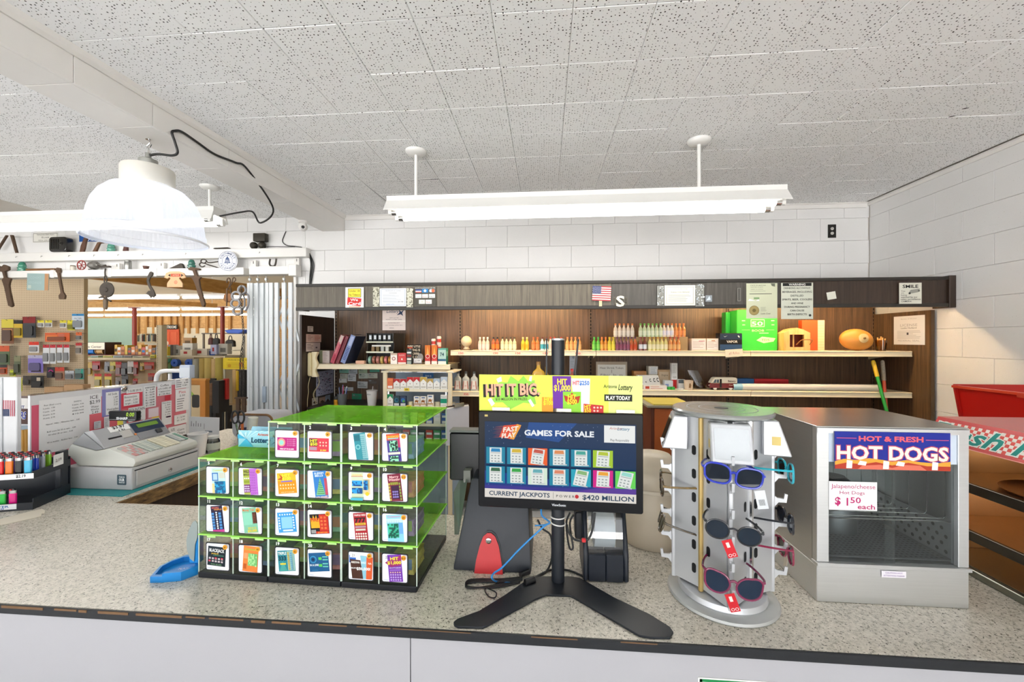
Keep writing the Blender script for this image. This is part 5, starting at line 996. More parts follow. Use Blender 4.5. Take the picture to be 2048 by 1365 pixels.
p=at(292,541,Y=3.84);solo(MB().lathe([(0,0),(.018,0),(.027,.034),(.024,.034),(.016,.004),(0,.004)],(p.x,3.84,TZ),16),'little_pot','tiny brown clay pot on the track','pot',M('#5a3a30',.6),smooth=40)
for u,z,l in((230,TZ,'beside the silver can'),(319,TZ,'left of the dark wedge'),(504,2.346,'at the left end of the gate track'),(591,2.362,'at the right end of the gate track')):
 p=at(u,535,Y=3.85);t=thing('clear_bracket','small white hanger bracket with a slot %s'%l,'bracket',(p.x,3.87,z));MB().box(-.025,.025,0,.035,0.0,.075).build('plate',M('#d9d7d2',.5),t,bev=.002);MB().box(-.003,.003,-.0015,-.0003,.04,.066).build('slot',INK('#2c2926'),t)
cut('iron_wedge','dark flat iron wedge on the track','wedge',[(341,540.5),(343,538),(366,527.5),(369,530),(373,540)],3.85,.03,IRON)
t=thing('iron_tongs','black looped iron tongs on the track behind the enamel sign','tongs',(at(420,537,Y=3.84).x,3.84,TZ))
MB().tube(curve([at(u,v,Y=3.84) for u,v in((447,522),(418,525.5),(411,520),(404,519.5),(402,524),(408,527),(412,524))],5),.006,7).build('arm',IRON,t,world=True,smooth=50)
MB().tube(curve([at(u,v,Y=3.83) for u,v in((440,537),(417,530),(409,527),(402,526),(399,530),(404,534),(410,532))],5),.006,7).build('arm',IRON,t,world=True,smooth=50)
p=at(545.5,528,Y=3.87);t_=[(at(u,v,Y=3.865)) for u,v in((540.5,518),(539,526),(540,530.5),(544,533),(549,532),(551.5,526),(552.5,517.5))]
solo(MB().tube(curve(t_,4),.0085,8),'horseshoe','dark U-shaped shoe standing on the gate track','horseshoe',IRON,smooth=50)
t=thing('tin_motor','shiny black ribbed fan motor box on the high ledge','motor',(at(128,505,Y=3.87).x,3.86,BZ));a=at(111,505,Y=3.84).x;b=at(145,505,Y=3.84).x;w=b-a
MB().prism(rrect(w,.155,.03,5),0,.075,fn=lambda x,y,z:(x,z-.05,y+.0775)).build('case',M('#141312',.2,coat=.6),t,bev=.012,seg=3,smooth=50)
for i in range(5):MB().box(-w*.36+i*w*.1,-w*.36+i*w*.1+.006,-.053,-.0505,.03,.13).build('rib',M('#2a2927',.25),t)
MB().lathe([(0,-.012),(.014,-.01),(.018,0)],(w*.22,-.05,.085),14,axis='Y').build('knob',M('#1c1b1a',.3),t,smooth=40)
YW=BW-.0012
wall_sheet('number_plate','white number plate hung upside down on the wall above the ledge','number plate',66,466,116,485,YW,'#e4e2da',[('F',.02,.04,.98,.96,.04,'#55524c'),('t','1976 VA5 WONAL',.5,.8,.14,'#4a4640',.7,0,0,PI),('t','BERT@',.5,.5,.14,'#4a4640',.3,0,0,PI),('t','AS3 VS7 YOD',.5,.2,.14,'#4a4640',.55,0,0,PI)],th=.002)
wall_sheet('blue_sign','blue sign with white script partly behind the dome lamp','sign',159,464,200,483.5,YW,'#1f5aa8',[('t','Auto',.68,.3,.45,'#eef2f8',.5,.02,.2)],th=.003)
wall_sheet('number_plate','grey plate on the wall just right of the dome lamp','number plate',384,453,391,476,YW,'#b8b9b6',[('F',.05,.05,.95,.95,.04,'#6a6a66'),('r',.4,.3,.6,.4,'#55555a'),('r',.4,.6,.6,.7,'#55555a')],th=.003)
cut('iron_bar','rusty bar leaning on the high ledge at the far left','bar',[(-3,500),(0,495),(15,471.5),(18.5,471.5),(2,498),(0,503)],3.87,.02,RUST,group='old iron on the high ledge');cut('iron_bar','second rusty bar standing beside the upside-down number plate','bar',[(24,471),(29,471),(38.5,507),(35,508)],3.87,.02,RUST,group='old iron on the high ledge')
cut('leather_sheath','brown pointed tool standing before the blue sign','tool',[(162.5,506),(165,493),(174,470),(178,472),(173,497),(170.5,505)],3.86,.02,M('#5a3a28',.6,var=.2),group='old iron on the high ledge');cut('axe_head','brown bent tool beside the blue sign on the ledge','tool',[(188,505),(196,490),(198,486),(204,484.5),(214,486),(203,488),(196,504)],3.86,.02,M('#6a4a34',.6,var=.2),group='old iron on the high ledge')
cut('wood_peg','short maroon wooden peg under the dome lamp on the ledge','peg',[(249.5,503),(252,494),(258,493),(258.5,502.5)],3.86,.025,M('#5a3430',.6));cut('iron_strip','flat dark iron strip lying on the ledge right of the lamp','strip',[(430,499),(433,497),(460,496),(463,498)],3.86,.03,IRON)
t=thing('ringer_box','old phone ringer: dark box above two round bells on the ledge','ringer',(at(517,497,Y=3.87).x,3.87,BZ));OX=M('#3a352c',.6,.3,var=.25,scale=30)
for u in(507.5,524.5):c=at(u,490,Y=3.865);MB().sphere((c.x,3.865,BZ+.037),.036,16,10).build('bell',OX,t,world=True,smooth=60)
a,b=at(509.5,480,Y=3.865).x,at(533.5,480,Y=3.865).x;MB().box(a,b,3.835,3.895,BZ+.072,BZ+.155).build('case',OX,t,world=True,bev=.01,seg=2,smooth=50)
solo(MB().tube(curve([at(572,463,Y=BW-.006),at(568,472,Y=BW-.006),at(565,483,Y=BW-.006),at(573,491,Y=BW-.02),at(590,493,Y=BW-.03),at(604,495,Y=BW-.03)],6),.004,6),'black_cable','black cable looping down the wall onto the ledge end','cable',BLACK,smooth=60)
for i,(du,r) in enumerate(((0,.006),(3,.005),(6,.004))):
 solo(MB().tube(curve([at(612+du*.5,500,Y=BW-.02),at(619+du*.4,512,Y=BW-.012-.004*i),at(622+du,530,Y=BW-.01),at(620+du*.8,553,Y=BW-.01),at(619+du*.4,570,Y=BW-.01)],6),r,6),'black_cable','black cable of the bundle running down to the fascia, %s'%('leftmost','middle','rightmost')[i],'cable',BLACK,smooth=60)
solo(MB().tube([at(509,493,Y=BW-.1),at(540,493.5,Y=3.87),at(590,494,Y=3.87)],.003,5),'thin_wire','thin dark wire lying along the ledge right of the ringer box','wire',BLACK)
xa,xb,zb,zt_=px_rect(1655.5,449.5,1671.5,476,BW);t=thing('wall_outlet','uncovered double wall socket high on the block wall','socket',((xa+xb)/2,BW-.0005,zb))
MB().box(-(xb-xa)/2,(xb-xa)/2,-.004,-.0003,0,zt_-zb).build('box_gap',INK('#1d1b18'),t)
for z in(.33,.68):o_=MB().lathe([(0,-.006),(.012,-.006),(.014,-.0002)],(.0,-.0043,(zt_-zb)*z),16,axis='Y').build('socket',M('#cfccc6',.4),t,smooth=40);[MB().box(x-.0012,x+.0012,-.0115,-.0105,(zt_-zb)*z-.004,(zt_-zb)*z+.004).build('slot',INK('#2a2724'),o_) for x in(-.005,.005)]
p=at(606,443,Y=3.5);t=thing('dome_camera','small white dome security camera under the beam end','camera',(-2.2,p.y,bm_z-.06))
p=at(606,446,X=-2.2);c=p
MB().lathe([(0,bm_z-.0005),(.04,bm_z-.0005),(.04,bm_z-.014),(.03,bm_z-.02),(0,bm_z-.02)],(c.x,c.y,0),20).build('base',WHITE_PAINT,t,world=True,smooth=40)
MB().sphere((c.x,c.y,bm_z-.052),.04,20,12).build('ball',WHITE_PAINT,t,world=True,smooth=60);d=(Vector((0,0,1.5))-Vector((c.x,c.y,bm_z-.052))).normalized()
e=Vector((c.x,c.y,bm_z-.052));MB().cyl(e+d*.033,e+d*.042,.021,n=18).build('lens_ring',WHITE_PAINT,t,world=True,smooth=40);MB().cyl(e+d*.0422,e+d*.0435,.014,n=16).build('lens',M('#111114',.1),t,world=True,smooth=40)
# ================================================================== dome pendant lamp
LX,LY=-2.13,2.035
t=thing('pendant_lamp','big ribbed acrylic dome lamp hanging from the beam on a hook','pendant lamp',(LX,LY,2.15));zr=2.15
rib=[]
N=144;prof=[(.258,0),(.262,.004),(.258,.014),(.252,.016),(.25,.05),(.246,.052),(.242,.09),(.234,.14),(.22,.19),(.195,.238),(.155,.28),(.1,.3)]
mb=MB();k=len(prof)
for j in range(N):
 a=2*PI*j/N
 for i,(r,h) in enumerate(prof):
  rr_=r+(.0022 if j%2 else 0)*(1 if 2<i<k-1 else 0);mb.v.append((rr_*math.cos(a),rr_*math.sin(a),h))
for j in range(N):
 j2=(j+1)%N
 for i in range(k-1):mb.f.append((j*k+i,j2*k+i,j2*k+i+1,j*k+i+1));mb.m.append(0)
def mat_shade():
 m=bpy.data.materials.new('prismatic_acrylic');m.use_nodes=True;nt=m.node_tree;nt.nodes.clear()
 o=nd(nt,'ShaderNodeOutputMaterial');tl=nd(nt,'ShaderNodeBsdfTranslucent');df=nd(nt,'ShaderNodeBsdfDiffuse');gl=nd(nt,'ShaderNodeBsdfGlossy');tr=nd(nt,'ShaderNodeBsdfTransparent');a=nd(nt,'ShaderNodeMixShader');b=nd(nt,'ShaderNodeMixShader');c=nd(nt,'ShaderNodeMixShader')
 tl.inputs[0].default_value=(.92,.95,1,1);df.inputs[0].default_value=(.85,.88,.95,1);gl.inputs['Roughness'].default_value=.15
 a.inputs[0].default_value=.3;b.inputs[0].default_value=.08;c.inputs[0].default_value=.12
 nt.links.new(tl.outputs[0],a.inputs[1]);nt.links.new(df.outputs[0],a.inputs[2]);nt.links.new(a.outputs[0],b.inputs[1]);nt.links.new(gl.outputs[0],b.inputs[2]);nt.links.new(b.outputs[0],c.inputs[1]);nt.links.new(tr.outputs[0],c.inputs[2]);nt.links.new(c.outputs[0],o.inputs[0]);return m
mb.build('shade',mat_shade(),t)
MB().lathe([(.262,.0),(.266,.003),(.266,.009),(.26,.012)],n=64).build('rim',M('#eef0f6',.3),t,smooth=60)
MB().lathe([(0,.3),(.1,.3),(.112,.302),(.115,.31),(.115,.385),(.11,.395),(.05,.4),(0,.4)],n=36).build('ballast_housing',M('#d8d5cc',.5),t,smooth=35)
MB().lathe([(.04,.401),(.042,.405),(.042,.44),(.025,.447),(.014,.452),(.012,.478),(0,.48)],n=24).build('neck',M('#9a9a94',.4,.4),t,smooth=40)
MB().sphere((0,0,.17),.06,18,12,sc=(1,1,1.3)).build('bulb',GLOW('#eef3ff',LAMP_E),t,smooth=60)
MB().tube(curve([(0,0,.478),(.004,0,.5),(-.008,0,.515),(.006,0,.527),(.01,0,.54),(0,0,.556)],4),.004,7).build('hook',CHROME,t,smooth=50);MB().tube([(.01,0,.508),(.03,-.01,.52)],.003,6).build('hook_latch',CHROME,t)
MB().lathe([(0,0),(.012,0),(.01,.004),(0,.005)],(0,0,bm_z-.0055-zr),12).build('eye_plate',CHROME,t)
P_=[(LX+.01,LY,zr+.466),(LX+.05,LY+.01,zr+.475),(LX+.12,LY+.02,zr+.47)]
xs_=bm_x1+.008
P_+=[at(355,305,X=xs_),at(350,285,X=xs_),at(344,266,X=xs_),at(350,262,X=xs_),at(364,264,X=xs_),at(395,285,X=xs_),at(430,309,X=xs_),at(470,325,X=xs_),at(495,339,X=xs_)]
P_+=[(-2.06,2.95,2.62),(-2.2,3.0,2.53),at(505,424,Y=3.02),at(480,425,Y=3.05),(-2.585,3.06,2.61)]
MB().tube(curve(P_,8),.0065,8).build('cord',M('#1d1c1b',.5),t,world=True,smooth=60)
src=t  # unseen copies of the lamp, added to brighten the ceiling
for lx,ly,lab in((1.3,-.9,'dome lamp hanging over the shop floor, nearest the right wall'),(-1.0,-1.3,'dome lamp hanging over the middle of the shop floor'),(-4.2,-.6,'dome lamp hanging over the shop floor beyond the beam')):
 c=src.copy();COL.objects.link(c);c.location=(lx,ly,zr+.02);c['label']=lab;c['group']='dome lamps of the shop'
 for ch in list(src.children):
  if ch.name.startswith('cord'):continue
  k=ch.copy();COL.objects.link(k);k.parent=c
 MB().cyl((lx,ly,zr+.57),(lx,ly,CEIL-.001),.004,n=8).build('hanger',CHROME,c)
 bpy.data.objects[c.children[-1].name].location=(-lx,-ly,-zr-.02)
# ================================================================== ticket dispenser
DW,DD,DB,DP=.658,.293,.016,.1108;CWD=DW/3
dr=-.0304;dO=Vector((-1.006,1.113,K+.0006))
dsp=thing('ticket_dispenser','stepped clear acrylic ticket dispenser with green lids on the counter','ticket dispenser',dO,dr)
ACR=CLEAR('#f4fbf6',.93,.10);GRN=None
def mat_green():
 m=bpy.data.materials.new('fluorescent_green_acrylic');m.use_nodes=True;nt=m.node_tree;nt.nodes.clear()
 o=nd(nt,'ShaderNodeOutputMaterial');tr=nd(nt,'ShaderNodeBsdfTransparent');df=nd(nt,'ShaderNodeBsdfDiffuse');tl=nd(nt,'ShaderNodeBsdfTranslucent');gl=nd(nt,'ShaderNodeBsdfGlossy');a=nd(nt,'ShaderNodeMixShader');b=nd(nt,'ShaderNodeMixShader');c=nd(nt,'ShaderNodeMixShader');no=nd(nt,'ShaderNodeTexNoise');mr=nd(nt,'ShaderNodeMapRange')
 tr.inputs[0].default_value=(*lin('#e8ffb4'),1);df.inputs[0].default_value=(*lin('#9ae64a'),1);tl.inputs[0].default_value=(*lin('#a8f050'),1);gl.inputs['Roughness'].default_value=.06
 no.inputs['Scale'].default_value=9;mr.inputs['To Min'].default_value=.2;mr.inputs['To Max'].default_value=.5
 a.inputs[0].default_value=.45;b.inputs[0].default_value=.5;c.inputs[0].default_value=.07
 nt.links.new(no.outputs['Fac'],mr.inputs['Value']);nt.links.new(mr.outputs[0],b.inputs[0])
 nt.links.new(df.outputs[0],a.inputs[1]);nt.links.new(tl.outputs[0],a.inputs[2]);nt.links.new(tr.outputs[0],b.inputs[1]);nt.links.new(a.outputs[0],b.inputs[2]);nt.links.new(b.outputs[0],c.inputs[1]);nt.links.new(gl.outputs[0],c.inputs[2]);nt.links.new(c.outputs[0],o.inputs[0]);return m
GRN=mat_green()
GEDGE=M('#a6f060',.25,coat=.5);CEDGE=M('#cfe0d4',.2)
for c in range(3):
 MB().box(c*CWD+.001,(c+1)*CWD-.001,-.004,DD+.004,0,DB).build('base_tray',M('#14181f',.4),dsp,bev=.002)
 for r in range(3 if c==0 else 4):
  z0,z1=DB+r*DP+.0005,DB+(r+1)*DP-.0035;x0,x1=c*CWD+.0015,(c+1)*CWD-.0015
  b=MB();e=.0022
  b.quad((x0,0,z0),(x0,0,z1),(x0,DD,z1),(x0,DD,z0));b.quad((x1,0,z0),(x1,DD,z0),(x1,DD,z1),(x1,0,z1));b.quad((x0,0,z0),(x1,0,z0),(x1,0,z1),(x0,0,z1));b.quad((x0,DD,z0),(x0,DD,z1),(x1,DD,z1),(x1,DD,z0));xm=(x0+x1)/2;b.quad((xm,.0,z0),(xm,DD*.9,z0),(xm,DD*.9,z1),(xm,0,z1))
  bn=b.build('bin',ACR,dsp)
  ed=MB()
  for x in(x0,xm,x1):ed.box(x-.0012,x+.0012,-.0013,.0013,z0,z1)
  ed.box(x1-.0012,x1+.0012,DD-.0012,DD+.0012,z0,z1)
  ed.build('bin_edges',CEDGE,bn,kind='stuff')
  lid=MB().box(x0-.001,x1+.001,.0025,DD+.002,z1+.0004,z1+.0028).build('lid',GRN,bn);le=MB();le.box(x0-.001,x1+.001,-.003,.0022,z1+.0001,z1+.0031);le.build('lid_edge',GEDGE,bn)
  if c==2:MB().box(x1+.0012,x1+.0042,-.003,DD+.002,z1+.0001,z1+.0031).build('lid_side_edge',GEDGE,bn)
  cl=MB()
  for k in range(3):xx=x0+.03+k*.075;cl.box(xx,xx+.026,-.0052,-.0032,z1-.004,z1+.0012)
  cl.build('clips',M('#b4ec8a',.25),bn,kind='stuff')
DM=Matrix.Translation(dO)@Matrix.Rotation(dr,4,'Z')
def dash(mb,x,y,w,h,z):mb.rect(x-w/2,y-h/2,x+w/2,y+h/2,None,z)
G=lambda n,m,c,x0=.08,x1=.92,y0=.1,y1=.5,k=.6:[('r',x0+(x1-x0)*i/n,y0+(y1-y0)*j/m,x0+(x1-x0)*(i+k)/n,y0+(y1-y0)*(j+k)/m,c) for i in range(n) for j in range(m)]
D_=lambda n,m,c,x0=.08,x1=.92,y0=.1,y1=.5,r=.05:[('d',x0+(x1-x0)*(i+.5)/n,y0+(y1-y0)*(j+.5)/m,r,c) for i in range(n) for j in range(m)]
rw=random.Random(5)
def cw(c1,c2,n,m,x0,x1,y0,y1):
 o=[('r',x0,y0,x1,y1,c1)]
 for i in range(n):
  for j in range(m):
   if rw.random()<.52:o.append(('r',x0+(x1-x0)*i/n,y0+(y1-y0)*j/m,x0+(x1-x0)*(i+1)/n,y0+(y1-y0)*(j+1)/m,c2))
 return o
TK={1:('1','pink landscape',0,.5,.5,.84,.5,[('r',0,0,1,1,'#b81f7a'),('d',.22,.62,.2,'#e89a86'),('d',.22,.6,.12,'#8fe0c4'),('t','WIN UP TO $1,000!',.5,.12,.1,'#ffffff',.72,.02)]+[('t','5 5 5 5 $50',.73,y,.09,'#e9b0d8',.42) for y in(.85,.7,.55,.4)]),2:('1','red landscape HIT $50',0,.48,.5,.84,.52,[('r',0,0,1,1,'#d03a48'),('r',0,.4,.42,.95,'#4a3a3a'),('t','HIT',.24,.8,.2,'#f2e030',.36,.03),('t','$50',.24,.56,.2,'#f2e030',.36,.03),('r',.04,.1,.4,.34,'#a88a9a'),('t','$1,000!',.72,.12,.12,'#f6e04a',.3,.02)]+D_(3,2,'#f0c0a8',.5,.95,.35,.8,.04)),3:('10','teal tall',.14,.5,.48,.5,1.04,[('r',0,0,1,1,'#2f8a96'),('r',.56,.05,.98,.95,'#8fc0c4'),('d',.28,.5,.2,'#7fc4c8'),('d',.28,.5,.12,'#2f8a96'),('r',.04,.72,.5,.94,'#1f6a78')]+G(3,12,'#4a98a4',.58,.96,.06,.92,.5)),4:('10','rainbow crossword tall',.1,.47,.48,.54,1.04,[('r',0,0,1,1,'#4a3a8a'),('r',0,.78,1,1,'#d8522e'),('r',.7,.5,1,.85,'#c03a6a'),('t','CROSSWORD',.5,.9,.07,'#f2d84a',.9,.02),('r',.1,.82,.9,.85,'#7fd4e0'),('r',.05,.26,.95,.34,'#dfe8c8')]+cw('#8fd8b4','#1c3a30',7,8,.18,.82,.38,.76)+cw('#8fd8b4','#1c3a30',7,4,.18,.82,.02,.22)),5:('2','pale crossword with blue grids',.06,.55,.48,.6,1.0,[('r',0,0,1,1,'#b8dcd4'),('t','Crossword',.45,.92,.08,'#c9c22a',.7,.02,.2),('r',.02,.5,.48,.82,'#2a6ab0'),('r',.1,.54,.42,.78,'#a8c8e8'),('r',.55,.6,.98,.82,'#c4c8b8'),('r',0,0,.2,.4,'#d8c88a')]+cw('#2aa0d0','#135a8a',8,8,.2,1,.02,.48)),6:('2','wild bingo purple and lime',.07,.52,.49,.62,1.02,[('r',0,0,.5,1,'#a8b44a'),('r',.45,0,1,1,'#b86ac8'),('t','WILD',.25,.9,.1,'#3a2a1a',.42,.03),('t','BINGO',.25,.78,.07,'#3a2a1a',.42,.02),('r',.02,.1,.46,.4,'#7a2a7a'),('r',.04,.46,.42,.56,'#8a9a2a')]+D_(3,1,'#e8ead8',.05,.45,.58,.7,.05)+D_(3,3,'#d8c8e8',.05,.45,.12,.38,.05)+G(3,9,'#9a52b0',.55,.98,.05,.95,.4)),7:('2','orange HIT $100',.1,.5,.5,.8,.8,[('r',0,0,1,1,'#e8920f'),('r',0,.62,1,1,'#f0b82a'),('p',[(.0,.7),(.2,.78),(.1,.98),(.3,.8),(.25,.66)],'#b84a1a'),('t','HIT',.5,.88,.14,'#f6ec3a',.44,.03),('t','$100',.5,.72,.14,'#f6ec3a',.46,.03),('r',.2,.56,.8,.62,'#7a6ac0'),('t','WIN UP TO $10,000',.5,.07,.05,'#fff0c0',.7)]+D_(6,2,'#f6d8a0',.08,.95,.18,.5,.04)),8:('5','blue and green tree sleigh',.12,.55,.5,.56,1.04,[('r',0,0,1,1,'#2f7ac0'),('t','SLEIGH',.45,.92,.07,'#e8f2fa',.7,.02),('t','BELLS',.45,.83,.07,'#e8f2fa',.6,.02),('p',[(.1,.12),(.5,.75),(.8,.12)],'#7fc48a'),('r',.8,.1,1,.72,'#b8485a'),('t','WIN $50,000!',.5,.05,.05,'#f8e8d0',.9,.02),('r',0,.0,1,.015,'#c0303a')]+[('r',.2+.03*i,.16+.07*i,.74-.03*i,.18+.07*i,'#2a5a3a') for i in range(7)]),9:('25','two pale crossword slips',.03,.42,.5,.62,1.04,[('r',0,0,.8,1,'#c8d8b8'),('t','CROSSWORD',.4,.9,.06,'#e8b83a',.7,.02),('r',0,.84,.8,.86,'#c0604a'),('r',.8,.2,1.25,.75,'#d8c89a'),('d',1.05,.22,.13,'#e8c22a')]+cw('#2a9ad8','#0f4a8a',8,4,.06,.74,.5,.7)+cw('#2a9ad8','#0f4a8a',8,4,.06,.74,.24,.44)+cw('#2a9ad8','#0f4a8a',4,6,.86,1.14,.38,.72)+[('r',0,0,.8,.1,'#4ab0c8')]),10:('10','maroon winnings tall',.12,.52,.49,.54,1.04,[('r',0,0,1,1,'#7a1f38'),('t','Merry',.5,.9,.08,'#f0b8b8',.7,.03),('t','Winning',.5,.8,.09,'#f0b8b8',.86,.03),('r',.22,.1,.78,.58,'#3a1a3a')]+G(1,6,'#c0b04a',.03,.2,.05,.72,.7)+G(1,6,'#8aa04a',.82,.98,.05,.72,.7)+G(4,1,'#9aa03a',.2,.8,.62,.74,.8)+D_(3,3,'#8a7ac0',.28,.74,.14,.42,.07)),11:('5','dark blue and pink double',.12,.5,.48,.52,1.04,[('r',0,0,1,1,'#241a3a'),('t','DOUBLE',.4,.93,.06,'#e0705a',.6,.02),('t','TRIPLE',.6,.86,.05,'#f0a03a',.7,.02),('r',0,0,1,.1,'#c03a8a')]+G(1,6,'#4a8ac8',.06,.34,.12,.78,.75)+G(1,6,'#4a8ac8',.66,.96,.12,.78,.75)+D_(1,8,'#e8eef2',.4,.62,.12,.8,.07)),12:('5','mint game board',.12,.5,.47,.62,1.04,[('r',0,0,1,1,'#7fc0a0'),('t','Monopoly' if 0 else 'Money Trail',.45,.92,.09,'#d86a2a',.8,.02),('r',.7,.4,1,.82,'#4a2a20'),('r',.05,.36,.66,.82,'#8ad0b4'),('r',0,0,1,.06,'#e8e0d0'),('t','WIN UP TO',.6,.24,.06,'#f0d82a',.6,.02),('t','$50,000!',.6,.14,.09,'#f0d82a',.66,.03)]+G(2,6,'#8a4a30',.74,.98,.42,.8,.6)),13:('2','light blue winter square',.11,.5,.5,.78,.78,[('r',0,0,1,1,'#3f9ad8'),('r',.2,.2,.8,.76,'#8ac8ec'),('r',.25,.06,.8,.14,'#d8ecf8')]+D_(6,1,'#dff0fa',.08,.92,.82,.95,.04)+D_(1,5,'#dff0fa',.03,.18,.15,.8,.045)+D_(1,5,'#dff0fa',.82,.97,.15,.8,.045)),14:('2','red and black fire',.09,.5,.5,.8,.76,[('r',0,0,1,1,'#1a1416'),('r',.5,.14,.98,.97,'#c8301f'),('p',[(.06,.3),(.04,.85),(.14,.72),(.2,.95),(.28,.75),(.36,.95),(.42,.7),(.5,.8),(.52,.3)],'#e8a81f'),('t','FIRE',.28,.72,.16,'#c8301f',.4,.03),('r',.3,.02,.98,.13,'#d8301f'),('t','GET WHAT\'S YOURS',.64,.07,.06,'#f8d84a',.5),('r',.05,.05,.3,.22,'#9a9a9a')]+G(2,4,'#f0703a',.58,.96,.24,.95,.6)),15:('10','red triple 777',.1,.5,.48,.54,1.04,[('r',0,0,1,1,'#a8202a'),('t','TRIPLE RED',.5,.92,.06,'#f0e8e0',.9,.02),('t','777',.5,.74,.17,'#1a1414',.84,.04),('r',.1,.56,.9,.64,'#e0b83a'),('t','SEVENS',.5,.6,.04,'#7a1a1a',.6),('r',.08,.46,.9,.53,'#b08a9a'),('r',.1,.36,.86,.43,'#d0c8b8')]+D_(5,3,'#f4dcd0',.06,.96,.02,.3,.07)),16:('3','aqua crossword',.08,.52,.48,.66,1.02,[('r',0,0,1,1,'#8acfe0'),('t','Crossword',.45,.94,.06,'#d86a9a',.75,.02),('r',.02,.72,.98,.86,'#c8e4ee'),('r',.74,.3,.98,.7,'#6aa8e0')]+cw('#3fc09a','#0f5a4a',8,8,.06,.72,.16,.68)+G(6,2,'#6a9ab8',.06,.94,.74,.84,.3)),17:('2','black blackjack',-.06,.46,.52,.8,.76,[('r',0,0,1,1,'#12202a'),('t','BLACKJACK',.5,.8,.16,'#e8ecec',.84,.03),('t','jackpot',.4,.64,.08,'#e0b83a',.4,.02),('r',.3,.52,.9,.58,'#3a6a5a'),('t','WIN $5,000',.5,.08,.07,'#8ac08a',.6)]+G(5,2,'#c8bcc0',.08,.95,.2,.48,.65)+[('r',.08,.22,.2,.3,'#d04a5a'),('r',.43,.38,.54,.46,'#d04a5a'),('r',.78,.38,.89,.46,'#d04a5a')]),18:('3','orange and green crossword',-.06,.52,.5,.66,1.0,[('r',0,0,1,1,'#e8843a'),('t','Crossword',.5,.88,.07,'#9ac83a',.84,.03),('r',.05,.5,.3,.72,'#e8a06a'),('r',.05,.1,.25,.3,'#c05a1a')]+cw('#7ac87a','#a8e098',7,7,.34,.96,.24,.72)),19:('2','teal triple 333',.1,.48,.52,.72,.8,[('r',0,0,1,1,'#2a8a98'),('r',.56,.03,.98,.97,'#9ac4b8'),('t','TRIPLE',.28,.87,.13,'#e8f0ec',.5,.03),('t','333',.27,.63,.2,'#0f3a48',.46,.04),('p',[(.04,.02),(.28,.5),(.52,.02)],'#4aa8a0'),('r',.12,.32,.46,.4,'#d8c83a')]+G(1,9,'#c8a83a',.6,.74,.08,.94,.7)+G(1,9,'#5a9ac0',.78,.96,.08,.94,.6)),20:('2','deep blue in a line',.1,.48,.55,.84,.72,[('r',0,0,1,1,'#15588a'),('d',.22,.65,.17,'#3a9ac8'),('d',.22,.65,.13,'#15588a'),('d',.22,.65,.07,'#0a2a4a'),('t','IN A LINE',.26,.36,.1,'#e8f4f8',.44,.03),('r',.5,.62,.66,.76,'#5ac85a'),('r',.5,.26,.66,.4,'#5ac85a')]+D_(4,2,'#6ac8b8',.7,.98,.55,.85,.035)+D_(4,2,'#6ac8b8',.7,.98,.2,.5,.035)+[('t','WIN',.3,.1,.08,'#3a8ab8',.3)]),21:('5','three overlapping state games',0,.5,.5,1.0,1.0,[('p',[(.02,.62),(.3,.6),(.3,.9),(.02,.9)],'#2f6ac0'),('p',[(.05,.75),(.48,.72),(.62,.02),(.15,.02)],'#4a2a20'),('p',[(.48,.9),(.74,.88),(.74,.02),(.6,.02)],'#8ac4d8'),('p',[(.74,.85),(1,.85),(.96,.02),(.72,.02)],'#d85a2a'),('t','ARIZONA',.28,.64,.07,'#f0ece4',.36,.03),('t','ARIZ',.62,.64,.07,'#e8f4f8',.2,.03),('t','NA',.88,.62,.07,'#f8e8d8',.14,.03),('t','WIN UP TO',.22,.42,.05,'#ffffff',.26,.02),('t','$50,000!',.62,.41,.1,'#ffffff',.56,.03)]),22:('10','purple HIT $1,000',.09,.52,.5,.56,1.02,[('r',0,0,1,1,'#7a3ab0'),('p',[(.3,.86),(1,.98),(.95,.6),(.2,.55),(-.2,.72)],'#9a2a6a'),('t','HIT',.5,.86,.11,'#f2e030',.6,.03),('t','$1,000',.48,.71,.11,'#f2e030',1.0,.03),('t','WIN UP TO $250,000',.5,.52,.045,'#f0e8f8',.84),('r',.1,.42,.9,.46,'#a070d0')]+D_(5,3,'#c8a8e8',.08,.94,.04,.32,.06)+D_(5,1,'#e8c0a0',.1,.94,.34,.4,.05)),}
slots=[]
for r,seq in((3,[(1,1,2),(2,3,4)]),(2,[(0,5,6),(1,7,8),(2,9,10)]),(1,[(0,11,12),(1,13,14),(2,15,16)]),(0,[(0,17,18),(1,19,20),(2,21,22)])):
 for c,a,b in seq:
  slots+=[(a,c,r,.265 if c else .285),(b,c,r,.71 if c else .75)]
CWc,CHc=.0765,.0815
PN=('pale green','yellow','lilac','peach','light blue','lime','rose')
packc=['#8ab89a','#d8c46a','#a88ab8','#e09a6a','#8aa8d0','#b0cc7a','#d88a8a']
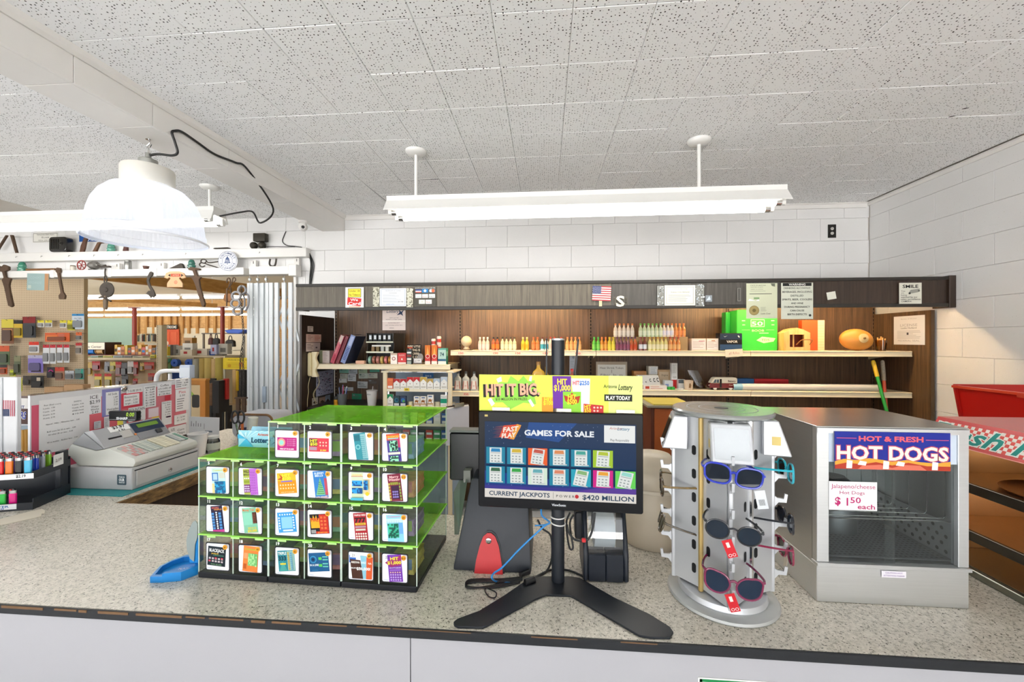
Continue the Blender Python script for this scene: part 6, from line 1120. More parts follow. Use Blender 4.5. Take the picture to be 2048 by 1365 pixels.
for n,c,r,fx in slots:
 xc=c*CWD+CWD*fx;zb=DB+r*DP+.0065;price,lk,rot,tx,ty,tw,th_,deco=TK[n]
 o=DM@Vector((xc,-.0016,zb));fr=DM@FR(xc,-.0016,zb)
 f2=Matrix.Translation(-o)@fr
 curl=n in(17,20)
 mb=MB();mb.prism(rrect(CWc-.006,CHc-.006,.004,3,0,CHc/2),0,.0006)
 card=mb.build('ticket_card',INK('#eceef4',.3),frame=f2);card.location=o
 tag(card,'white ticket card %d: %s ticket, orange $%s dot'%(n,lk,price),'ticket card','ticket cards in the acrylic dispenser')
 MB().prism(rrect(CWc,CHc,.005,3,0,CHc/2),-.0008,-.0001).build('black_border',M('#1a1c22',.4),card,frame=f2)
 t2=MB();decorate(t2,deco,tw*CWc*.92,th_*CHc*.9,y0=-th_*CHc*.45,z=0);ca,sa=math.cos(rot),math.sin(rot);ox,oy=(tx-.5)*CWc*.92,CHc*.5+(ty-.5)*CHc*.9
 hw,hh=(CWc-.006)/2,(CHc-.006)/2
 vv=[]
 for x,y,z in t2.v:
  X_,Y_=ox+x*ca-y*sa,oy+x*sa+y*ca
  vv.append((max(-hw,min(hw,X_)),max(CHc/2-hh,min(CHc/2+hh+.002,Y_)),z+.0009))
 t2.v=vv;t2.build('ticket',None,card,frame=f2)
 bd=MB();bd.disc(CWc*.35,CHc*.885,.0068,INK('#f2a428',.3),.0052,18);bd.text('$'+price,CWc*.35,CHc*.885,.005,INK('#3a2410'),z=.0056,bold=.02,wmax=.011);bd.build('price_dot',None,card,frame=f2)
 lg=MB();lg.text('Lottery',-CWc*.32,CHc*.1,.0034,INK('#8a9ac0'),z=.001,shear=.3);lg.build('logo',None,card,frame=f2)
 nm=MB();hand=n in(21,22);nm.text('%d'%n,-CWc*.36+(.006 if hand else 0),CHc*(1.1 if n not in(21,22) else .86),.0085 if not hand else .007,INK('#f4f6f4' if not hand else '#222222'),z=.0014,bold=.03 if not hand else 0);nm.build('number',None,card,frame=f2)
 if n==21:MB().rect(-CWc*.36-.004+.006-.006,CHc*.78,-CWc*.36+.018,CHc*.97,INK('#f2f2f0'),.0011).build('number_slip',None,card,frame=f2)
 p_=DM@Vector((xc,.05+.03*(n%2),DB+r*DP+.001));col=packc[n%7]
 pk=thing('ticket_pack','folded %s ticket pack behind the %s card'%(PN[n%7],TK[n][1]),'ticket pack',p_,dr+.1*((n%3)-1),'ticket packs in the dispenser')
 MB().prism([(-.036,0),(.036,0),(.034,.012),(.037,.024),(.034,.036),(.036,.048),(-.036,.046),(-.034,.036),(-.037,.024),(-.034,.012)],0,.09,fn=lambda a,b,c_:(a,c_,b)).build('pack',M(col,.4,var=.5,scale=70),pk)
 MB().rect(-.03,.014,.03,.044,INK(packc[(n+3)%7])).build('print',None,pk,frame=frame((0,.03,.05),(1,0,0),(0,1,.02)) if 0 else FR(0,-.0006,0))
p=DM@Vector((.108,.12,DB+3*DP+.0005));t=thing('lottery_tent_sign','light blue lottery tent card on the lower step of the dispenser','sign',p,dr);W,H=.15,.058
sp_=[(-W*.56,0),(W*.56,0),(W*.47,H),(-W*.47,H)]
fm=Matrix.Rotation(.25,4,'X')
MB().prism(sp_,-.001,0).build('card',M('#9ed4ea',.3),t,frame=fm@FR(0,0,0));MB().prism(sp_,-.001,0).build('back_card',M('#9ed4ea',.3),t,frame=Matrix.Translation((0,.03,0))@Matrix.Rotation(-.25,4,'X')@FR(0,0,0))
mb=MB()
for i in range(7):mb.poly([(-.05,.03),(-.07+.02*i,.058 if i>1 else .05),(-.062+.02*i,.058 if i>1 else .055)],INK('#c9ecf6'),.0003)
mb.poly([(-.082,.002),(-.03,.002),(-.05,.03)],INK('#4ab4de'),.0003);mb.poly([(-.078,.03),(-.05,.03),(-.075,.045)],INK('#4ab4de'),.0003)
mb.text('Arizona',.012,.046,.0085,INK('#d0503a'),w=.04,z=.0006,shear=.2,bold=.02);mb.text('Lottery',-.0,.026,.017,INK('#1f4a6a'),w=.07,z=.0006,shear=.3,bold=.03)
mb.poly([(.03,.034),(.042,.034),(.046,.048),(.052,.036),(.068,.036),(.055,.026),(.058,.008),(.044,.017),(.032,.01),(.044,.021),(.053,.015),(.05,.027),(.058,.033),(.049,.032),(.046,.04),(.042,.032)],INK('#1f4a6a'),.0006)
mb.build('print',None,t,frame=fm@FR(0,-.0012,0))
a,b=at(300,1167,Z=K),at(395,1150,Z=K);t=thing('slip_holder','bright blue plastic slip holder with pointed tray beside the dispenser','slip holder',((a+b)/2).to_tuple());BLU=M('#1f8ad6',.35)
g_=lambda u,v,z:at(u,v,Z=K+z)
otl=[g_(300,1167,0),g_(324,1166.5,0),g_(362,1163,0),g_(396,1150,0),g_(397,1120,0),g_(372,1122,0),g_(345,1132,0),g_(320,1145,0)]
otl=[(p.x,p.y) for p in otl];cx_=sum(p[0] for p in otl)/8;cy_=sum(p[1] for p in otl)/8
MB().prism(otl,K+.0005,K+.004).build('tray',BLU,t,world=True)
rim=MB();n=len(otl);inn=[(cx_+(x-cx_)*.86,cy_+(y-cy_)*.8) for x,y in otl]
for i in range(n):
 j=(i+1)%n;rim.prism([otl[i],otl[j],inn[j],inn[i]],K+.0042,K+(.026 if i in(1,2,3) else .018))
rim.build('rim',BLU,t,world=True)
pu=at(390,1143,Z=K);MB().box(pu.x-.012,pu.x+.02,pu.y-.01,pu.y+.012,K+.027,K+.105).build('upright',BLU,t,world=True,bev=.004)
dm=MB();pts=[at(u,v,Y=pu.y-.013) for u,v in((388,1124),(380,1118),(374,1100),(373,1080),(378,1060),(386,1044),(391,1042),(395,1048),(395,1075),(390,1090),(389,1110))]
MB().prism([(p.x,p.z) for p in pts][::-1],0,.002,fn=lambda x,y,z:(x-.0,pu.y-.0135+z,y)).build('leaf',M('#8f9a98',.4),t,world=True)
wp=at(367,1137,Z=K+.006);MB().text('PLAY',0,0,.008,INK('#e8e4e4'),rot=.3).build('sticker',None,t,frame=Matrix.Translation(-t.location)@FZ(wp.x,wp.y,K+.0045))
# ================================================================== monitor on V stand
mt=thing('lottery_monitor','black monitor showing lottery games on a V-footed stand','monitor',(.036,1.173,K));rz=math.atan2(1.147-1.162,.46)
ML=at(957,917,Y=1.14);
L_,R_=at(956.8,917,Y=1.146),at(1286.5,931,Y=1.128);mw=(R_-L_).length
mz0,mz1=at(956,1012.5,Y=1.146).z,at(957.7,821.4,Y=1.146).z;mz0b=at(1284.8,1030.8,Y=1.128).z;mz1b=at(1288,830.8,Y=1.128).z
zb,zt=(mz0+mz0b)/2,(mz1+mz1b)/2;mh=zt-zb;yaw=math.atan2(R_.y-L_.y,R_.x-L_.x)
MF=Matrix.Translation(((L_.x+R_.x)/2,(L_.y+R_.y)/2,zb))@Matrix.Rotation(yaw,4,'Z')
LB=Matrix.Translation(-mt.location)
def mpart(mb,n,m=None,**k):return mb.build(n,m,mt,frame=LB@MF@k.pop('fr',Matrix()),**k)
mpart(MB().prism(rrect(mw,mh,.006,4,0,mh/2),0,.028,fn=lambda a,b,c:(a,c,b)),'bezel',M('#08090d',.32,spec=.2),bev=.002,smooth=40)
mpart(MB().box(-.1,.1,.0285,.055,mh*.25,mh*.75),'rear_hump',BLACK,bev=.008)
SW,SH=mw*.918,mh*.79;scr=MB()
E_=lambda c:SCREEN(c,.6)
dc=[('r',0,0,1,1,'#0c2f55'),('p',[(0,.12),(0,.35),(.3,.3),(.7,.2),(1,.12)],'#1b3a86'),('p',[(.3,1),(.62,1),(.5,.75),(.28,.8)],'#174a8e'),('r',0,.115,1,.16,'#3a3490'),('p',[(.6,.115),(1,.115),(1,.2),(.8,.2)],'#5a3a9a'),('r',0,0,1,.115,'#e4ded6'),('t','CURRENT JACKPOTS',.235,.057,.055,'#23405c',.41,.02),('r',.462,.02,.464,.1,'#55585c'),('t','P O W E R',.543,.055,.03,'#2a2a2e',.12,.01),('d',.618,.057,.013,'#c8303a'),('t','$420 MILLION',.82,.055,.06,'#23405c',.33,.02),('t','GAMES FOR SALE',.5,.865,.07,'#f2f6fa',.46,.035),('r',.795,.765,.993,.985,'#eef0ee'),('t','Arizona',.868,.95,.03,'#c8604a',.08,0,.2),('t','Lottery',.92,.945,.04,'#3a7a9a',.08,.01,.3),('t','Play Responsibly',.895,.8,.03,'#3a3a3c',.12)]
for i in range(9):dc.append(('p',[(.05+.01*(i%3),.79+.018*i),(.16,.8+.018*i),(.16,.806+.018*i)],'#e8482f' if i%2 else '#f07a3a'))
dc+=[('p',[(.1,.8),(.19,.77),(.245,.93),(.225,.97),(.13,.95)],'#e8502f'),('p',[(.17,.78),(.2,.77),(.25,.96),(.22,.975)],'#f2a23a'),('t','FAST',.178,.905,.06,'#fff4e4',.11,.035,.2,.12),('t','PLAY',.165,.825,.06,'#fff4e4',.105,.035,.2,.12)]
rs=random.Random(3)
for i in range(70):dc.append(('d',rs.uniform(.01,.78),rs.uniform(.72,.99) if i%3 else rs.uniform(.17,.25),rs.uniform(.0006,.0016),'#c8dcf0'))
tiles=[['#1f8aa8','#1f8aa8','#f0622a','#1f8aa8','#1f8aa8','#a8cc2f',None],['#1f8aa8','#1f8aa8','#d8ecd8','#1f8aa8','#2aa8c0','#d81f8a','#6ad85a']]
acc=[['#2a8ac0','#d8b83a','#c85a4a','#e0905a','#4aa89a','#b8c83a',0],['#3a6a4a','#3aa84a','#6ab0b8','#e08a6a','#8ab87a','#f0a83a','#9adcd0']]
tl=[[0,0,-.14,0,0,-.06,0],[0,0,0,0,-.2,-.05,-.22]]
for j in range(2):
 for i in range(7):
  c=tiles[j][i]
  if not c:continue
  x0,x1=.012+i*.142,.012+i*.142+.128;y0,y1=(.45,.67) if j==0 else(.2,.42)
  dc.append(('r',x0,y0,x1,y1,c));k=tl[j][i];cx_,cy_=(x0+x1)/2,(y0+y1)/2
  q=lambda a,b:(cx_+(a*math.cos(k)*SW-b*-math.sin(-k)*SH)/SW if 0 else cx_+a-b*k*.55,cy_+b+a*k*1.6)
  hw,hh=.041,.1
  dc.append(('p',[q(-hw,-hh),q(hw,-hh),q(hw,hh),q(-hw,hh)],'#e8ece8'))
  dc.append(('p',[q(-hw*.8,hh*.45),q(hw*.8,hh*.45),q(hw*.7,hh*.9),q(-hw*.7,hh*.9)],acc[j][i]))
  dc.append(('p',[q(-hw*.8,hh*.28),q(hw*.8,hh*.28),q(hw*.8,hh*.34),q(-hw*.8,hh*.34)],'#7a8488'))
  for a in range(3):
   for b in range(3):dc.append(('p',[q(-hw*.75+a*hw*.55,-hh*.85+b*hh*.36),q(-hw*.45+a*hw*.55,-hh*.85+b*hh*.36),q(-hw*.45+a*hw*.55,-hh*.7+b*hh*.36),q(-hw*.75+a*hw*.55,-hh*.7+b*hh*.36)],'#9aa4a4'))
  dc.append(('p',[q(hw*.1,-hh*.98),q(hw*1.25,-hh*.98),q(hw*1.25,-hh*.84),q(hw*.1,-hh*.84)],'#c8d0d0'))
def decz(mb,deco,W,H,mf,dz=.000035):
 z=.0004
 for q in deco:decorate(mb,[q],W,H,z=z,mf=mf);z+=dz
decz(scr,dc,SW,SH,E_);mpart(scr,'screen',fr=FR(0,-.0004,mh*.105))
lg=MB();lg.text('ViewSonic',0,mh*.055,.0065,INK('#d8dce0'),bold=.02);lg.rect(-mw*.46,mh*.945,-mw*.44,mh*.965,INK('#c8b46a'),.0003);mpart(lg,'logo',fr=FR(0,-.0005,0))
PO=BLACK
px_,py_=.036,1.173
MB().cyl((px_,py_,K+.0065),(px_,py_,1.62),.0185,n=28).build('pole',M('#1c2027',.4),mt,world=True,smooth=40);MB().lathe([(.0187,0),(.0187,.004),(.01,.0055),(0,.0055)],(px_,py_,1.62),28).build('pole_cap',M('#b8bcc0',.3,.6),mt,world=True,smooth=40)
base=[(907,1244),(914,1238),(958,1222),(1010,1190),(1052,1161),(1080,1153),(1140,1153),(1160,1156),(1230,1196),(1300,1229),(1340,1254),(1347,1264),(1340,1276),(1300,1275),(1278,1271),(1148,1195),(1140,1191.5),(1092,1190),(1070,1199),(980,1248),(966,1255),(915,1254),(908,1250)]
bp_=[at(u,v,Z=K+.006) for u,v in base];MB().prism([(p.x,p.y) for p in bp_][::-1],K+.0006,K+.0062).build('foot',M('#1c2026',.42),mt,world=True,bev=.0012)
for s_,x0,tilt in((-1,-.0225,.0),(1,.0225,.1)):
 mb=MB().prism(rrect(.022,.42,.0105,5),-.002,.002,fn=lambda a,b,c:(c,a,b));M_=Matrix.Translation((px_+x0+s_*.006+(.008 if s_>0 else-.004),py_-.002,1.415))@Matrix.Rotation(tilt,4,'Y');mb.xf(M_);mb.build('side_arm',M('#1a1d22',.45),mt,world=True)
for z,tl_ in((at(1116,1033,Y=py_).z,.0),(at(1116,1046,Y=py_).z,-.12)):MB().tube([(px_+.0205*math.cos(a*PI/10),py_+.0205*math.sin(a*PI/10),z+tl_*.0205*math.cos(a*PI/10)) for a in range(20)],.002,6,closed=True).build('cable_tie',M('#dcdcd8',.4),mt,world=True)
MB().box(px_-.05,px_+.05,1.152,py_-.0187,zb+mh*.3,zb+mh*.7).build('mount_plate',PO,mt,world=True)
HB=thing('hit_it_big_banner','lime yellow HIT IT BIG banner card clipped on top of the monitor','banner',(MF@Vector((0,.012,mh))).to_tuple(),yaw);hw_=mw*1.0;hh_=at(957,750,Y=1.15).z-zt
MB().box(-hw_/2,hw_/2,0,.0015,-.0,hh_).build('card',M('#cfe034',.4,var=.03),HB)
mb=MB();HD=[('r',.5,0,1,1,'#d4df5a'),('r',.8,.0,1,1,'#d8e28a'),('p',[(.06,.22),(.1,.38),(.05,.5),(.13,.6),(.12,.8),(.18,.78),(.2,.97),(.25,.82),(.28,.98),(.31,.82),(.35,.86),(.35,.62),(.39,.5),(.35,.4),(.36,.2),(.28,.24),(.2,.05),(.15,.24)],'#8fce4a'),('t','HIT IT BIG.',.203,.575,.31,'#241a1a',.355,.07,0,.03),('t','HIT IT BIG.',.212,.6,.3,'#f0a88a',.34,.035,0,.03),('t','$33 MILLION IN PRIZES',.205,.33,.07,'#3a3a22',.2,.015,0,.02),('p',[(.055,.3),(.075,.36),(.1,.2),(.08,.12)],'#dfeaf2'),('p',[(.31,.3),(.325,.34),(.35,.16),(.335,.12)],'#dfeaf2'),('p',[(.11,.88),(.14,.95),(.145,.82),(.12,.78)],'#dfeaf2'),('p',[(.32,.96),(.335,.98),(.33,.82),(.315,.85)],'#dfeaf2'),('r',.395,.0,.47,.4,'#e09a2f'),('t','HIT',.435,.34,.1,'#f2e030',.05,.02),('t','$100',.435,.24,.1,'#f2e030',.06,.02),('p',[(.46,.98),(.575,.98),(.57,.0),(.465,.0)],'#6a3098'),('t','HIT',.52,.83,.15,'#f2e030',.06,.03),('t','$1,000',.52,.66,.15,'#f2e030',.1,.03),('p',[(.575,.92),(.69,.92),(.685,.02),(.6,.02)],'#dce6f0'),('t','HIT',.605,.8,.11,'#d0452f',.04,.03),('t','$250',.655,.8,.11,'#2f6ac0',.06,.03),('r',.525,.0,.635,.56,'#8aca3a'),('p',[(.54,.3),(.53,.46),(.56,.42),(.58,.54),(.6,.42),(.63,.45),(.62,.26),(.58,.2)],'#b03a1f'),('t','HIT',.58,.42,.12,'#f2e030',.05,.03),('t','$500',.58,.29,.12,'#f2e030',.06,.03),('p',[(.65,.24),(.77,.2),(.77,0),(.65,0)],'#c0302f'),('t','HIT',.675,.16,.1,'#f2e030',.04,.02),('t','$50',.675,.06,.1,'#f2e030',.04,.02),('d',.715,.14,.006,'#f0c8b8'),('d',.735,.14,.006,'#f0c8b8'),('d',.755,.14,.006,'#f0c8b8'),('d',.715,.05,.006,'#f0c8b8'),('d',.735,.05,.006,'#f0c8b8'),('t','Arizona',.81,.72,.09,'#3a3a1a',.08,.01),('t','Lottery',.9,.7,.15,'#3a3a1a',.085,.02,.25),('r',.775,.32,.94,.5,'#22241a'),('t','PLAY TODAY',.857,.41,.1,'#f4f4e4',.145,.03)]
decz(mb,HD,hw_,hh_,INK,.00002);mb.build('print',None,HB,frame=FR(0,-.0002,0))
for x in(-.36,.02,.4):MB().box(x*hw_-.025,x*hw_+.025,-.004,-.0022,.0,.01).build('clip',CLEAR('#e8d8a0',.8,.3),HB)
# ================================================================== lottery terminal, printer, cables
TY=1.26
t=thing('lottery_terminal','black lottery terminal with red arched front panel behind the monitor','terminal',(at(980,1150,Y=TY).x,TY,K))
x0,x1=at(903,1150,Z=K).x,at(1060,1150,Z=K).x;yb=at(980,1160,Z=K).y+.0
TB=M('#262a31',.45,var=.1,scale=90)
def wedge(x0,x1,x0t,x1t,y0,y0t,y1,z0,z1):return MB().add([(x0,y0,z0),(x1,y0,z0),(x1,y1,z0),(x0,y1,z0),(x0t,y0t,z1),(x1t,y0t,z1),(x1t,y1,z1),(x0t,y1,z1)],[(3,2,1,0),(4,5,6,7),(0,1,5,4),(1,2,6,5),(2,3,7,6),(3,0,4,7)])
y0=1.205;x0,x1=at(905,1157,Y=y0).x,at(1063,1157,Y=y0).x;z1=at(980,960,Y=1.26).z
wedge(x0,x1,x0+.045,x1-.015,y0,1.27,1.43,K+.0006,z1).build('body',TB,t,world=True,bev=.008,seg=2,smooth=40)
MB().add([tuple(v) for v in(at(935,960,Y=1.31),at(918,1070,Y=1.29),at(909,1070,Y=1.36),at(907,985,Y=1.4),at(920,958,Y=1.4))],[(0,1,2,3,4)]).build('side_cheek',M('#7d8a84',.4),t,world=True)
red=[(948,1154),(953,1120),(960,1092),(967,1073),(975,1066),(983,1066),(991,1073),(998,1092),(1003,1120),(1007,1154)]
def onface(u,v,off=.0):
 n=Vector((0,-(z1-K),(1.27-y0))).normalized();p0=Vector((0,y0,K));d=at(u,v,Y=1.0)-Vector((0,0,EYE));tt_=(p0-Vector((0,0,EYE))).dot(n)/d.dot(n);return Vector((0,0,EYE))+d*tt_+n*off
def fpoly(pts,off0,off1):
 mb=MB();a=[onface(u,v,off0) for u,v in pts];b=[onface(u,v,off1) for u,v in pts];n=len(pts)
 return mb.add(a+b,[tuple(range(n)),tuple(range(2*n-1,n-1,-1))]+[(i,n+i,n+(i+1)%n,(i+1)%n) for i in range(n)])
fpoly([(978+(u-978)*1.1,1155+(v-1155)*1.05) for u,v in red],.0005,.003).build('panel_surround',M('#10141c',.4),t,world=True);fpoly(red,.0035,.008).build('red_panel',M('#c8121a',.4,var=.04),t,world=True)
c=onface(978,1081,.009);MB().lathe([(0,-.003),(.004,-.0035),(.0085,-.002),(.009,.001)],c,16,axis='Y').build('lock',CHROME,t,world=True,smooth=40)
hx0,hx1=at(899,900,Y=1.36).x,at(1000,900,Y=1.36).x;MB().box(hx0,hx1,1.36,1.4,at(920,962,Y=1.36).z,at(920,866,Y=1.36).z).build('display_head',M('#15171a',.3),t,world=True,bev=.005);MB().box(hx0,hx1,1.358,1.41,at(920,865.5,Y=1.36).z,at(920,861,Y=1.36).z).build('display_rim',M('#6a6e6a',.4),t,world=True,bev=.001)
q0,q1=at(927,942,Y=1.33),at(941,966,Y=1.33);MB().box(q0.x,q1.x,1.33,1.359,q1.z,q0.z).build('bracket',M('#8a8a84',.5),t,world=True)
MB().box(at(1046,1040,Y=1.3).x,at(1058,1040,Y=1.3).x,1.3,1.36,at(1050,1050,Y=1.3).z,at(1050,1024,Y=1.3).z).build('red_trim',M('#b8202a',.4),t,world=True,bev=.003)
PY=1.175
xa,xb=at(1167,1160,Y=PY).x,at(1258,1160,Y=PY).x;W=xb-xa;t=thing('ticket_printer','black ticket printer with clear paper window behind the monitor stand','printer',((xa+xb)/2,PY,K));PB_=M('#161c26',.4)
zz=lambda v:at(1210,v,Y=PY).z-K
h1,h2=zz(1110),zz(1018)
MB().prism([(0,.004),(.14,.004),(.14,h2),(.06,h2),(.012,h1+.02),(0,h1)],-W/2,-W/2+.014,fn=lambda a,b,c:(c,a,b)).build('side_cheek',PB_,t,bev=.004,smooth=40);MB().prism([(0,.004),(.14,.004),(.14,h2),(.06,h2),(.012,h1+.02),(0,h1)],W/2-.014,W/2,fn=lambda a,b,c:(c,a,b)).build('side_cheek',PB_,t,bev=.004,smooth=40)
MB().box(-W/2+.0145,-.0005,.001,.05,.004,h1-.002).build('front_door',PB_,t,bev=.002);MB().box(.0005,W/2-.0145,.001,.05,.004,h1-.002).build('front_door',PB_,t,bev=.002)
MB().lathe([(.05,-.029),(.05,.029),(.012,.029),(.012,-.029),(.05,-.029)],(0,.065,h1+.045),28,axis='X').build('paper_roll',M('#e4e6e8',.6),t,smooth=40)
win=MB();n=10;pr=[(.005+.055*(1-math.cos(a*PI/2/n)),h1+.002+(h2-h1-.004)*math.sin(a*PI/2/n)) for a in range(n+1)]
for(a,b),(c_,d) in zip(pr,pr[1:]):win.quad((-W/2+.015,a,b),(W/2-.015,a,b),(W/2-.015,c_,d),(-W/2+.015,c_,d))
win.build('window',CLEAR('#e8eef0',.85,.3),t,smooth=50)
for s_ in(-1,1):MB().cyl((s_*W*.28,.03,0.0005),(s_*W*.28,.03,.0038),.008,n=10).build('foot',BLACK,t)
q0,q1=at(1150,1080,Y=1.23),at(1166,1025,Y=1.23);MB().prism(rrect(q1.x-q0.x,q1.z-q0.z,.008,4,(q0.x+q1.x)/2,(q0.z+q1.z)/2),1.23,1.29,fn=lambda a,b,c:(a,c,b)).build('side_lid',M('#1c1f24',.35),t,world=True,bev=.004,smooth=40)
def cable(label,pts,r=.0028,col='#17181a'):return solo(MB().tube(curve(pts,7),r,7),'cable',label,'cable',M(col,.45),smooth=60)
z_=lambda u,v:at(u,v,Z=K+.004)
cable('blue network cable running from the monitor down to the counter',[at(1082,1018,Y=1.2),at(1084,1032,Y=1.2),at(1096,1042,Y=1.19),at(1100,1046,Y=1.17),at(1085,1056,Y=1.16),at(1040,1098,Y=1.14),at(1005,1135,Y=1.12),at(988,1147,Y=1.1),at(984,1157,Y=1.09),z_(994,1164),z_(1020,1167)],.0026,'#2f8ad0')
cable('second blue cable strand tied to the monitor pole',[at(1070,1052,Y=1.21),at(1090,1050,Y=1.2),at(1102,1044,Y=1.19),at(1104,1034,Y=1.2)],.002,'#2f8ad0')
for i,(dv,l) in enumerate(((0,'outermost'),(3,'middle'),(-3,'innermost'))):
 cable('black cable coil on the counter before the terminal, %s loop'%l,[z_(1045,1158+dv),z_(1000,1162+dv),z_(955,1162+dv),z_(934,1166+dv),z_(935,1175+dv*.5),z_(960,1176),z_(1000,1172-dv),z_(1040,1166)],.0024)
cable('thin black looped cord hanging at the edge of the left stand foot',[z_(1005,1163),z_(985,1172),z_(970,1180),z_(978,1194),z_(990,1196),z_(992,1186),z_(975,1177)],.0017)
cable('black cable from the ferrite bead to behind the printer',[z_(1066,1158),z_(1080,1150),z_(1100,1141),z_(1122,1139),z_(1145,1144),z_(1168,1154)],.003)
cable('black power cord behind the pole rising to the monitor',[z_(1068,1158),z_(1090,1146),at(1102,1125,Y=1.21),at(1104,1095,Y=1.21),at(1100,1070,Y=1.22),at(1085,1058,Y=1.23),at(1075,1040,Y=1.24)],.003)
cable('black signal cord hanging from the monitor with red band',[at(1190,1026,Y=1.17),at(1187,1050,Y=1.165),at(1180,1074,Y=1.162),at(1170,1082,Y=1.16),at(1150,1080,Y=1.16),at(1138,1066,Y=1.17),at(1134,1050,Y=1.18)],.003)
cable('bundled black cord looped beside the pole',[at(1140,1026,Y=1.19),at(1133,1045,Y=1.19),at(1135,1075,Y=1.19),at(1140,1098,Y=1.19),at(1146,1096,Y=1.19),at(1142,1070,Y=1.2),at(1140,1045,Y=1.2),at(1147,1030,Y=1.2)],.0028)
for(u,v,dx,l) in((1060,1163,.0,'lower'),(1050,1148,.0,'upper')):
 a=at(u-10,v+3,Z=K+.011);b=at(u+9,v-4,Z=K+.011);solo(MB().cyl(a,b,.0088 if l=='lower' else .007,n=14),'ferrite_bead','%s black ferrite bead on the cables before the stand pole'%l,'ferrite bead',BLACK,bev=.001,smooth=40)
p=at(1168,1081.5,Y=1.158);solo(MB().box(p.x-.006,p.x+.005,1.155,1.163,p.z-.005,p.z+.005),'red_band','small red band on the hanging black cord','cable band',M('#c8242a',.5),bev=.001)
# ================================================================== sunglasses spinner
SC_=Vector((.477,1.155,K));sp=thing('sunglasses_spinner','silver revolving sunglasses stand with small mirrors at the top','display stand',SC_)
SIL=M('#c9cbce',.34,.45,var=.03);SILD=M('#9fa1a6',.35,.6,var=.05)
MB().lathe([(0,.0006),(.135,.0006),(.137,.004),(.134,.009),(.115,.012),(0,.012)],n=48).build('base_disc',M('#c6c8c6',.35,.4),sp,smooth=35)
MB().lathe([(0,.0122),(.108,.0122),(.11,.016),(.106,.028),(.102,.03),(0,.03)],n=48).build('turntable',SIL,sp,smooth=35)
zt_=1.436-K
MB().lathe([(0,zt_-.014),(.118,zt_-.014),(.125,zt_-.01),(.126,zt_-.004),(.122,zt_),(.02,zt_),(0,zt_)],n=56).build('top_disc',M('#a8aba8',.22,.6),sp,smooth=35)
for r in(.055,.085):MB().lathe([(r,zt_+.0004),(r+.0012,zt_+.0006),(r+.0024,zt_+.0004)],n=48).build('groove_ring',SILD,sp,smooth=35)
MB().lathe([(0,zt_+.0008),(.017,zt_+.0006)],n=20).build('top_hole',INK('#3a3c3a'),sp)
MB().cyl((0,0,.0302),(0,0,zt_-.0145),.03,n=20).build('core',SILD,sp,smooth=40)
RN,RC=.118,.082;zb_,ztp=.036,zt_-.016
slot_mesh=None
hook=[(0,0),(0,-.03),(.012,-.014),(.03,-.013),(.033,.008),(.026,.009),(.024,-.004),(.008,-.003),(.006,0)]
hook_o=None
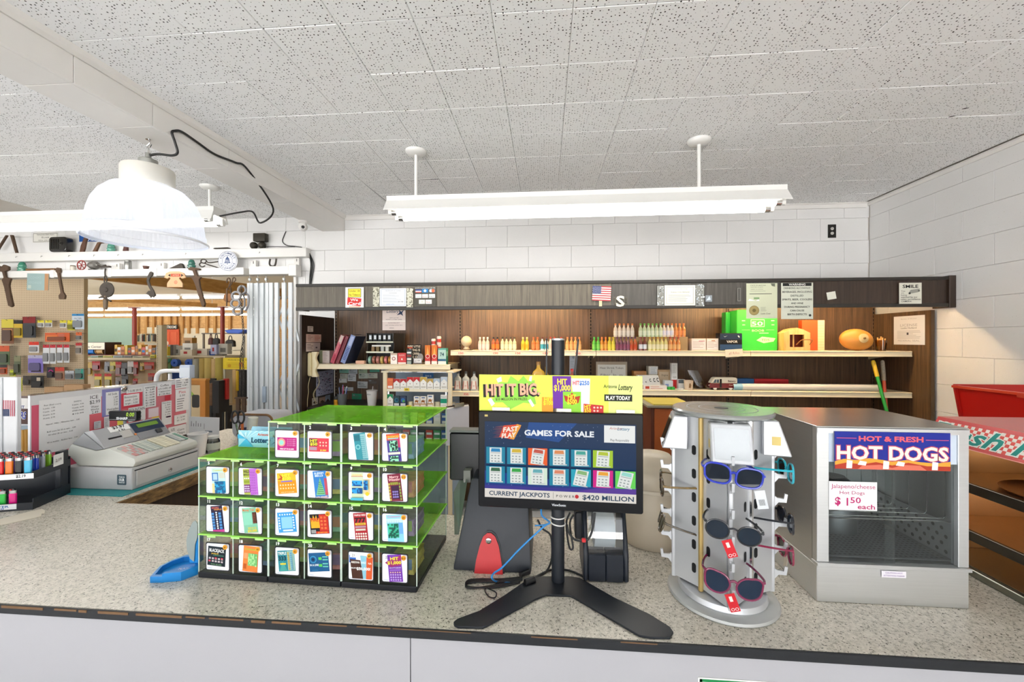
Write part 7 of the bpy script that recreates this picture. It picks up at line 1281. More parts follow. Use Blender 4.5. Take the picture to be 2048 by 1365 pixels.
for k in range(4):
 an=math.radians(-103+90*k);nd_=Vector((math.cos(an),math.sin(an),0));tg=Vector((-math.sin(an),math.cos(an),0))
 for s_ in(-1,1):
  ac=an+s_*PI/4;cn=Vector((math.cos(ac),math.sin(ac),0));A=nd_*RN+tg*(s_*.008);B=cn*(RC-.004)
  nrm=(B-A).cross(Vector((0,0,1))).normalized()
  if nrm.dot(nd_)<0:nrm=-nrm
  pn=MB();pn.add([A+Vector((0,0,zb_)),B+Vector((0,0,zb_)),B+Vector((0,0,ztp)),A+Vector((0,0,ztp))]+[q-nrm*.003+Vector((0,0,z)) for q,z in((A,zb_),(B,zb_),(B,ztp),(A,ztp))],[(0,1,2,3) if s_>0 else(3,2,1,0),(7,6,5,4),(0,4,5,1),(1,5,6,2),(2,6,7,3),(3,7,4,0)])
  pnl=pn.build('panel',SIL,sp)
  if k in(0,1,3):
   for j in range(6):
    z=zb_+.045+j*.063;f=.72;c=A*(1-f)+B*f+nrm*.0006;ex=(B-A).normalized()
    if slot_mesh is None:
     so=MB().poly(rrect(.012,.026,.0058,4),INK('#17181a')).build('slot',None,pnl);slot_mesh=so.data
    else:so=bpy.data.objects.new('slot',slot_mesh);COL.objects.link(so);so.parent=pnl
    so.matrix_local=frame(c+Vector((0,0,z)),ex if ex.cross(Vector((0,0,1))).dot(nrm)>0 else-ex,(0,0,1))
 ac=an+PI/4;cn=Vector((math.cos(ac),math.sin(ac),0));cm=M('#b59a5e',.4,.4) if k==3 else CHROME
 MB().tube([cn*RC+Vector((0,0,zb_-.004)),cn*RC+Vector((0,0,ztp))],.0065,8).build('corner_strip',cm,sp,smooth=40)
 if k!=2:
  MB().box(-.0062,.0062,-.005,.006,zb_-.006,ztp-.09).build('nose_rail',SIL,sp,frame=frame(nd_*(RN+.003),tg,nd_) if 0 else Matrix.Translation(nd_*(RN+.002))@Matrix.Rotation(an,4,'Z'),bev=.002)
  for j in range(6):
   z=zb_+.075+j*.063
   hm=Matrix.Translation(nd_*(RN+.005)+Vector((0,0,z-.02)))@Matrix.Rotation(an,4,'Z')
   if hook_o is None:
    hook_o=MB().prism(hook,-.003,.003,fn=lambda a,b,c:(a,c,b)).build('hook',SIL,sp);ho=hook_o
   else:ho=hook_o.copy();COL.objects.link(ho);ho.parent=sp
   ho.matrix_local=hm
  mm=Matrix.Translation(nd_*(RN-.03)+Vector((0,0,ztp-.094)))@Matrix.Rotation(an,4,'Z')
  bx=MB().prism([(0,0),(.066,0),(.036,.09),(0,.09)],-.046,.046,fn=lambda a,b,c:(a,c,b)).build('mirror_box',SIL,sp,frame=mm,bev=.003)
  fr_=mm@frame((.0662,0,.001),(0,1,0),(-.03,0,.09))
  MB().poly(rrect(.076,.074,.003,3,0,.046),M('#cdd2d6',.06,1,var=.01)).build('mirror',None,bx,frame=fr_@Matrix.Translation((0,0,.0008)))
  MB().rect(-.01,.028,.01,.05,INK('#d9c27a')).build('sticker',None,bx,frame=mm@frame((.03,-.0465,0),(1,0,0),(0,0,1)))
def sunglasses(label,k,z,fc,lens,shape='round',tilt=0,dr=.0,tagc=None,w=.052,h=.043,rim=.0026,roll=0,temple=None):
 an=math.radians(-103+90*k);nd_=Vector((math.cos(an),math.sin(an),0));tg=Vector((-math.sin(an),math.cos(an),0))
 o=SC_+nd_*(RN+.037+dr);o.z=z
 t=thing('sunglasses',label,'sunglasses',o,0,'sunglasses on the spinner')
 Fm=frame((0,0,0),tg,(0,0,1))@Matrix.Rotation(roll,4,'Z')@Matrix.Rotation(tilt,4,'X')
 FMt=M(fc,.25,coat=.5)
 for s_ in(-1,1):
  cx_=s_*.034;pts=[]
  for i in range(24):
   a=2*PI*i/24;c,s=math.cos(a),math.sin(a);e=.75 if shape=='square' else .95
   x=math.copysign(abs(c)**e,c)*w/2;y=math.copysign(abs(s)**e,s)*h/2
   if shape=='square':x+=s_*y*.12;y+=(.004 if y>0 else 0)
   if shape=='cat' and y>0:y+=max(0,x*s_)*.35;x+=s_*y*.1
   pts.append((cx_+x,y,-.004*(abs(cx_+x)/.06)**2))
  MB().tube(pts,rim,7,closed=True).build('rim',FMt,t,frame=Fm,smooth=50)
  MB().add([(x*.999,y,zz+.0003) for x,y,zz in pts],[tuple(range(24))]).build('lens',M(lens,.1,spec=.35),t,frame=Fm)
  ye=h*.28+(.008 if shape=='cat' else 0);xe=s_*(.034+w/2+.002)
  MB().tube(curve([(xe,ye,-.004),(xe+s_*.003,ye,-.02),(xe-s_*.006,ye-.001,-.06),(xe-s_*.02,ye-.004,-.095),(xe-s_*.024,ye-.022,-.115)],3),[.0036,.0032]+[.0028]*11,6).build('temple',M(temple,.3,var=.6,scale=200) if temple else FMt,t,frame=Fm,smooth=50)
 MB().tube(curve([(-.034+w/2,h*.16,-.001),(0,h*.24,.001),(.034-w/2,h*.16,-.001)],4),rim*1.1,7).build('bridge',FMt,t,frame=Fm,smooth=50)
 if tagc:
  tm=Fm@Matrix.Translation((tagc[1],tagc[2],.006))@Matrix.Rotation(tagc[3],4,'Z')
  mb=MB();mb.box(-.011,.011,-.042,0,-.0006,0);tg_=mb.build('tag',INK(tagc[0]),t,frame=tm)
  d=MB()
  if tagc[0]=='#c8202a':
   for s_ in(-1,1):d.add([(s_*.0045+.0038*math.cos(a*PI/6),-.036+.0035*math.sin(a*PI/6),.0003) for a in range(12)]+[(s_*.0045+.0028*math.cos(a*PI/6),-.036+.0026*math.sin(a*PI/6),.0003) for a in range(12)],[(i,(i+1)%12,12+(i+1)%12,12+i) for i in range(12)],INK('#f2e8e4'))
   d.rect(-.004,-.018,.003,-.006,INK('#e8d8d0'),.0003)
  else:
   for i in range(7):d.rect(-.006+i*.0018,-.034,-.0052+i*.0018,-.02,INK('#3a3a3a'),.0003)
  d.build('print',None,tg_,frame=tm)
 return t
sunglasses('cobalt blue sunglasses at the top front of the spinner',0,1.298,'#162fb0','#101a26','square',0,tagc=('#d2d6da',.055,-.02,.3),roll=-.1,w=.056,h=.042)
sunglasses('round black sunglasses with red tag in the middle of the spinner',0,1.165,'#15181f','#12202e','round',0,tagc=('#c8202a',-.014,-.018,.5),roll=-.13,w=.05,h=.044,rim=.002)
sunglasses('purple-rimmed cat-eye sunglasses with red tag low on the spinner',0,1.04,'#7a1f48','#12243a','cat',0,tagc=('#c8202a',-.008,-.018,.45),roll=-.1,w=.054,h=.05)
sunglasses('turquoise sunglasses on the right side of the spinner',1,1.278,'#1fb0c4','#101822','square',0,roll=-.1)
sunglasses('dark navy sunglasses on the right side of the spinner',1,1.15,'#12161f','#14263a','square',0,roll=-.1)
sunglasses('magenta cat-eye sunglasses with barcode tag on the right of the spinner',1,1.07,'#8a1f42','#122430','cat',0,tagc=('#e4dccb',.03,-.02,.45),roll=-.15)
sunglasses('gold and black patterned sunglasses on the left side of the spinner',3,1.215,'#3a2c18','#2a2a26','square',0,roll=.0,temple='#7a6232')
sunglasses('bronze sunglasses hanging low on the left side of the spinner',3,1.115,'#4a3f2c','#33382f','round',-.3,roll=.05,w=.05)
# ================================================================== hot dog warmer
wx0,wx1,wy0,wy1,wz0,wz1=.714,1.083,1.14,1.451,K+.0006,1.39
hw=thing('hot_dog_warmer','stainless steel hot dog warmer cabinet with sliding glass front','food warmer',((wx0+wx1)/2,wy0,K));SS=STEEL('#dadbdb',.36,'X');SSD=STEEL('#b0b2b3',.4,'X');SSY=STEEL('#bfc0bf',.3,'Y')
zb2=at(1790,1134,Y=wy0).z;pl_x=at(1658,1000,Y=wy0).x;pr_x=at(1917,1000,Y=wy0).x
MB().box(wx0,wx1,wy0,wy1,wz0,zb2-.006).build('base',SS,hw,world=True,bev=.0015)
MB().box(wx0-.002,wx1+.003,wy0-.006,wy0+.02,zb2-.0055,zb2+.004).build('base_ledge',SS,hw,world=True,bev=.001)
MB().box(wx0,wx0+.003,wy0+.021,wy1,zb2-.0055,wz1-.0005).build('side_panel',SSY,hw,world=True);MB().box(wx1-.003,wx1,wy0+.021,wy1,zb2-.0055,wz1-.0005).build('side_panel',SSY,hw,world=True)
MB().box(wx0+.0035,wx1-.0035,wy1-.003,wy1,zb2-.0055,wz1-.0005).build('rear_panel',SSD,hw,world=True)
MB().box(wx0-.001,wx1+.001,wy0,wy1+.001,wz1,wz1+.004).build('top',STEEL('#bcbcb8',.22,'Y'),hw,world=True,bev=.001)
MB().box(wx0,pl_x,wy0,wy0+.02,zb2+.0045,wz1-.0005).build('front_post',SS,hw,world=True,bev=.001);MB().box(pr_x,wx1,wy0,wy0+.02,zb2+.0045,wz1-.0005).build('front_post',SS,hw,world=True,bev=.001)
zs=at(1790,928,Y=wy0).z
MB().box(pl_x+.0005,pr_x-.0005,wy0+.004,wy0+.02,zs,wz1-.0005).build('front_header',M('#c9d4e2',.35),hw,world=True)
MB().box(wx0,wx1,wy0-.002,wy0-.0003,wz1-.014,wz1-.0005).build('top_rail',SS,hw,world=True)
GL=CLEAR('#f2f6f6',.93,.09,.02,name='door_glass')
MB().box(pl_x+.001,(pl_x+pr_x)/2+.01,wy0+.006,wy0+.0085,zb2+.005,zs-.0005).build('glass_door',GL,hw,world=True);MB().box((pl_x+pr_x)/2-.01,pr_x-.001,wy0+.011,wy0+.0135,zb2+.005,zs-.0005).build('glass_door',GL,hw,world=True)
INT=M('#7a7c7e',.4,.6,var=.2,scale=30)
tr=MB().box(wx0+.01,wx1-.01,wy0+.03,wy1-.01,zb2+.004,zb2+.008).build('tray',INT,hw,world=True)
pm=MB()
for i in range(26):
 for j in range(20):x,y=wx0+.02+i*.0128,wy0+.04+j*.0125;pm.add([(x-.0032,y-.0016,zb2+.0083),(x+.0032,y-.0016,zb2+.0083),(x+.0032,y+.0016,zb2+.0083),(x-.0032,y+.0016,zb2+.0083)],[(0,1,2,3)])
pm.build('tray_holes',INK('#0c0c0c'),tr,world=True,kind='stuff')
lp=MB().box(wx1-.014,wx1-.011,wy0+.03,wy1-.012,zb2+.009,zb2+.1).build('perforated_liner',M('#a9abac',.4,.5),hw,world=True)
for i in range(11):
 for j in range(4):
  z=zb2+.022+j*.02;y=wy0+.045+i*.025+(.012 if j%2 else 0);MB().lathe([(0,-.0004),(.0052,-.0004)],(wx1-.0144,y,z),10,axis='X').build('vent_hole',INK('#141414'),lp,world=True)
zr_=at(1790,1036,Y=wy0+.03).z
for i in range(9):
 x0=wx0+.02;x1=pr_x-.0-.02*i;y=wy0+.035+i*.03
 zt2=zs-.02
 MB().tube([(x0,y,zr_),(x1-.006,y,zr_),(x1,y,zr_+.006),(x1,y,zt2)],.0013,5).build('rack_wire',CHROME,hw,world=True)
MB().tube([(pl_x,wy0+.026,zr_-.004),(pr_x+.01,wy0+.026,zr_-.004)],.002,6).build('rack_rail',CHROME,hw,world=True)
MB().lathe([(0,.16),(.03,.16),(.052,.14),(.06,.1),(.06,0),(0,0)],((wx0+wx1)/2-.005,wy1-.1,zb2+.0085),24).build('grey_dome',M('#77797b',.3,.7),hw,world=True,smooth=40)  # grey dome shape towards the back of the cabinet
xa,xb,zb_,zt2=px_rect(1668.5,865,1899.5,940,wy0-.003);W=xb-xa;H=zt2-zb_
o=sheet('hot_dog_sign','blue HOT DOGS sign with hot dogs pictured, on the warmer front','sign',FR((xa+xb)/2,wy0-.0035,zb_),W,H,'#1d2a8c',th=.0012)
mb=MB();hd=[('t','HOT & FRESH',.49,.82,.13,'#e8606a',.56,.035),('r',.015,.82,.19,.835,'#d85a7a'),('r',.79,.8,.985,.815,'#d85a7a'),('t','HOT DOGS',.5,.44,.36,'#c0506a',.985,.07),('t','HOT DOGS',.5,.44,.35,'#f4ecd4',.965,.03)]
hd+=[('p',[(0,0),(0,.2),(.08,.27),(.2,.24),(.3,.3),(.42,.26),(.5,.22),(.62,.27),(.75,.22),(.88,.2),(1,.25),(1,0)],'#e0a03a'),('p',[(0,0),(0,.1),(.1,.17),(.24,.13),(.36,.2),(.5,.12),(.64,.2),(.8,.12),(1,.12),(1,0)],'#b03a24'),('p',[(.2,0),(.24,.1),(.4,.13),(.5,.05),(.6,.14),(.74,.13),(.8,0)],'#d8705a')]
hd+=[('p',[(x,.02),(x+.05,.02),(x+.055,.22),(x+.005,.24)],'#f4f0e8') for x in(.1,.42,.84)]+[('p',[(x,.12),(x+.07,.1),(x+.08,.2),(x+.02,.23)],'#f0ece6') for x in(.2,.53)]
decz(mb,hd,W,H,INK,.00003);mb.build('print',None,o,frame=FR(0,0,0)@Matrix.Translation((0,0,.0012)))
o=wall_sheet('price_card','handwritten jalapeno cheese hot dog price card on the warmer glass','price card',1657.5,964,1753.5,1021,wy0-.001,'#f2f0ee',[('t','Jalapeno/cheese',.5,.84,.15,'#b02a6a',.92),('t','Hot Dogs',.48,.62,.12,'#b02a6a',.52),('t','$',.18,.32,.26,'#b8246a',.12,.03),('t','1',.38,.3,.26,'#b8246a',.03,.03),('t','50',.55,.36,.2,'#b8246a',.22,.01),('t','each',.77,.14,.17,'#b8246a',.36,.01)])
wall_sheet('caution_label','small white CAUTION HOT label on the warmer base','label',1763,1143,1812,1156,wy0-.0025,'#ece8ee',[('t','CAUTION HOT',.5,.72,.22,'#7a4a9a',.7),('t','ATTENTION CHAUD',.5,.3,.22,'#7a4a9a',.86)],th=.0006)
# ================================================================== pizza display case facing left
CXp=1.238;cy0,cy1,cx1=.985,1.43,1.62
pc=thing('pizza_display','heated pizza display case with red checkered header, right end of the counter','display case',((CXp+cx1)/2,(cy0+cy1)/2,K));COP=STEEL('#d3ae82',.3,'Y','warm_steel');SSX=STEEL('#a9a296',.3,'Y')
MB().box(CXp,cx1,cy0,cy1,K+.0006,.952).build('base',STEEL('#8f9186',.3,'Y'),pc,world=True,bev=.002)
for z,m in((1.058,SSX),(1.196,SSX)):
 s_=MB().box(CXp+.012,cx1-.004,cy0+.004,cy1-.004,z-.003,z).build('shelf',COP,pc,world=True);MB().box(CXp,CXp+.0115,cy0+.004,cy1-.004,z-.024,z+.004).build('shelf_edge',STEEL('#5d5a52',.3,'Y'),s_,world=True,bev=.001)
MB().box(CXp+.013,cx1-.005,cy0+.005,cy1-.005,.9525,.955).build('floor_plate',STEEL('#a39a86',.25,'Y'),pc,world=True)
MB().box(CXp,cx1,cy1-.003,cy1,.9525,1.299).build('end_panel',COP,pc,world=True);MB().box(cx1-.003,cx1,cy0,cy1-.0035,.9525,1.299).build('rear_panel',COP,pc,world=True)
MB().box(CXp+.03,cx1,cy0,cy1,1.3,1.306).build('canopy',STEEL('#8d867c',.3,'Y'),pc,world=True)
REDP=M('#c2201f',.3,coat=.3)
ha,hb=Vector((CXp-.004,0,1.302)),Vector((CXp+.03,0,1.372))
MB().prism([(CXp-.006,1.3),(CXp+.028,1.374),(cx1,1.374),(cx1,1.3065),(CXp+.03,1.3065),(CXp+.03,1.3)],cy0,cy1,fn=lambda a,b,c:(a,c,b)).build('header',REDP,pc,world=True)
hp=MB();Wl=cy1-cy0;Hl=.0815
chk=[]
for i in range(44):
 for j in range(6):
  if(i+j)%2:chk.append(('r',i/44,.14+j*.12,(i+1)/44,.14+(j+1)*.12,'#d8564e'))
decz(hp,[('r',0,.14,1,.86,'#ece4da')]+chk+[('t','Fresh Pizza',.47,.5,.62,'#e8ece4',.98,.05,.3),('t','Fresh Pizza',.47,.5,.6,'#1f8a80',.97,.02,.3),('r',0,.0,1,.03,'#e8a090')],Wl,Hl,INK,.000004)
LBp=Matrix.Translation(-pc.location)
hp.build('header_print',None,pc,frame=LBp@frame((CXp-.0063,(cy0+cy1)/2,1.2998),(0,-1,0),(.034,0,.074)))
for y,l in((1.13,'nearer'),(1.165,'farther')):
 a=Vector((CXp+.075,y-.02,1.2165));b=Vector((CXp+.2,y+.03,1.2165));d=(b-a)
 solo(MB().tube([a,a+d*.06,a+d*.2,a+d*.5,a+d*.8,a+d*.94,b],[.006,.013,.0165,.018,.0165,.013,.006],12),'corn_dog','golden fried roll on the upper tray of the pizza case, %s one'%l,'fried snack',M('#e09a1c',.5,var=.2,scale=40,bump=.3),group='fried rolls in the pizza case',smooth=60)
solo(MB().lathe([(0,0),(.12,0),(.135,.008),(.133,.009),(.118,.0025),(0,.0025)],(CXp+.16,1.2,1.1965),36),'pizza_tray','round brown tray on the upper shelf of the pizza case','tray',STEEL('#b07a4a',.3,'X'),smooth=40)
rh=thing('red_cabinet','white cabinet with open red lid standing by the right wall','cabinet',(2.15,1.9,0));a=at(1905,771,X=2.0);bz=at(1915,838,X=2.03).z
ya=a.y;zc=a.z
MB().box(2.03,2.5,1.66,ya+.02,0,bz-.002).build('cabinet',M('#d9d4ca',.5),rh,world=True,bev=.003)
MB().prism([(2.03,bz),(2.0,zc),(2.004,zc+.006),(2.44,zc+.006),(2.44,bz)],ya-.012,ya,fn=lambda x,y,z:(x,z,y)).build('lid_end',M('#b41a14',.35),rh,world=True)
MB().add([(2.04,1.66,bz),(2.04,ya-.013,bz),(2.012,ya-.013,zc-.012),(2.012,1.66,zc-.012),(2.044,1.66,bz),(2.044,ya-.013,bz),(2.016,ya-.013,zc-.012),(2.016,1.66,zc-.012)],[(0,3,2,1),(4,5,6,7),(0,1,5,4),(2,3,7,6),(0,4,7,3),(1,2,6,5)]).build('lid_inside',M('#c4180e',.35),rh,world=True)
MB().box(1.994,2.02,1.66,ya,zc-.011,zc+.0005).build('lid_rim',M('#d8401f',.35),rh,world=True,bev=.001);MB().box(1.99,1.9935,1.86,1.9,zc-.02,zc-.002).build('catch',M('#c8381f',.4),rh,world=True)
p=at(1305,1046,Z=K);t=thing('white_jug','tall translucent cream jug on the counter behind the spinner','jug',(at(1305,1000,Y=1.45).x,1.46,K))
MB().lathe([(0,.001),(.1,.0006),(.104,.006),(.104,.19),(.1,.2),(.102,.205),(.09,.26),(.06,.295),(0,.3)],n=36).build('body',M('#d8cab4',.45,var=.05),t,smooth=45);MB().lathe([(.105,.186),(.107,.188),(.107,.196),(.105,.198)],n=36).build('seam',M('#e2d6c2',.4),t,smooth=40)
t=thing('file_box','dark brown accordion file box below the lower shelf','file box',(at(1318,860,Y=2.6).x,2.6,0));xa,xb,zb_,zt2=px_rect(1292,808,1350,905,2.6)
MB().box(xa+.03,xb+.1,2.6,2.9,zt2-.45,zt2-.02).build('file',M('#5a2a14',.6),t,world=True);MB().box(xa-.0,xb+.12,2.56,2.92,zt2-.0195,zt2-.008).build('folder',M('#8a8472',.6),t,world=True);MB().box(xa+.04,xb+.1,2.58,2.88,zt2-.0075,zt2).build('yellow_pad',M('#b8a84a',.6),t,world=True);MB().box(xa+.05,xb+.11,2.592,2.5995,zt2-.4,zt2-.03).build('orange_flap',M('#a8521c',.6),t,world=True)
MB().box(xa+.02,xb+.12,2.58,2.92,0,zt2-.4505).build('stand',M('#2a1f18',.6),t,world=True)
# ================================================================== left part of the counter: register, price board, lighters
t=thing('counter_mat','teal mat under the cash register','mat',(-2.05,1.9,K));MB().box(-2.3,LE-.035,1.655,2.16,K+.0006,K+.003).build('mat',M('#16898c',.5),t,world=True)
rg=thing('cash_register','grey cash register on a wide cash drawer with lit green display','cash register',(-2.05,1.9,K+.0035));z0=K+.0036
GRY=M('#b5b5b6',.45,var=.03);CRM=M('#c9cac2',.4,var=.02);GR2=M('#8e8f92',.45)
dx0,dx1,dy0,dy1,dz1=-2.228,-1.883,1.722,2.086,at(266.7,938,Y=1.722).z
dwr=MB().box(dx0,dx1,dy0,dy1,z0,dz1).build('drawer_case',GRY,rg,world=True,bev=.003)
fr=MB().box(dx1+.0005,dx1+.006,dy0+.018,dy1-.018,z0+.014,dz1-.016).build('drawer_front',M('#bdbdbc',.42),rg,world=True,bev=.001)
MB().box(dx1+.0002,dx1+.0014,dy0+.012,dy1-.012,dz1-.0155,dz1-.011).build('drawer_gap',INK('#26282b'),dwr,world=True)
c=at(339.5,940,X=dx1+.006);MB().lathe([(0,.006),(.006,.006),(.009,.004),(.01,0)],(dx1+.0065,c.y,c.z),18,axis='X').build('lock',CHROME,fr,world=True,smooth=40)
xa,xb,zb_,zt2=px_rect(234.5,950,253,970.5,dy0);mb=MB();decorate(mb,[('p',[(x+.5,y) for x,y in rrect(1,1,.1,3,0,.5)],'#40525c'),('t','THIS IS',.5,.76,.14,'#e8ecec',.6,.02),('t','OUR',.5,.5,.24,'#f2f4f4',.6,.04),('t','WATCH',.5,.24,.15,'#e8ecec',.62,.02)],xb-xa,zt2-zb_);mb.build('sticker',None,rg,frame=Matrix.Translation(-rg.location)@FR((xa+xb)/2,dy0-.0002,zb_))
YN,YF_=1.735,2.075
def rp(*pts):return[((q:=at(u,v,Y=YN)).x,q.z) for u,v in pts]
FP=lambda a,b,c:(a,c,b)
low=rp((132,907),(142.7,889),(191.5,902.5),(208.5,899.5),(216,897.5),(267.8,918),(271,926),(266,935),(157.6,932))
zlow=dz1+.0006;low=[(x,max(z,zlow)) for x,z in low]
MB().prism(low[::-1] if sum(a[0]*b[1]-b[0]*a[1] for a,b in zip(low,low[1:]+low[:1]))<0 else low,YN,YF_,fn=FP).build('lower_shell',CRM,rg,world=True,bev=.004,seg=2,smooth=40)
hd_=rp((143.5,888.5),(167,865.5),(182,862),(209,898.5),(191.5,901.8))
MB().prism(hd_,YN+.004,YF_-.004,fn=FP).build('upper_hood',GR2 if 0 else M('#a3a4a6',.45),rg,world=True,bev=.003,seg=2,smooth=40)
MB().prism([(x,z) for x,z in rp((145,888),(168,867),(206,898),(191.5,901))],YN-.0006,YN+.0035,fn=FP).build('side_cheek',M('#8d8e90',.5),rg,world=True)
(hx0,hz0),(hx1_,hz1_)=hd_[2],hd_[3]
SLd=Vector((hx1_-hx0,0,hz1_-hz0))
def slope_patch(y0,y1,s0,s1,m,n,h=.002,par=None):
 d=SLd;nn=Vector((-d.z,0,d.x)).normalized();o=Vector((hx0,0,hz0));a=[o+d*s+Vector((0,y,0))+nn*.0006 for y,s in((y0,s0),(y1,s0),(y1,s1),(y0,s1))];b=[q+nn*h for q in a]
 return MB().add(a+b,[(0,1,2,3),(7,6,5,4),(0,4,5,1),(1,5,6,2),(2,6,7,3),(3,7,4,0)]).build(n,m,par or rg,world=True)
ys=lambda f:YN+(YF_-YN)*f
dp=slope_patch(ys(.5),ys(.96),.06,.6,M('#1e2f48',.3),'display_panel');lc=slope_patch(ys(.58),ys(.9),.16,.36,SCREEN('#6f8f3a',.5),'lcd',.0032);slope_patch(ys(.5),ys(.96),.63,.95,M('#8a8c90',.4),'key_panel');kk=slope_patch(ys(.78),ys(.86),.66,.86,M('#3a3c40',.4),'key_switch',.01)
slope_patch(ys(.12),ys(.34),.55,.62,INK('#1c1c1e'),'receipt_slot');slope_patch(ys(.3),ys(.44),.35,.72,INK('#c2c0bc'),'receipt',.006);slope_patch(ys(.47),ys(.5),.6,.7,INK('#e0884a'),'arrow_mark');pt_=slope_patch(ys(.2),ys(.48),.02,.3,INK('#f0f0ee'),'price_note',.0012)
mb=MB();mb.text('$3.97',0,.008,.016,INK('#2a2a2e'),w=.06,bold=.02);mb.text('1.5L',.008,-.014,.012,INK('#2a2a2e'),w=.035,bold=.02)
pc_=Vector((hx0,ys(.34),hz0))+SLd*.16;nn=Vector((-SLd.z,0,SLd.x)).normalized();mb.build('price_writing',None,rg,frame=Matrix.Translation(-rg.location)@frame(pc_+nn*.0022,(0,1,0),-SLd))
(kx0,kz0),(kx1,kz1)=low[4] if low[4][0]<low[5][0] else low[5],low[5] if low[4][0]<low[5][0] else low[4]
A=[p for p in rp((216,897.5),(267.8,918))];(kx0,kz0),(kx1,kz1)=A;kd=Vector((kx1-kx0,0,kz1-kz0));kn=Vector((-kd.z,0,kd.x)).normalized();klen=kd.length;kd.normalize()
def keys(y0,y1,cols,rows,s0,s1,c,n):
 for i in range(cols):
  for j in range(rows):
   yy0=y0+(y1-y0)*i/cols+.0008;yy1=y0+(y1-y0)*(i+1)/cols-.0008;sa,sb=s0+(s1-s0)*j/rows+.006,s0+(s1-s0)*(j+1)/rows-.006;col=c[(i*7+j*3)%len(c)]
   o=Vector((kx0,0,kz0));a=[o+kd*(s*klen)+Vector((0,y,0))+kn*.0005 for y,s in((yy0,sa),(yy1,sa),(yy1,sb),(yy0,sb))];b=[q+kn*.005 for q in a]
   MB().add(a+b,[(0,1,2,3),(7,6,5,4),(0,4,5,1),(1,5,6,2),(2,6,7,3),(3,7,4,0)]).build('key',M(col,.5),rg,world=True)
keys(ys(.06),ys(.24),4,4,.15,.9,['#a9aaa6','#c28a86','#b9bab4','#c89a94'],'key');keys(ys(.27),ys(.47),5,5,.12,.88,['#b9c2b8','#a8b2aa','#c2c8bc'],'key');keys(ys(.5),ys(.76),6,5,.1,.88,['#d4cfb4','#cbc6ae','#d8d4bc'],'key');keys(ys(.79),ys(.95),3,4,.12,.75,['#a2a8a6','#b8bcb8','#5f8f7a'],'key')
p=at(244,832,Y=1.97);MB().cyl((p.x,1.985,hd_[1][1]-.02),(p.x,1.985,p.z-.014),.007,n=12).build('display_stalk',GR2,rg,world=True,smooth=40)
xa,xb,zb_,zt2=px_rect(217,823,271.5,842.5,1.97);cd=MB().box(xa,xb,1.97,2.0,zb_,zt2).build('customer_display',M('#14171a',.25),rg,world=True,bev=.003)
mb=MB();mb.text('0.00',(xb-xa)*.3,(zt2-zb_)*.68,.02,SCREEN('#a9d23a',1.0),w=.045,shear=.15);mb.text('SHARP',0,(zt2-zb_)*.26,.012,INK('#e4e6e6'),w=.065,bold=.05);mb.rect(-(xb-xa)*.48,(zt2-zb_)*.12,(xb-xa)*.48,(zt2-zb_)*.15,INK('#c8caca'),.0002);mb.build('display_print',None,cd,frame=Matrix.Translation(-rg.location)@FR((xa+xb)/2,1.9695,zb_))
MB().box(xa+.015,xa+.06,2.001,2.003,zb_-.03,zb_-.001).build('sticky_note',INK('#e0d04a'),rg,world=True)
BX=-2.4
pb=thing('price_board','long white board with pink sheets along the left counter leg','notice board',(BX,2.2,K));ya,yb_=at(60,793,X=BX).y,at(378,758,X=BX).y
MB().box(BX-.012,BX,ya,yb_,K+.0006,1.36).build('board',M('#dcdcde',.35),pb,world=True,bev=.001)
MB().box(BX-.0135,BX+.0015,ya,yb_,1.3605,1.366).build('top_rail',CLEAR('#f0f0f2',.9,.3),pb,world=True)
PX=BX+.0008
def bsheet(name,label,cat,u0,v0,u1,v1,col,deco=(),off=0,**k):
 um=(u0+u1)/2;a,b=at(u0,v1,X=PX),at(u1,v1,X=PX);c,d=at(um,v0,X=PX),at(um,v1,X=PX)
 return sheet(name,label,cat,FX(PX+off,(a.y+b.y)/2,max(d.z,K+.002)),b.y-a.y,c.z-max(d.z,K+.002),col,deco,th=.0005,**k)
bsheet('pink_sheet','tall pink backing sheet behind the typed price list','paper',63,805,172,965,'#d8607a',[]);bsheet('pink_sheet','long coral backing sheet in the middle of the price board','paper',173,790,285,880,'#dc6a74',[]);bsheet('pink_sheet','rose backing sheet at the far end of the price board','paper',290,772,372,860,'#d97c88',[])
rn=random.Random(9)
bsheet('price_list','typed white price list sheet on the near end of the price board','price list',77,796,178,900,'#eeeeee',[('t','Beer (Bud/ coors)',.25,.9,.025,'#333333',.32),('t','DOMESTIC',.75,.9,.025,'#333333',.16)]+[('t',s,.18,.84-.06*i,.024,'#333333',.22) for i,s in enumerate(('6 packs . 7.99','12 packs . 13.99','18 packs. 22.99','30 packs. 27.99'))]+[('t',s,.75,.84-.06*i,.024,'#333333',.24) for i,s in enumerate(('6 packs . 9.99','12 packs .16.99','OTHER 6 PACKS','$10.99'))]+[('t','Natural , Miller , Milwaukee best ... 2.89',.45,.54,.025,'#333333',.66),('t','Bud/ coors lite 25 oz cans ... 2.89',.42,.4,.025,'#333333',.56),('t','All other 25 oz cans .. 3.25',.4,.34,.025,'#333333',.48),('t','40 oz bottles .. Budlite/ best .. 3.89',.44,.2,.025,'#333333',.6)],off=.002)
NK='#2c2c30'
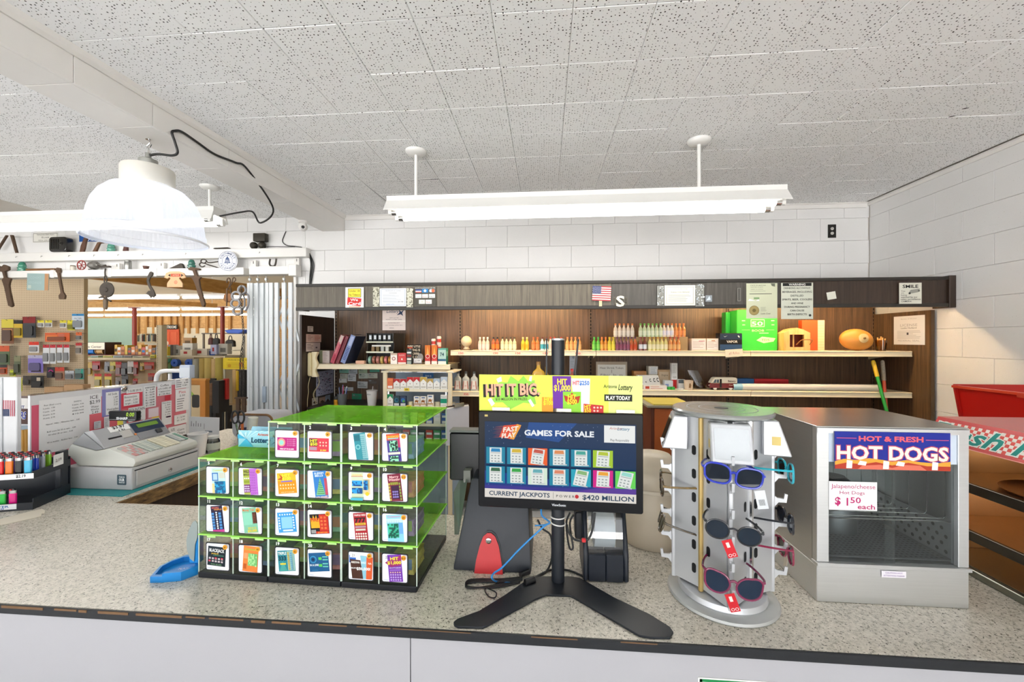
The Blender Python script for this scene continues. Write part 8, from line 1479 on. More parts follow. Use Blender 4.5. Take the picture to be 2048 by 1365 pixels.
notes=[('ICE $2.99 water note',176,788,202,828,'#eeeef0',[('t','ICE',.45,.84,.17,NK,.6),('t','$2.99',.5,.6,.17,NK,.8),('t','Water',.5,.36,.1,NK,.6),('t','blocks',.5,.23,.1,NK,.6),('t','2.49',.5,.08,.12,NK,.5)]),('purple sheet',203.5,778,241,832,'#8a8ac0',[]),('All Soda slip on the purple sheet',211,784,237,829,'#f0f0f0',[('t','All Soda',.5,.9,.09,NK,.7),('t','1.89',.75,.75,.08,NK,.3),('t','2.19',.75,.64,.08,NK,.3),('t','2.99',.75,.53,.08,NK,.3),('t','3.25',.75,.42,.08,NK,.3),('t','Wood pellets',.5,.24,.09,NK,.9),('t','$8.99 bag',.5,.1,.09,NK,.7)]),('bananas and pies card with pink rim',243,785,284,815,'#d8485a',[('r',.08,.15,.84,.88,'#f2f0f0'),('t','Bananas/pies',.42,.72,.13,NK,.6),('t','small .. 2.50',.45,.5,.12,NK,.6),('t','large .. 3.50',.45,.3,.12,NK,.6)]),('sugar line strip',252,777,284,786,'#f0f0f0',[('t','T-SUBE $9.95',.5,.5,.5,NK,.85)]),('FOUNTAIN drink note',256,814,290,842,'#efeff0',[('t','FOUNTAIN',.5,.82,.2,NK,.9),('t','.99',.6,.5,.14,NK,.3),('t','1.25',.6,.3,.14,NK,.3),('t','1.65',.4,.12,.14,NK,.3)]),('HARDWARE letter price list',286.5,772,311,815,'#f1f1f2',[('t','HARDWARE',.5,.92,.06,NK,.8,.02)]+[('t',s,.5,.82-.12*i,.065,NK,.7,.02) for i,s in enumerate(('A - 2.49','B - 12.69','D - 10.79','C - 11.99','K - 14.69','N - 18.79','Z - 17.49'))]),('coffee price note',313.5,766,342,791,'#f0f0f2',[('t','Coffee',.5,.8,.16,NK,.6),('t','w/ic (refill) .60',.5,.56,.13,NK,.9),('t','Cappuccino',.5,.34,.13,NK,.8),('t','$1.50 8oz',.5,.12,.13,NK,.8)]),('small red square',329,791,340,801,'#d0404e',[]),('stick price column',322,803,342,850,'#eeeef0',[('t','Pizza Sticks',.5,.94,.05,NK,.8)]+[('t',s,.6,.84-.1*i,.05,NK,.5) for i,s in enumerate(('1.99','2.25','.99','3.49','1.75','2.99'))]+[('r',.45,.3,.9,.36,'#3a1a3a')]),('yellow 6.99 tag on pink card',293,815,318,847,'#d88a96',[('r',.1,.4,.9,.95,'#eedfe6'),('r',.35,.05,.95,.38,'#f0d040'),('t','6.99',.65,.2,.18,'#5a3a1a',.5,.02)]),('bag price list',349,757.5,376,777,'#f2f2f2',[('L',.05,.5,.1,.9,4,'#6a6a70'),('t','35',.85,.8,.14,NK,.2,.02),('t','5.99',.8,.55,.14,NK,.3,.02),('t','1.21',.7,.3,.14,NK,.3,.02)]),('heart price list',349.5,778,376,822,'#f1f1f2',[('t','Pies',.5,.86,.12,'#d04a5a',.5),('t','2.50',.5,.7,.08,NK,.4),('L',.1,.85,.08,.6,5,'#8a8a92')]),('card with three prices',347,829,373,848,'#f0f0f0',[('t','3 - 2.99',.5,.7,.16,NK,.6),('t','10 - 5.99',.5,.4,.16,NK,.6)]),('US cars chips note',335,852,370,875,'#eeeef0',[('t','US',.25,.75,.22,NK,.2),('t','Corn',.7,.6,.18,NK,.4),('t','Chips',.7,.32,.18,NK,.45),('t','1.99',.25,.35,.18,NK,.25)]),('grey slip under the red square',186,843,200,858,'#c9c9cf',[('L',.1,.9,.1,.9,4,'#8a8a92')]),('lower slip behind the display',206,834,217,856,'#e6e6ea',[('L',.1,.9,.1,.9,7,'#77777f')])]
for i,(l,a,b,c,d,col,dec) in enumerate(notes):bsheet('price_note','%s on the price board'%l,'note',a,b,c,d,col,dec,off=.0012+.0003*i)
c=at(247.5,778,X=BX+.004);solo(MB().lathe([(0,.006),(.008,.006),(.016,.003),(.018,0)],(BX+.0085,c.y,c.z),20,axis='X'),'round_badge','round silver badge at the top of the price board','badge',CHROME,smooth=40)
q0=at(5,900,Y=1.78);q1=at(33,900,Y=1.78);zt2=at(20,755,Y=1.78).z
t=thing('white_post','white square display post with flag sticker at the left edge','post',((q0.x+q1.x)/2,1.83,K));MB().box(q0.x-.06,q1.x,1.78,1.8,K+.0006,zt2).build('post',M('#dfe0e2',.4),t,world=True,bev=.003);MB().box(q0.x-.06,q0.x+.06*0+.004,1.775,1.7795,K+.001,zt2-.002).build('edge_strip',M('#c9cccf',.4),t,world=True)
fw,fh=at(30.5,833,Y=1.78).x-at(7,833,Y=1.78).x,at(18,801,Y=1.78).z-at(18,833,Y=1.78).z
sheet('flag_sticker','upright stars and stripes sticker on the white post','sticker',FR((at(7,833,Y=1.78).x+at(30.5,833,Y=1.78).x)/2,1.7795,at(18,833,Y=1.78).z),fw,fh,'#e6e6e8',[('r',i/13*1.0,0,(i+1)/13,1,'#b84a5c') for i in range(0,13,2)]+[('r',0,0,.54,.44,'#2c3a5c')]+[('d',.06+.09*i,.05+.08*j,.014,'#c8ccd8') for i in range(6) for j in range(5)],th=.0006)
q0,q1=at(33.5,845,Y=1.92),at(58.5,845,Y=1.92);W=q1.x-q0.x+.25
zc0,zc1=at(45,852,Y=1.92).z,at(45,797,Y=1.92).z
t=thing('candy_carton','white and brown candy bar carton with blue lettering by the price board','carton',(q1.x-W/2,1.92,zc0));H=zc1-zc0
MB().box(-W/2,W/2,0,.08,0,H).build('box',M('#4a2420',.5),t,bev=.001);mb=MB();decorate(mb,[('r',0,.62,1,1,'#ece9e6'),('r',0,.0,1,.06,'#c8ccd4'),('t','SNICKERS',.73,.38,.24,'#f4f2f0',.44,.08,.15),('t','SNICKERS',.73,.38,.24,'#2a3aa0',.44,.03,.15),('t','PEPPERMINT',.7,.68,.1,'#3a4a7a',.44,.03)],W,H);mb.build('print',None,t,frame=FR(0,0,0))
MB().box(-W/2,W/2,-.003,.09,-.02,-.0005).build('shelf_rail',M('#8a9aa8',.4,.3),t);MB().box(-W/2,W/2-.001,.03,.09,-(zc0-K)+.001,-.0205).build('shelf_back',M('#1d1d20',.5),t)
for i,u in enumerate((46,53)):
 a,b=at(u,858,Y=1.9),at(u+4,900,Y=1.9);solo(MB().cyl((a.x,1.905,a.z-.006),(b.x,1.9,K+.03),.012,n=10),'wood_stick','yellow wooden stick below the candy carton, %s one'%('left' if i==0 else 'right'),'stick',M('#d09a3a',.5),smooth=40)
ld=thing('lighter_display','black two-tier lighter tray at the left end of the counter','display tray',(-2.3,1.58,K));LB_=M('#151b24',.35)
lx1,lx0,ly0,ly1=-2.078,-2.62,1.5,1.68
zt1=1.068
MB().box(lx0,lx1,ly0,ly1,K+.0006,K+.006).build('tray_floor',LB_,ld,world=True);MB().box(lx0,lx1,ly0,ly0+.003,K+.0062,K+.03).build('tray_lip',LB_,ld,world=True);MB().box(lx1-.003,lx1,ly0+.0032,ly1,K+.0062,K+.045).build('tray_side',LB_,ld,world=True)
MB().box(lx1-.028,lx1-.0035,ly1-.04,ly1,K+.0062,1.13).build('post',LB_,ld,world=True,bev=.003)
MB().box(lx0,lx1-.004,ly0+.004,ly1-.045,zt1-.004,zt1).build('upper_floor',LB_,ld,world=True);MB().box(lx0,lx1-.004,ly0,ly0+.0035,zt1-.012,zt1+.012).build('upper_lip',LB_,ld,world=True);MB().box(lx1-.0035,lx1,ly0,ly1,zt1-.012,zt1+.018).build('upper_side',LB_,ld,world=True)
MB().box(lx0,lx1,ly1+.0005,ly1+.004,K+.001,zt1+.03).build('back',LB_,ld,world=True)
for(z,s1,s2,l) in((zt1-.01,'$2.19','+tax','upper'),(K+.008,'LIGHTER','$1.50','lower')):
 xr_=at(67 if l=='upper' else 42,950,Y=ly0).x;w_=.16;sheet('price_strip','white %s price strip on the front lip of the lighter tray'%l,'price strip',FR(xr_-w_/2,ly0-.0004,z),w_,.021,'#f0f1f2',[('t',s1,.74 if l=='upper' else .6,.6,.55 if l=='upper' else .4,'#22222a' if l=='upper' else '#2a6ab0',.2 if l=='upper' else .5,.02)]+([('t',s2,.6,.2,.3,'#2a6ab0',.3,.02)] if l=='lower' else[]),th=.0006)
p=at(120,938,X=lx1+.001);sheet('price_dot','white round price sticker on the side of the lighter tray post','sticker',FX(lx1+.0006,1.62,1.075),.05,.05,'#e6e6e4',[('t','2.19',.5,.5,.24,'#4a4a4a',.6)],th=.0005)
LP={}
def lighter(col,loc,label,rot=0):
 if col not in LP:
  root=bpy.data.objects.new('lighter',None);root.empty_display_size=.02;COL.objects.link(root);INV[root.name]=Matrix()
  el=[(math.copysign(abs(math.cos(a*PI/8))**.7,math.cos(a*PI/8))*.0125,math.copysign(abs(math.sin(a*PI/8))**.8,math.sin(a*PI/8))*.0065) for a in range(16)]
  MB().prism(el,0,.06).build('body',M(col,.2,coat=.6),root,bev=.001,smooth=40);MB().prism([(x*.96,y*.96) for x,y in el],.0602,.072).build('hood',CHROME,root,smooth=40)
  MB().lathe([(0,-.003),(.0045,-.003),(.0045,.003),(0,.003)],(.003,0,.0735),10,axis='Y').build('wheel',M('#4a4a4c',.4,.8),root);MB().box(-.011,-.003,-.003,.003,.0722,.076).build('button',M('#c8242a',.4),root)
  LP[col]=root;o=root
 else:o=copytree(LP[col])
 o.location=loc;o.rotation_euler=(0,0,rot);o['label']=label;o['category']='lighter';o['group']='pocket lighters in the black tray'
LC=[('#8ac832','lime'),('#e01f26','red'),('#f07a1a','orange'),('#16181c','black'),('#4ab8e0','sky blue'),('#1f3ab0','navy blue'),('#9aa0a8','grey')]
colsx=[-.0+lx1-.03-.031*i for i in range(7)]
RW_=('front','second','third','fourth');CLs=('rightmost','second','third','fourth','fifth','sixth','seventh')
front=[4,3,2,1,0,5,2];side=[4,5,6,0]
for r in range(4):
 for i,x in enumerate(colsx):
  k=front[i] if r==0 else side[r] if i==0 else(front[i]+r*3)%7
  lighter(LC[k][0],(x,ly0+.02+r*.03,zt1+.0004),'%s lighter, %s column from the right, %s row of the upper tray'%(LC[k][1],CLs[i],RW_[r]))
for i,(c,n,u) in enumerate((('#1fb0e8','cyan',3),('#20242a','charcoal',13),('#2fc84a','bright green',28),('#e81f8a','pink',43))):
 lighter(c,(at(u,1000,Y=ly0+.022).x,ly0+.022,K+.0064),'%s lighter in the lower tray'%n)
PV=Vector((lx1,ly0,0));RT=Matrix.Rotation(.3,3,'Z')
for o in[o for o in COL.objects if o.parent is None and(o.name.split('.')[0] in('lighter','lighter_display','price_strip') or o.get('label')=='white round price sticker on the side of the lighter tray post')]:
 o.location=PV+RT@(o.location-PV);o.rotation_euler.z+=.3
pts=[at(u,v,Z=K+.001) for u,v in((-30,1047),(60,1024),(84,1019),(90,1022),(89,1028),(83,1029),(82,1034),(0,1052),(-30,1060))]
solo(MB().prism([(p.x,p.y) for p in pts][::-1],K+.0006,K+.0022),'paper_strip','cream paper strip lying on the counter before the lighter tray','paper',M('#ded6c4',.6))
yc=2.3
p=at(396,930,Y=yc);t=thing('foam_cup','white foam cup beyond the cash register','cup',(p.x,yc,K+.0006));h=at(395,868,Y=yc).z-K
MB().lathe([(0,.001),(.036,0),(.05,h),(.047,h),(.035,.004),(0,.004)],n=28).build('cup',M('#e6e6e6',.5),t,smooth=50);MB().lathe([(.05,h-.004),(.053,h-.002),(.053,h+.003),(.047,h+.003)],n=28).build('rim',M('#ececec',.5),t,smooth=50)
p=at(426,910,Y=2.36);t=thing('clear_jar','clear plastic jar beside the foam cup','jar',(p.x,2.36,K+.0006));h=at(426,872,Y=2.36).z-K
MB().lathe([(0,.001),(.034,0),(.036,.005),(.036,h*.7),(.03,h*.82),(.03,h*.86)],n=24).build('jar',CLEAR('#dfe4e2',.75,.35),t,smooth=50);MB().lathe([(.0325,h*.85),(.0325,h*.99),(.028,h),(0,h)],n=24).build('lid',M('#c8ccca',.4),t,smooth=40);MB().lathe([(.0366,h*.2),(.0366,h*.6)],n=24).build('label',INK('#b8c0b4'),t,smooth=50)
p=at(385,868,Y=2.42);solo(MB().lathe([(0,0),(.06,0),(.065,.02),(.06,.022),(.055,.006),(0,.006)],(p.x-.03,2.44,K+.06),20),'black_bowl','black bowl behind the foam cup','bowl',BLACK,smooth=40);solo(MB().box(p.x-.09,p.x+.03,2.4,2.5,K+.0006,K+.0595),'bowl_block','small dark block under the black bowl','block',DKGREY)
xa,xb,zb_,zt2=px_rect(377,834,443,900,2.7);sheet('leaning_sheet','white printed sheet leaning beyond the cup with sideways text','paper',FR((xa+xb)/2,2.68,K+.002)@Matrix.Rotation(-.02,4,'Z'),xb-xa,zt2-K,'#d8dadd',[('r',.16+.07*i,.55,.175+.07*i,.55+.2*random.Random(i).uniform(.6,1.3),'#55585e') for i in range(5)]+[('r',.58,.3,.8,.38,'#77818c'),('r',.55,.45,.56,.7,'#55585e')],th=.003)
gx0,gx1,gzb,gzt=px_rect(441,835,526,905,2.62)
t=thing('steel_box','white enamelled steel tub with rusty rounded corner','tub',((gx0+gx1)/2,2.75,K));EN=M('#aeb2ba',.4,var=.06)
MB().prism(rrect(gx1-gx0,gzt-K-.001,.05,6,0,(gzt-K)/2),2.72,2.95,fn=lambda a,b,c:((gx0+gx1)/2+a,c,K+.0006+b)).build('body',EN,t,world=True,bev=.006,smooth=40)
rm=MB();pr=[q for q in rrect(gx1-gx0,gzt-K-.001,.05,8,0,(gzt-K)/2) if q[1]>(gzt-K)*.5]
rm.tube([((gx0+gx1)/2+x,2.716,K+.0006+z) for x,z in sorted(pr,key=lambda q:q[0])],.008,7);rm.build('rusty_rim',M('#7a5a3c',.8,var=.4,scale=40,bump=.3),t,world=True,smooth=50)
p=at(492,872,Y=2.55);t=thing('marker_cup','cup of markers, scissors and a paper tube beyond the dispenser','pen cup',(p.x,2.55,K+.0006));h=at(492,858,Y=2.55).z-K
MB().lathe([(0,.001),(.045,0),(.05,h),(.047,h),(.043,.004),(0,.004)],n=22).build('cup',M('#2a3458',.5),t,smooth=50)
MB().cyl((.03,0,.02),(.05,0,h+.075),.03,n=16).build('paper_tube',M('#b9bdb4',.6,var=.2),t,smooth=40);MB().cyl((-.0,-.03,.02),(0,-.034,h+.05),.008,n=10).build('marker',M('#c8662a',.5),t,smooth=40)
sc=thing('scissors','black-handled scissors standing in the marker cup','scissors',tuple(at(476,850,Y=2.5)))
for s_,u in((-1,470),(1,482)):
 c=at(u,835,Y=2.5);MB().tube([c+Vector((.022*math.cos(a*PI/7),0,.04*math.sin(a*PI/7))) for a in range(14)],.006,7,closed=True).build('handle',M('#16181c',.4),sc,world=True,smooth=50);b=at(476-s_*1.5,872,Y=2.5);MB().tube([c+Vector((-s_*.008,0,-.04)),b],[.006,.005],6).build('blade',CHROME,sc,world=True,smooth=50)
c=thing('hanging_clamps','two rusty steel straps hanging on the chain end','clamp',tuple(at(480,830,Y=3.7)))
for u in(476.5,488):a,b=at(u,798,Y=3.69),at(u+1,832,Y=3.69);MB().box(a.x-.02,a.x+.02,3.68,3.7,b.z,a.z).build('strap',RUST,c,world=True,bev=.003);MB().box(a.x-.028,a.x+.028,3.675,3.705,a.z+.0005,a.z+.014).build('strap_head',RUST,c,world=True)
# ================================================================== the hardware room beyond the opening
FW=16.0
OSB=WOOD('#b98a52','#dcb47c',.7,'X',2,.5,'stud_wall')
struct(MB().box(-24,-2.4,FW,FW+.2,0,4.2),'wall_far',OSB)
struct(MB().box(-24.2,-24,BW+.2,FW+.2,0,4.2),'wall_farleft',M('#cfcfc4',.6));struct(MB().box(-2.47,-2.3,BW+.2,FW+.2,0,4.2),'wall_farright',M('#d8d4c8',.6))
struct(MB().box(-24,-2.3,BW+.2,FW+.2,3.3,3.4),'ceiling_far',M('#e8dfcc',.7,var=.06,scale=2))
g0=at(150,640,Y=FW-.03);g1=at(264,640,Y=FW-.03);struct(MB().box(-23.9,g1.x,FW-.03,FW-.001,0,at(200,637,Y=FW).z),'wall_green',M('#9fbcae',.6))
w0=at(368,660,Y=FW-.03);w1=at(478,660,Y=FW-.03);struct(MB().box(w0.x,w1.x+.5,FW-.03,FW-.001,0,at(400,657,Y=FW).z),'wall_panelling',M('#d9cfb8',.6));
for i,u in enumerate((275,293,308,322,340,352,365,378,395,414,430,460)):
 p=at(u,650,Y=FW-.06);struct(MB().box(p.x-.05,p.x+.05,FW-.1,FW-.031,0 if i in(4,) else 1.9,2.75),'trim_%d'%(10+i),WOOD('#a87a42','#c99a5e',.7,'Z',2,.2,'stud'))
BWd=WOOD('#b07a3a','#d8a45c',.6,'Y',2,.1,'glulam')
for(a,b,w,h,l) in((at(225,563,Z=2.62),at(485,591,Z=2.62),.12,.26,'nearer'),(at(160,600,Z=2.62),at(352,611,Z=2.62),.12,.12,'farther')):
 d=(b-a).normalized();n=Vector((-d.y,d.x,0))*w/2;a=a-d*1.5;b=b+d*1.0
 mb=MB();vs=[a-n,a+n,b+n,b-n];mb.add([(v.x,v.y,2.62) for v in vs]+[(v.x,v.y,2.62+h) for v in vs],[(3,2,1,0),(4,5,6,7),(0,1,5,4),(1,2,6,5),(2,3,7,6),(3,0,4,7)])
 o=mb.build('roof_beam',BWd);tag(o,'%s orange timber roof beam in the hardware room'%l,'beam')
FG=GLOW('#fff4e2',FAR_E)
def far_strip(v,u0,u1,zc,label):
 p=at(300,v,Z=zc);Y=p.y;x0,x1=at(u0,v,Y=Y).x,at(u1,v,Y=Y).x;t=thing('ceiling_strip_light',label,'ceiling light',((x0+x1)/2,Y,zc))
 n=3
 for i in range(n):
  a=x0+(x1-x0)*i/n+.04;b=x0+(x1-x0)*(i+1)/n-.04
  MB().prism([(-.05,.03),(.05,.03),(.05,.08),(-.05,.08)],a,b,fn=lambda q,r,s:(s,Y+q,zc+r)).build('housing',FIXW,t,world=True)
  for dy in(0,):MB().cyl((a+.02,Y+dy,zc),(b-.02,Y+dy,zc),.028,n=8).build('tube',FG,t,world=True)
 for f in(.2,.8):MB().cyl((x0+(x1-x0)*f,Y,zc+.1),(x0+(x1-x0)*f,Y,3.3),.008,n=6).build('rod',FIXW,t,world=True)
far_strip(596,60,520,2.62,'nearest row of fluorescent strips in the hardware room');far_strip(619.5,60,520,2.62,'middle row of fluorescent strips in the hardware room');far_strip(631,60,520,2.62,'farthest row of fluorescent strips in the hardware room')
RP=M('#8f3226',.45,var=.06)
for u,l in((269,'left'),(445,'right')):
 Y=11.5;p=at(u,660,Y=Y);t=thing('steel_post','%s round red steel post in the hardware room'%l,'post',(p.x,Y,0));MB().cyl((0,0,.011),(0,0,2.6),.058,n=16).build('shaft',RP,t,smooth=40);MB().box(-.12,.12,-.12,.12,0,.0105).build('foot',RP,t);MB().box(-.1,.1,-.1,.1,2.6005,2.62).build('cap',RP,t)
Y=FW-.11;xa,xb,zb,zt=px_rect(324,659,357.5,740,Y);ds=MB().box(xa,xb,Y,Y+.04,0.005,zt);d1=struct(ds,'door_1',M('#c8502a',.45))
for i in range(2):
 for(f0,f1) in((.62,.95),(.3,.58),(.05,.26)):
  x0=xa+(xb-xa)*(.1+.45*i);MB().box(x0,x0+(xb-xa)*.35,Y-.012,Y-.0005,zt*f0,zt*f1).build('door_panel',M('#cf5a32',.45),d1,bev=.008)
p=at(333.5,687,Y=Y);MB().lathe([(0,-.01),(.1,-.008),(.1,0)],(p.x,Y-.013,p.z),20,axis='Y').build('round_sign',INK('#e2c9b8'),d1)
wall_sheet('restroom_sign','black RESTROOMS sign above the orange door','sign',327.5,650,355.5,659,FW-.12,'#1d1d1d',[('t','RESTROOMS',.5,.5,.6,'#e6e4dc',.86,.02)],th=.02)
def fc(name,label,cat,u0,v0,u1,v1,Y,d,col,deco=(),**k):return carton(name,label,cat,u0,v0,u1,v1,Y,d,col,deco,**k)
def mat_peg(name,col):
 m,nt,b=newmat(name);b.inputs['Roughness'].default_value=.6
 ge=nd(nt,'ShaderNodeNewGeometry');mp=nd(nt,'ShaderNodeVectorMath',operation='MULTIPLY');mp.inputs[1].default_value=(1/.0254,0,1/.0254);fr_=nd(nt,'ShaderNodeVectorMath',operation='FRACTION');sb=nd(nt,'ShaderNodeVectorMath',operation='SUBTRACT');sb.inputs[1].default_value=(.5,0,.5);ln=nd(nt,'ShaderNodeVectorMath',operation='LENGTH');lt=nd(nt,'ShaderNodeMath',operation='LESS_THAN');lt.inputs[1].default_value=.17;mx=nd(nt,'ShaderNodeMix',data_type='RGBA')
 mx.inputs['A'].default_value=(*lin(col),1);mx.inputs['B'].default_value=(*lin('#4a3a28'),1)
 L=nt.links.new;L(ge.outputs['Position'],mp.inputs[0]);L(mp.outputs[0],fr_.inputs[0]);L(fr_.outputs[0],sb.inputs[0]);L(sb.outputs[0],ln.inputs[0]);L(ln.outputs['Value'],lt.inputs[0]);L(lt.outputs[0],mx.inputs['Factor']);L(mx.outputs['Result'],b.inputs['Base Color']);return m
PEG=mat_peg('pegboard_holes','#cdb797')
PY=5.0;pgx=at(167.5,700,Y=PY).x
pg=thing('pegboard_rack','tall tan pegboard rack of hardware packets left of the opening','pegboard',(pgx-.9,PY,0));MB().box(pgx-1.9,pgx,PY,PY+.006,.25,2.5).build('board',PEG,pg,world=True);MB().box(pgx-1.9,pgx,PY+.0065,PY+.05,0,2.5).build('frame',M('#b89f78',.6),pg,world=True);MB().box(pgx-1.9,pgx,PY-.35,PY-.0005,0,.25).build('base',M('#cbb48e',.6),pg,world=True)
MW_=M('#6a6a6a',.4,.8)
def hookw(u,v,Y0,ln_=.14):
 p=at(u,v,Y=Y0);return MB().tube([(p.x,Y0-.0005,p.z),(p.x,Y0-ln_,p.z-.0),(p.x,Y0-ln_-.004,p.z+.012)],.0022,5)
def packet(label,u0,v0,u1,v1,col,deco=(),Yb=PY,off=.09,n=1,tilt=0,group='packets on the tall pegboard',board=None,cat='packet',name='hanging_packet',th=.016):
 """a blister card hanging on a peg hook"""
 xa,xb,zb,zt=px_rect(u0,v0,u1,v1,Yb-off);W,H=xb-xa,zt-zb
 t=thing(name,label,cat,((xa+xb)/2,Yb-off,zb),0,group);R=Matrix.Rotation(tilt,4,'Y')
 MB().box(-W/2,W/2,.0,.004,0,H).build('card',M(col,.5),t,frame=R)
 mb=MB();decorate(mb,deco,W,H,z=.0006);
 if deco:mb.build('print',None,t,frame=R@FR(0,0,0))
 bl=MB().prism(rrect(W*.72,H*.45,min(W,H)*.1,2,0,H*.34),-th,-.0012,fn=lambda a,b,c:(a,c,b)).build('blister',CLEAR('#f4f4f0',.85,.3) if deco and deco[-1][0]=='B' else M(bc(col),.4),t,frame=R)
 p=at((u0+u1)/2,v0+1.5,Y=Yb-off);hk=MB().tube([(0,off-.0006,H-.012),(0,-.012,H-.012),(0,-.016,H-.004)],.0022,5).build('hook',MW_,t,frame=R)
 return t
def bc(c):
 r=[int(c[i:i+2],16) for i in(1,3,5)];return '#%02x%02x%02x'%tuple(min(255,int(x*.55+20)) for x in r)
RD=lambda c,f=.25:[('r',0,1-f,1,1,c)]
pk=[('tall brown and yellow drill bit card',3,639,27,688,'#7a4a2c',RD('#d8c84a',.35)+[('r',.1,.35,.9,.6,'#c9925a')]),('yellow and black chisel card',27.5,641,46,676,'#d8b42a',RD('#2a2a26',.2)),('dark grey card with maroon top',45,634,71,676,'#3c3e42',RD('#8a2a2a',.3)),('tiny yellow-topped packet, first of the short row',75,641,88,655,'#e2e0dc',RD('#e0d23a',.35)),('tiny yellow-topped packet, second of the short row',90.5,641,104,655,'#e2e0dc',RD('#e0d23a',.35)),('tiny yellow-topped packet, third of the short row',120,641,133,656,'#e2e0dc',RD('#e0d23a',.35)),('bright yellow packet under the white pamphlet',135,641,150,661,'#c9c22a',RD('#e8dc3a',.3)),('white pamphlet packet with blue top and purple logo',144,628,168,659,'#d2dce4',RD('#3a8ac0',.14)+[('p',[(.35,.2),(.6,.2),(.55,.6),(.4,.6)],'#5a5aa0'),('t','FILTER',.5,.7,.1,'#5a6a7a',.6)]),('long orange packet lying across two hooks',90,666,139,684,'#d8612f',[('r',.05,.3,.5,.7,'#e88a4a'),('r',.55,.1,.8,.9,'#c9705a')]),('small orange and grey packet at the board edge',152,665,164,681,'#a8a29a',RD('#d86a3a',.4)),('white packet with red header',58,684,78,706,'#dcdcdc',RD('#d8402f',.3)),('white and red key packet, first of four',86,690,98.5,728,'#dcdee0',RD('#c83a44',.16)+[('r',.1,.2,.9,.4,'#8a9098')]),('white and red key packet, second of four',100,690,111.5,728,'#dcdee0',RD('#c83a44',.16)+[('r',.1,.2,.9,.4,'#8a9098')]),('white and red key packet, third of four',114,690,125,726,'#dcdee0',RD('#c83a44',.16)+[('r',.1,.2,.9,.4,'#8a9098')]),('white and red key packet, fourth of four',127.5,690,138.5,726,'#dcdee0',RD('#c83a44',.16)+[('r',.1,.2,.9,.4,'#8a9098')]),('small red-topped grey packet at the right edge',151.5,686,164,709,'#b8a89a',RD('#b83a3a',.25)),('olive green packet at the far left',-2,692,19,730,'#5a6a48',RD('#d0603a',.3)),('slim olive packet',28,712,41,750,'#5f6648',RD('#8a8a6a',.3)),('purple bag of sponges',56,711,86,746,'#8a7ac8',[('r',.05*i,.82,.05*i+.025,1,'#e8e6f0') for i in range(20)]+[('p',[(.2,.05),(.9,.05),(.8,.3),(.4,.35)],'#3a2a1e')]),('black and magenta lock packet',94,735,109,756,'#2a2430',[('d',.5,.5,.35,'#c03a8a'),('d',.5,.5,.22,'#2a2430')]),('brown and red rope packet',110,735,128.5,761,'#a87a62',RD('#c8483a',.3)),('grey hinge packet',130,742,148,759,'#9a9ca0',RD('#c9ccd0',.3)),('teal and grey packet at the right edge',150,738,168,759,'#6f8a84',[('p',[(.5,0),(.9,0),(.9,1),(.7,1)],'#3aa08a')]),('orange scraper packet at the far left',0,730,14,749,'#d0562a',RD('#3a3a3a',.3)),('yellow-green price flag',20,740,31,753,'#d8e03a',[]),('brown belt bundle',46,752,62,771,'#4a4238',[]),('black belt with white label',62,752,87,776,'#1d1c1c',[('r',.45,.3,.75,.85,'#c9bca8')]),('yellow tag hanging low',37,757,44,783,'#d8d83a',[])]
for q in pk:packet(q[0]+' on the pegboard',*q[1:6],q[6])
t=thing('brush_box','tan bristle brushes lying at the foot of the pegboard','brushes',tuple(at(110,785,Y=PY-.2)));
for(a,b,c_,d) in((88,775,126,786),(127,770,165,785)):xa,xb,zb,zt=px_rect(a,b,c_,d,PY-.2);MB().box(xa,xb,PY-.2,PY-.1,zb-.05,zt).build('brush',M('#c9a27a',.8,var=.15,scale=60),t,world=True,bev=.006)
xa,xb,zb,zt=px_rect(55,783,170,795,PY-.22);MB().box(xa,xb+.1,PY-.3,PY-.001,zb-.06,zb-.0505).build('tray',M('#3a3430',.6),t,world=True)
QY=6.6;qx0,qx1=at(160,740,Y=QY).x,at(314,740,Y=QY).x
gq=thing('tool_gondola','low cream gondola with a pegboard of hand tools','gondola',((qx0+qx1)/2,QY,0));zq=at(240,716,Y=QY).z
MB().box(qx0-1.2,qx1,QY,QY+.006,.25,zq-.02).build('board',mat_peg('gondola_pegboard','#cdb48e'),gq,world=True);MB().box(qx0-1.2,qx1,QY-.12,QY+.3,zq-.0195,zq).build('top_shelf',M('#d9c8a4',.5),gq,world=True);MB().box(qx0-1.2,qx1,QY-.125,QY-.1205,zq-.03,zq+.006).build('shelf_edge',M('#e2d2ac',.5),gq,world=True);MB().box(qx0-1.2,qx1,QY-.35,QY+.3,0,.25).build('base',M('#cbb48e',.6),gq,world=True);MB().box(qx0-1.2,qx1,QY+.2,QY+.206,.2505,zq-.02).build('back',M('#cbb48e',.6),gq,world=True)
pxq=at(318,700,Y=QY-.05);pst=MB().box(pxq.x-.05,pxq.x+.05,QY-.05,QY+.05,0,at(318,651,Y=QY).z).build('post',M('#d8c9a6',.5),gq,world=True);sl_=MB()
zz_=.3
while zz_<at(318,652,Y=QY).z:sl_.box(pxq.x-.03,pxq.x-.02,QY-.0512,QY-.0503,zz_,zz_+.014);zz_+=.03
sl_.build('slots',INK('#5a4a38'),pst,world=True,kind='stuff')
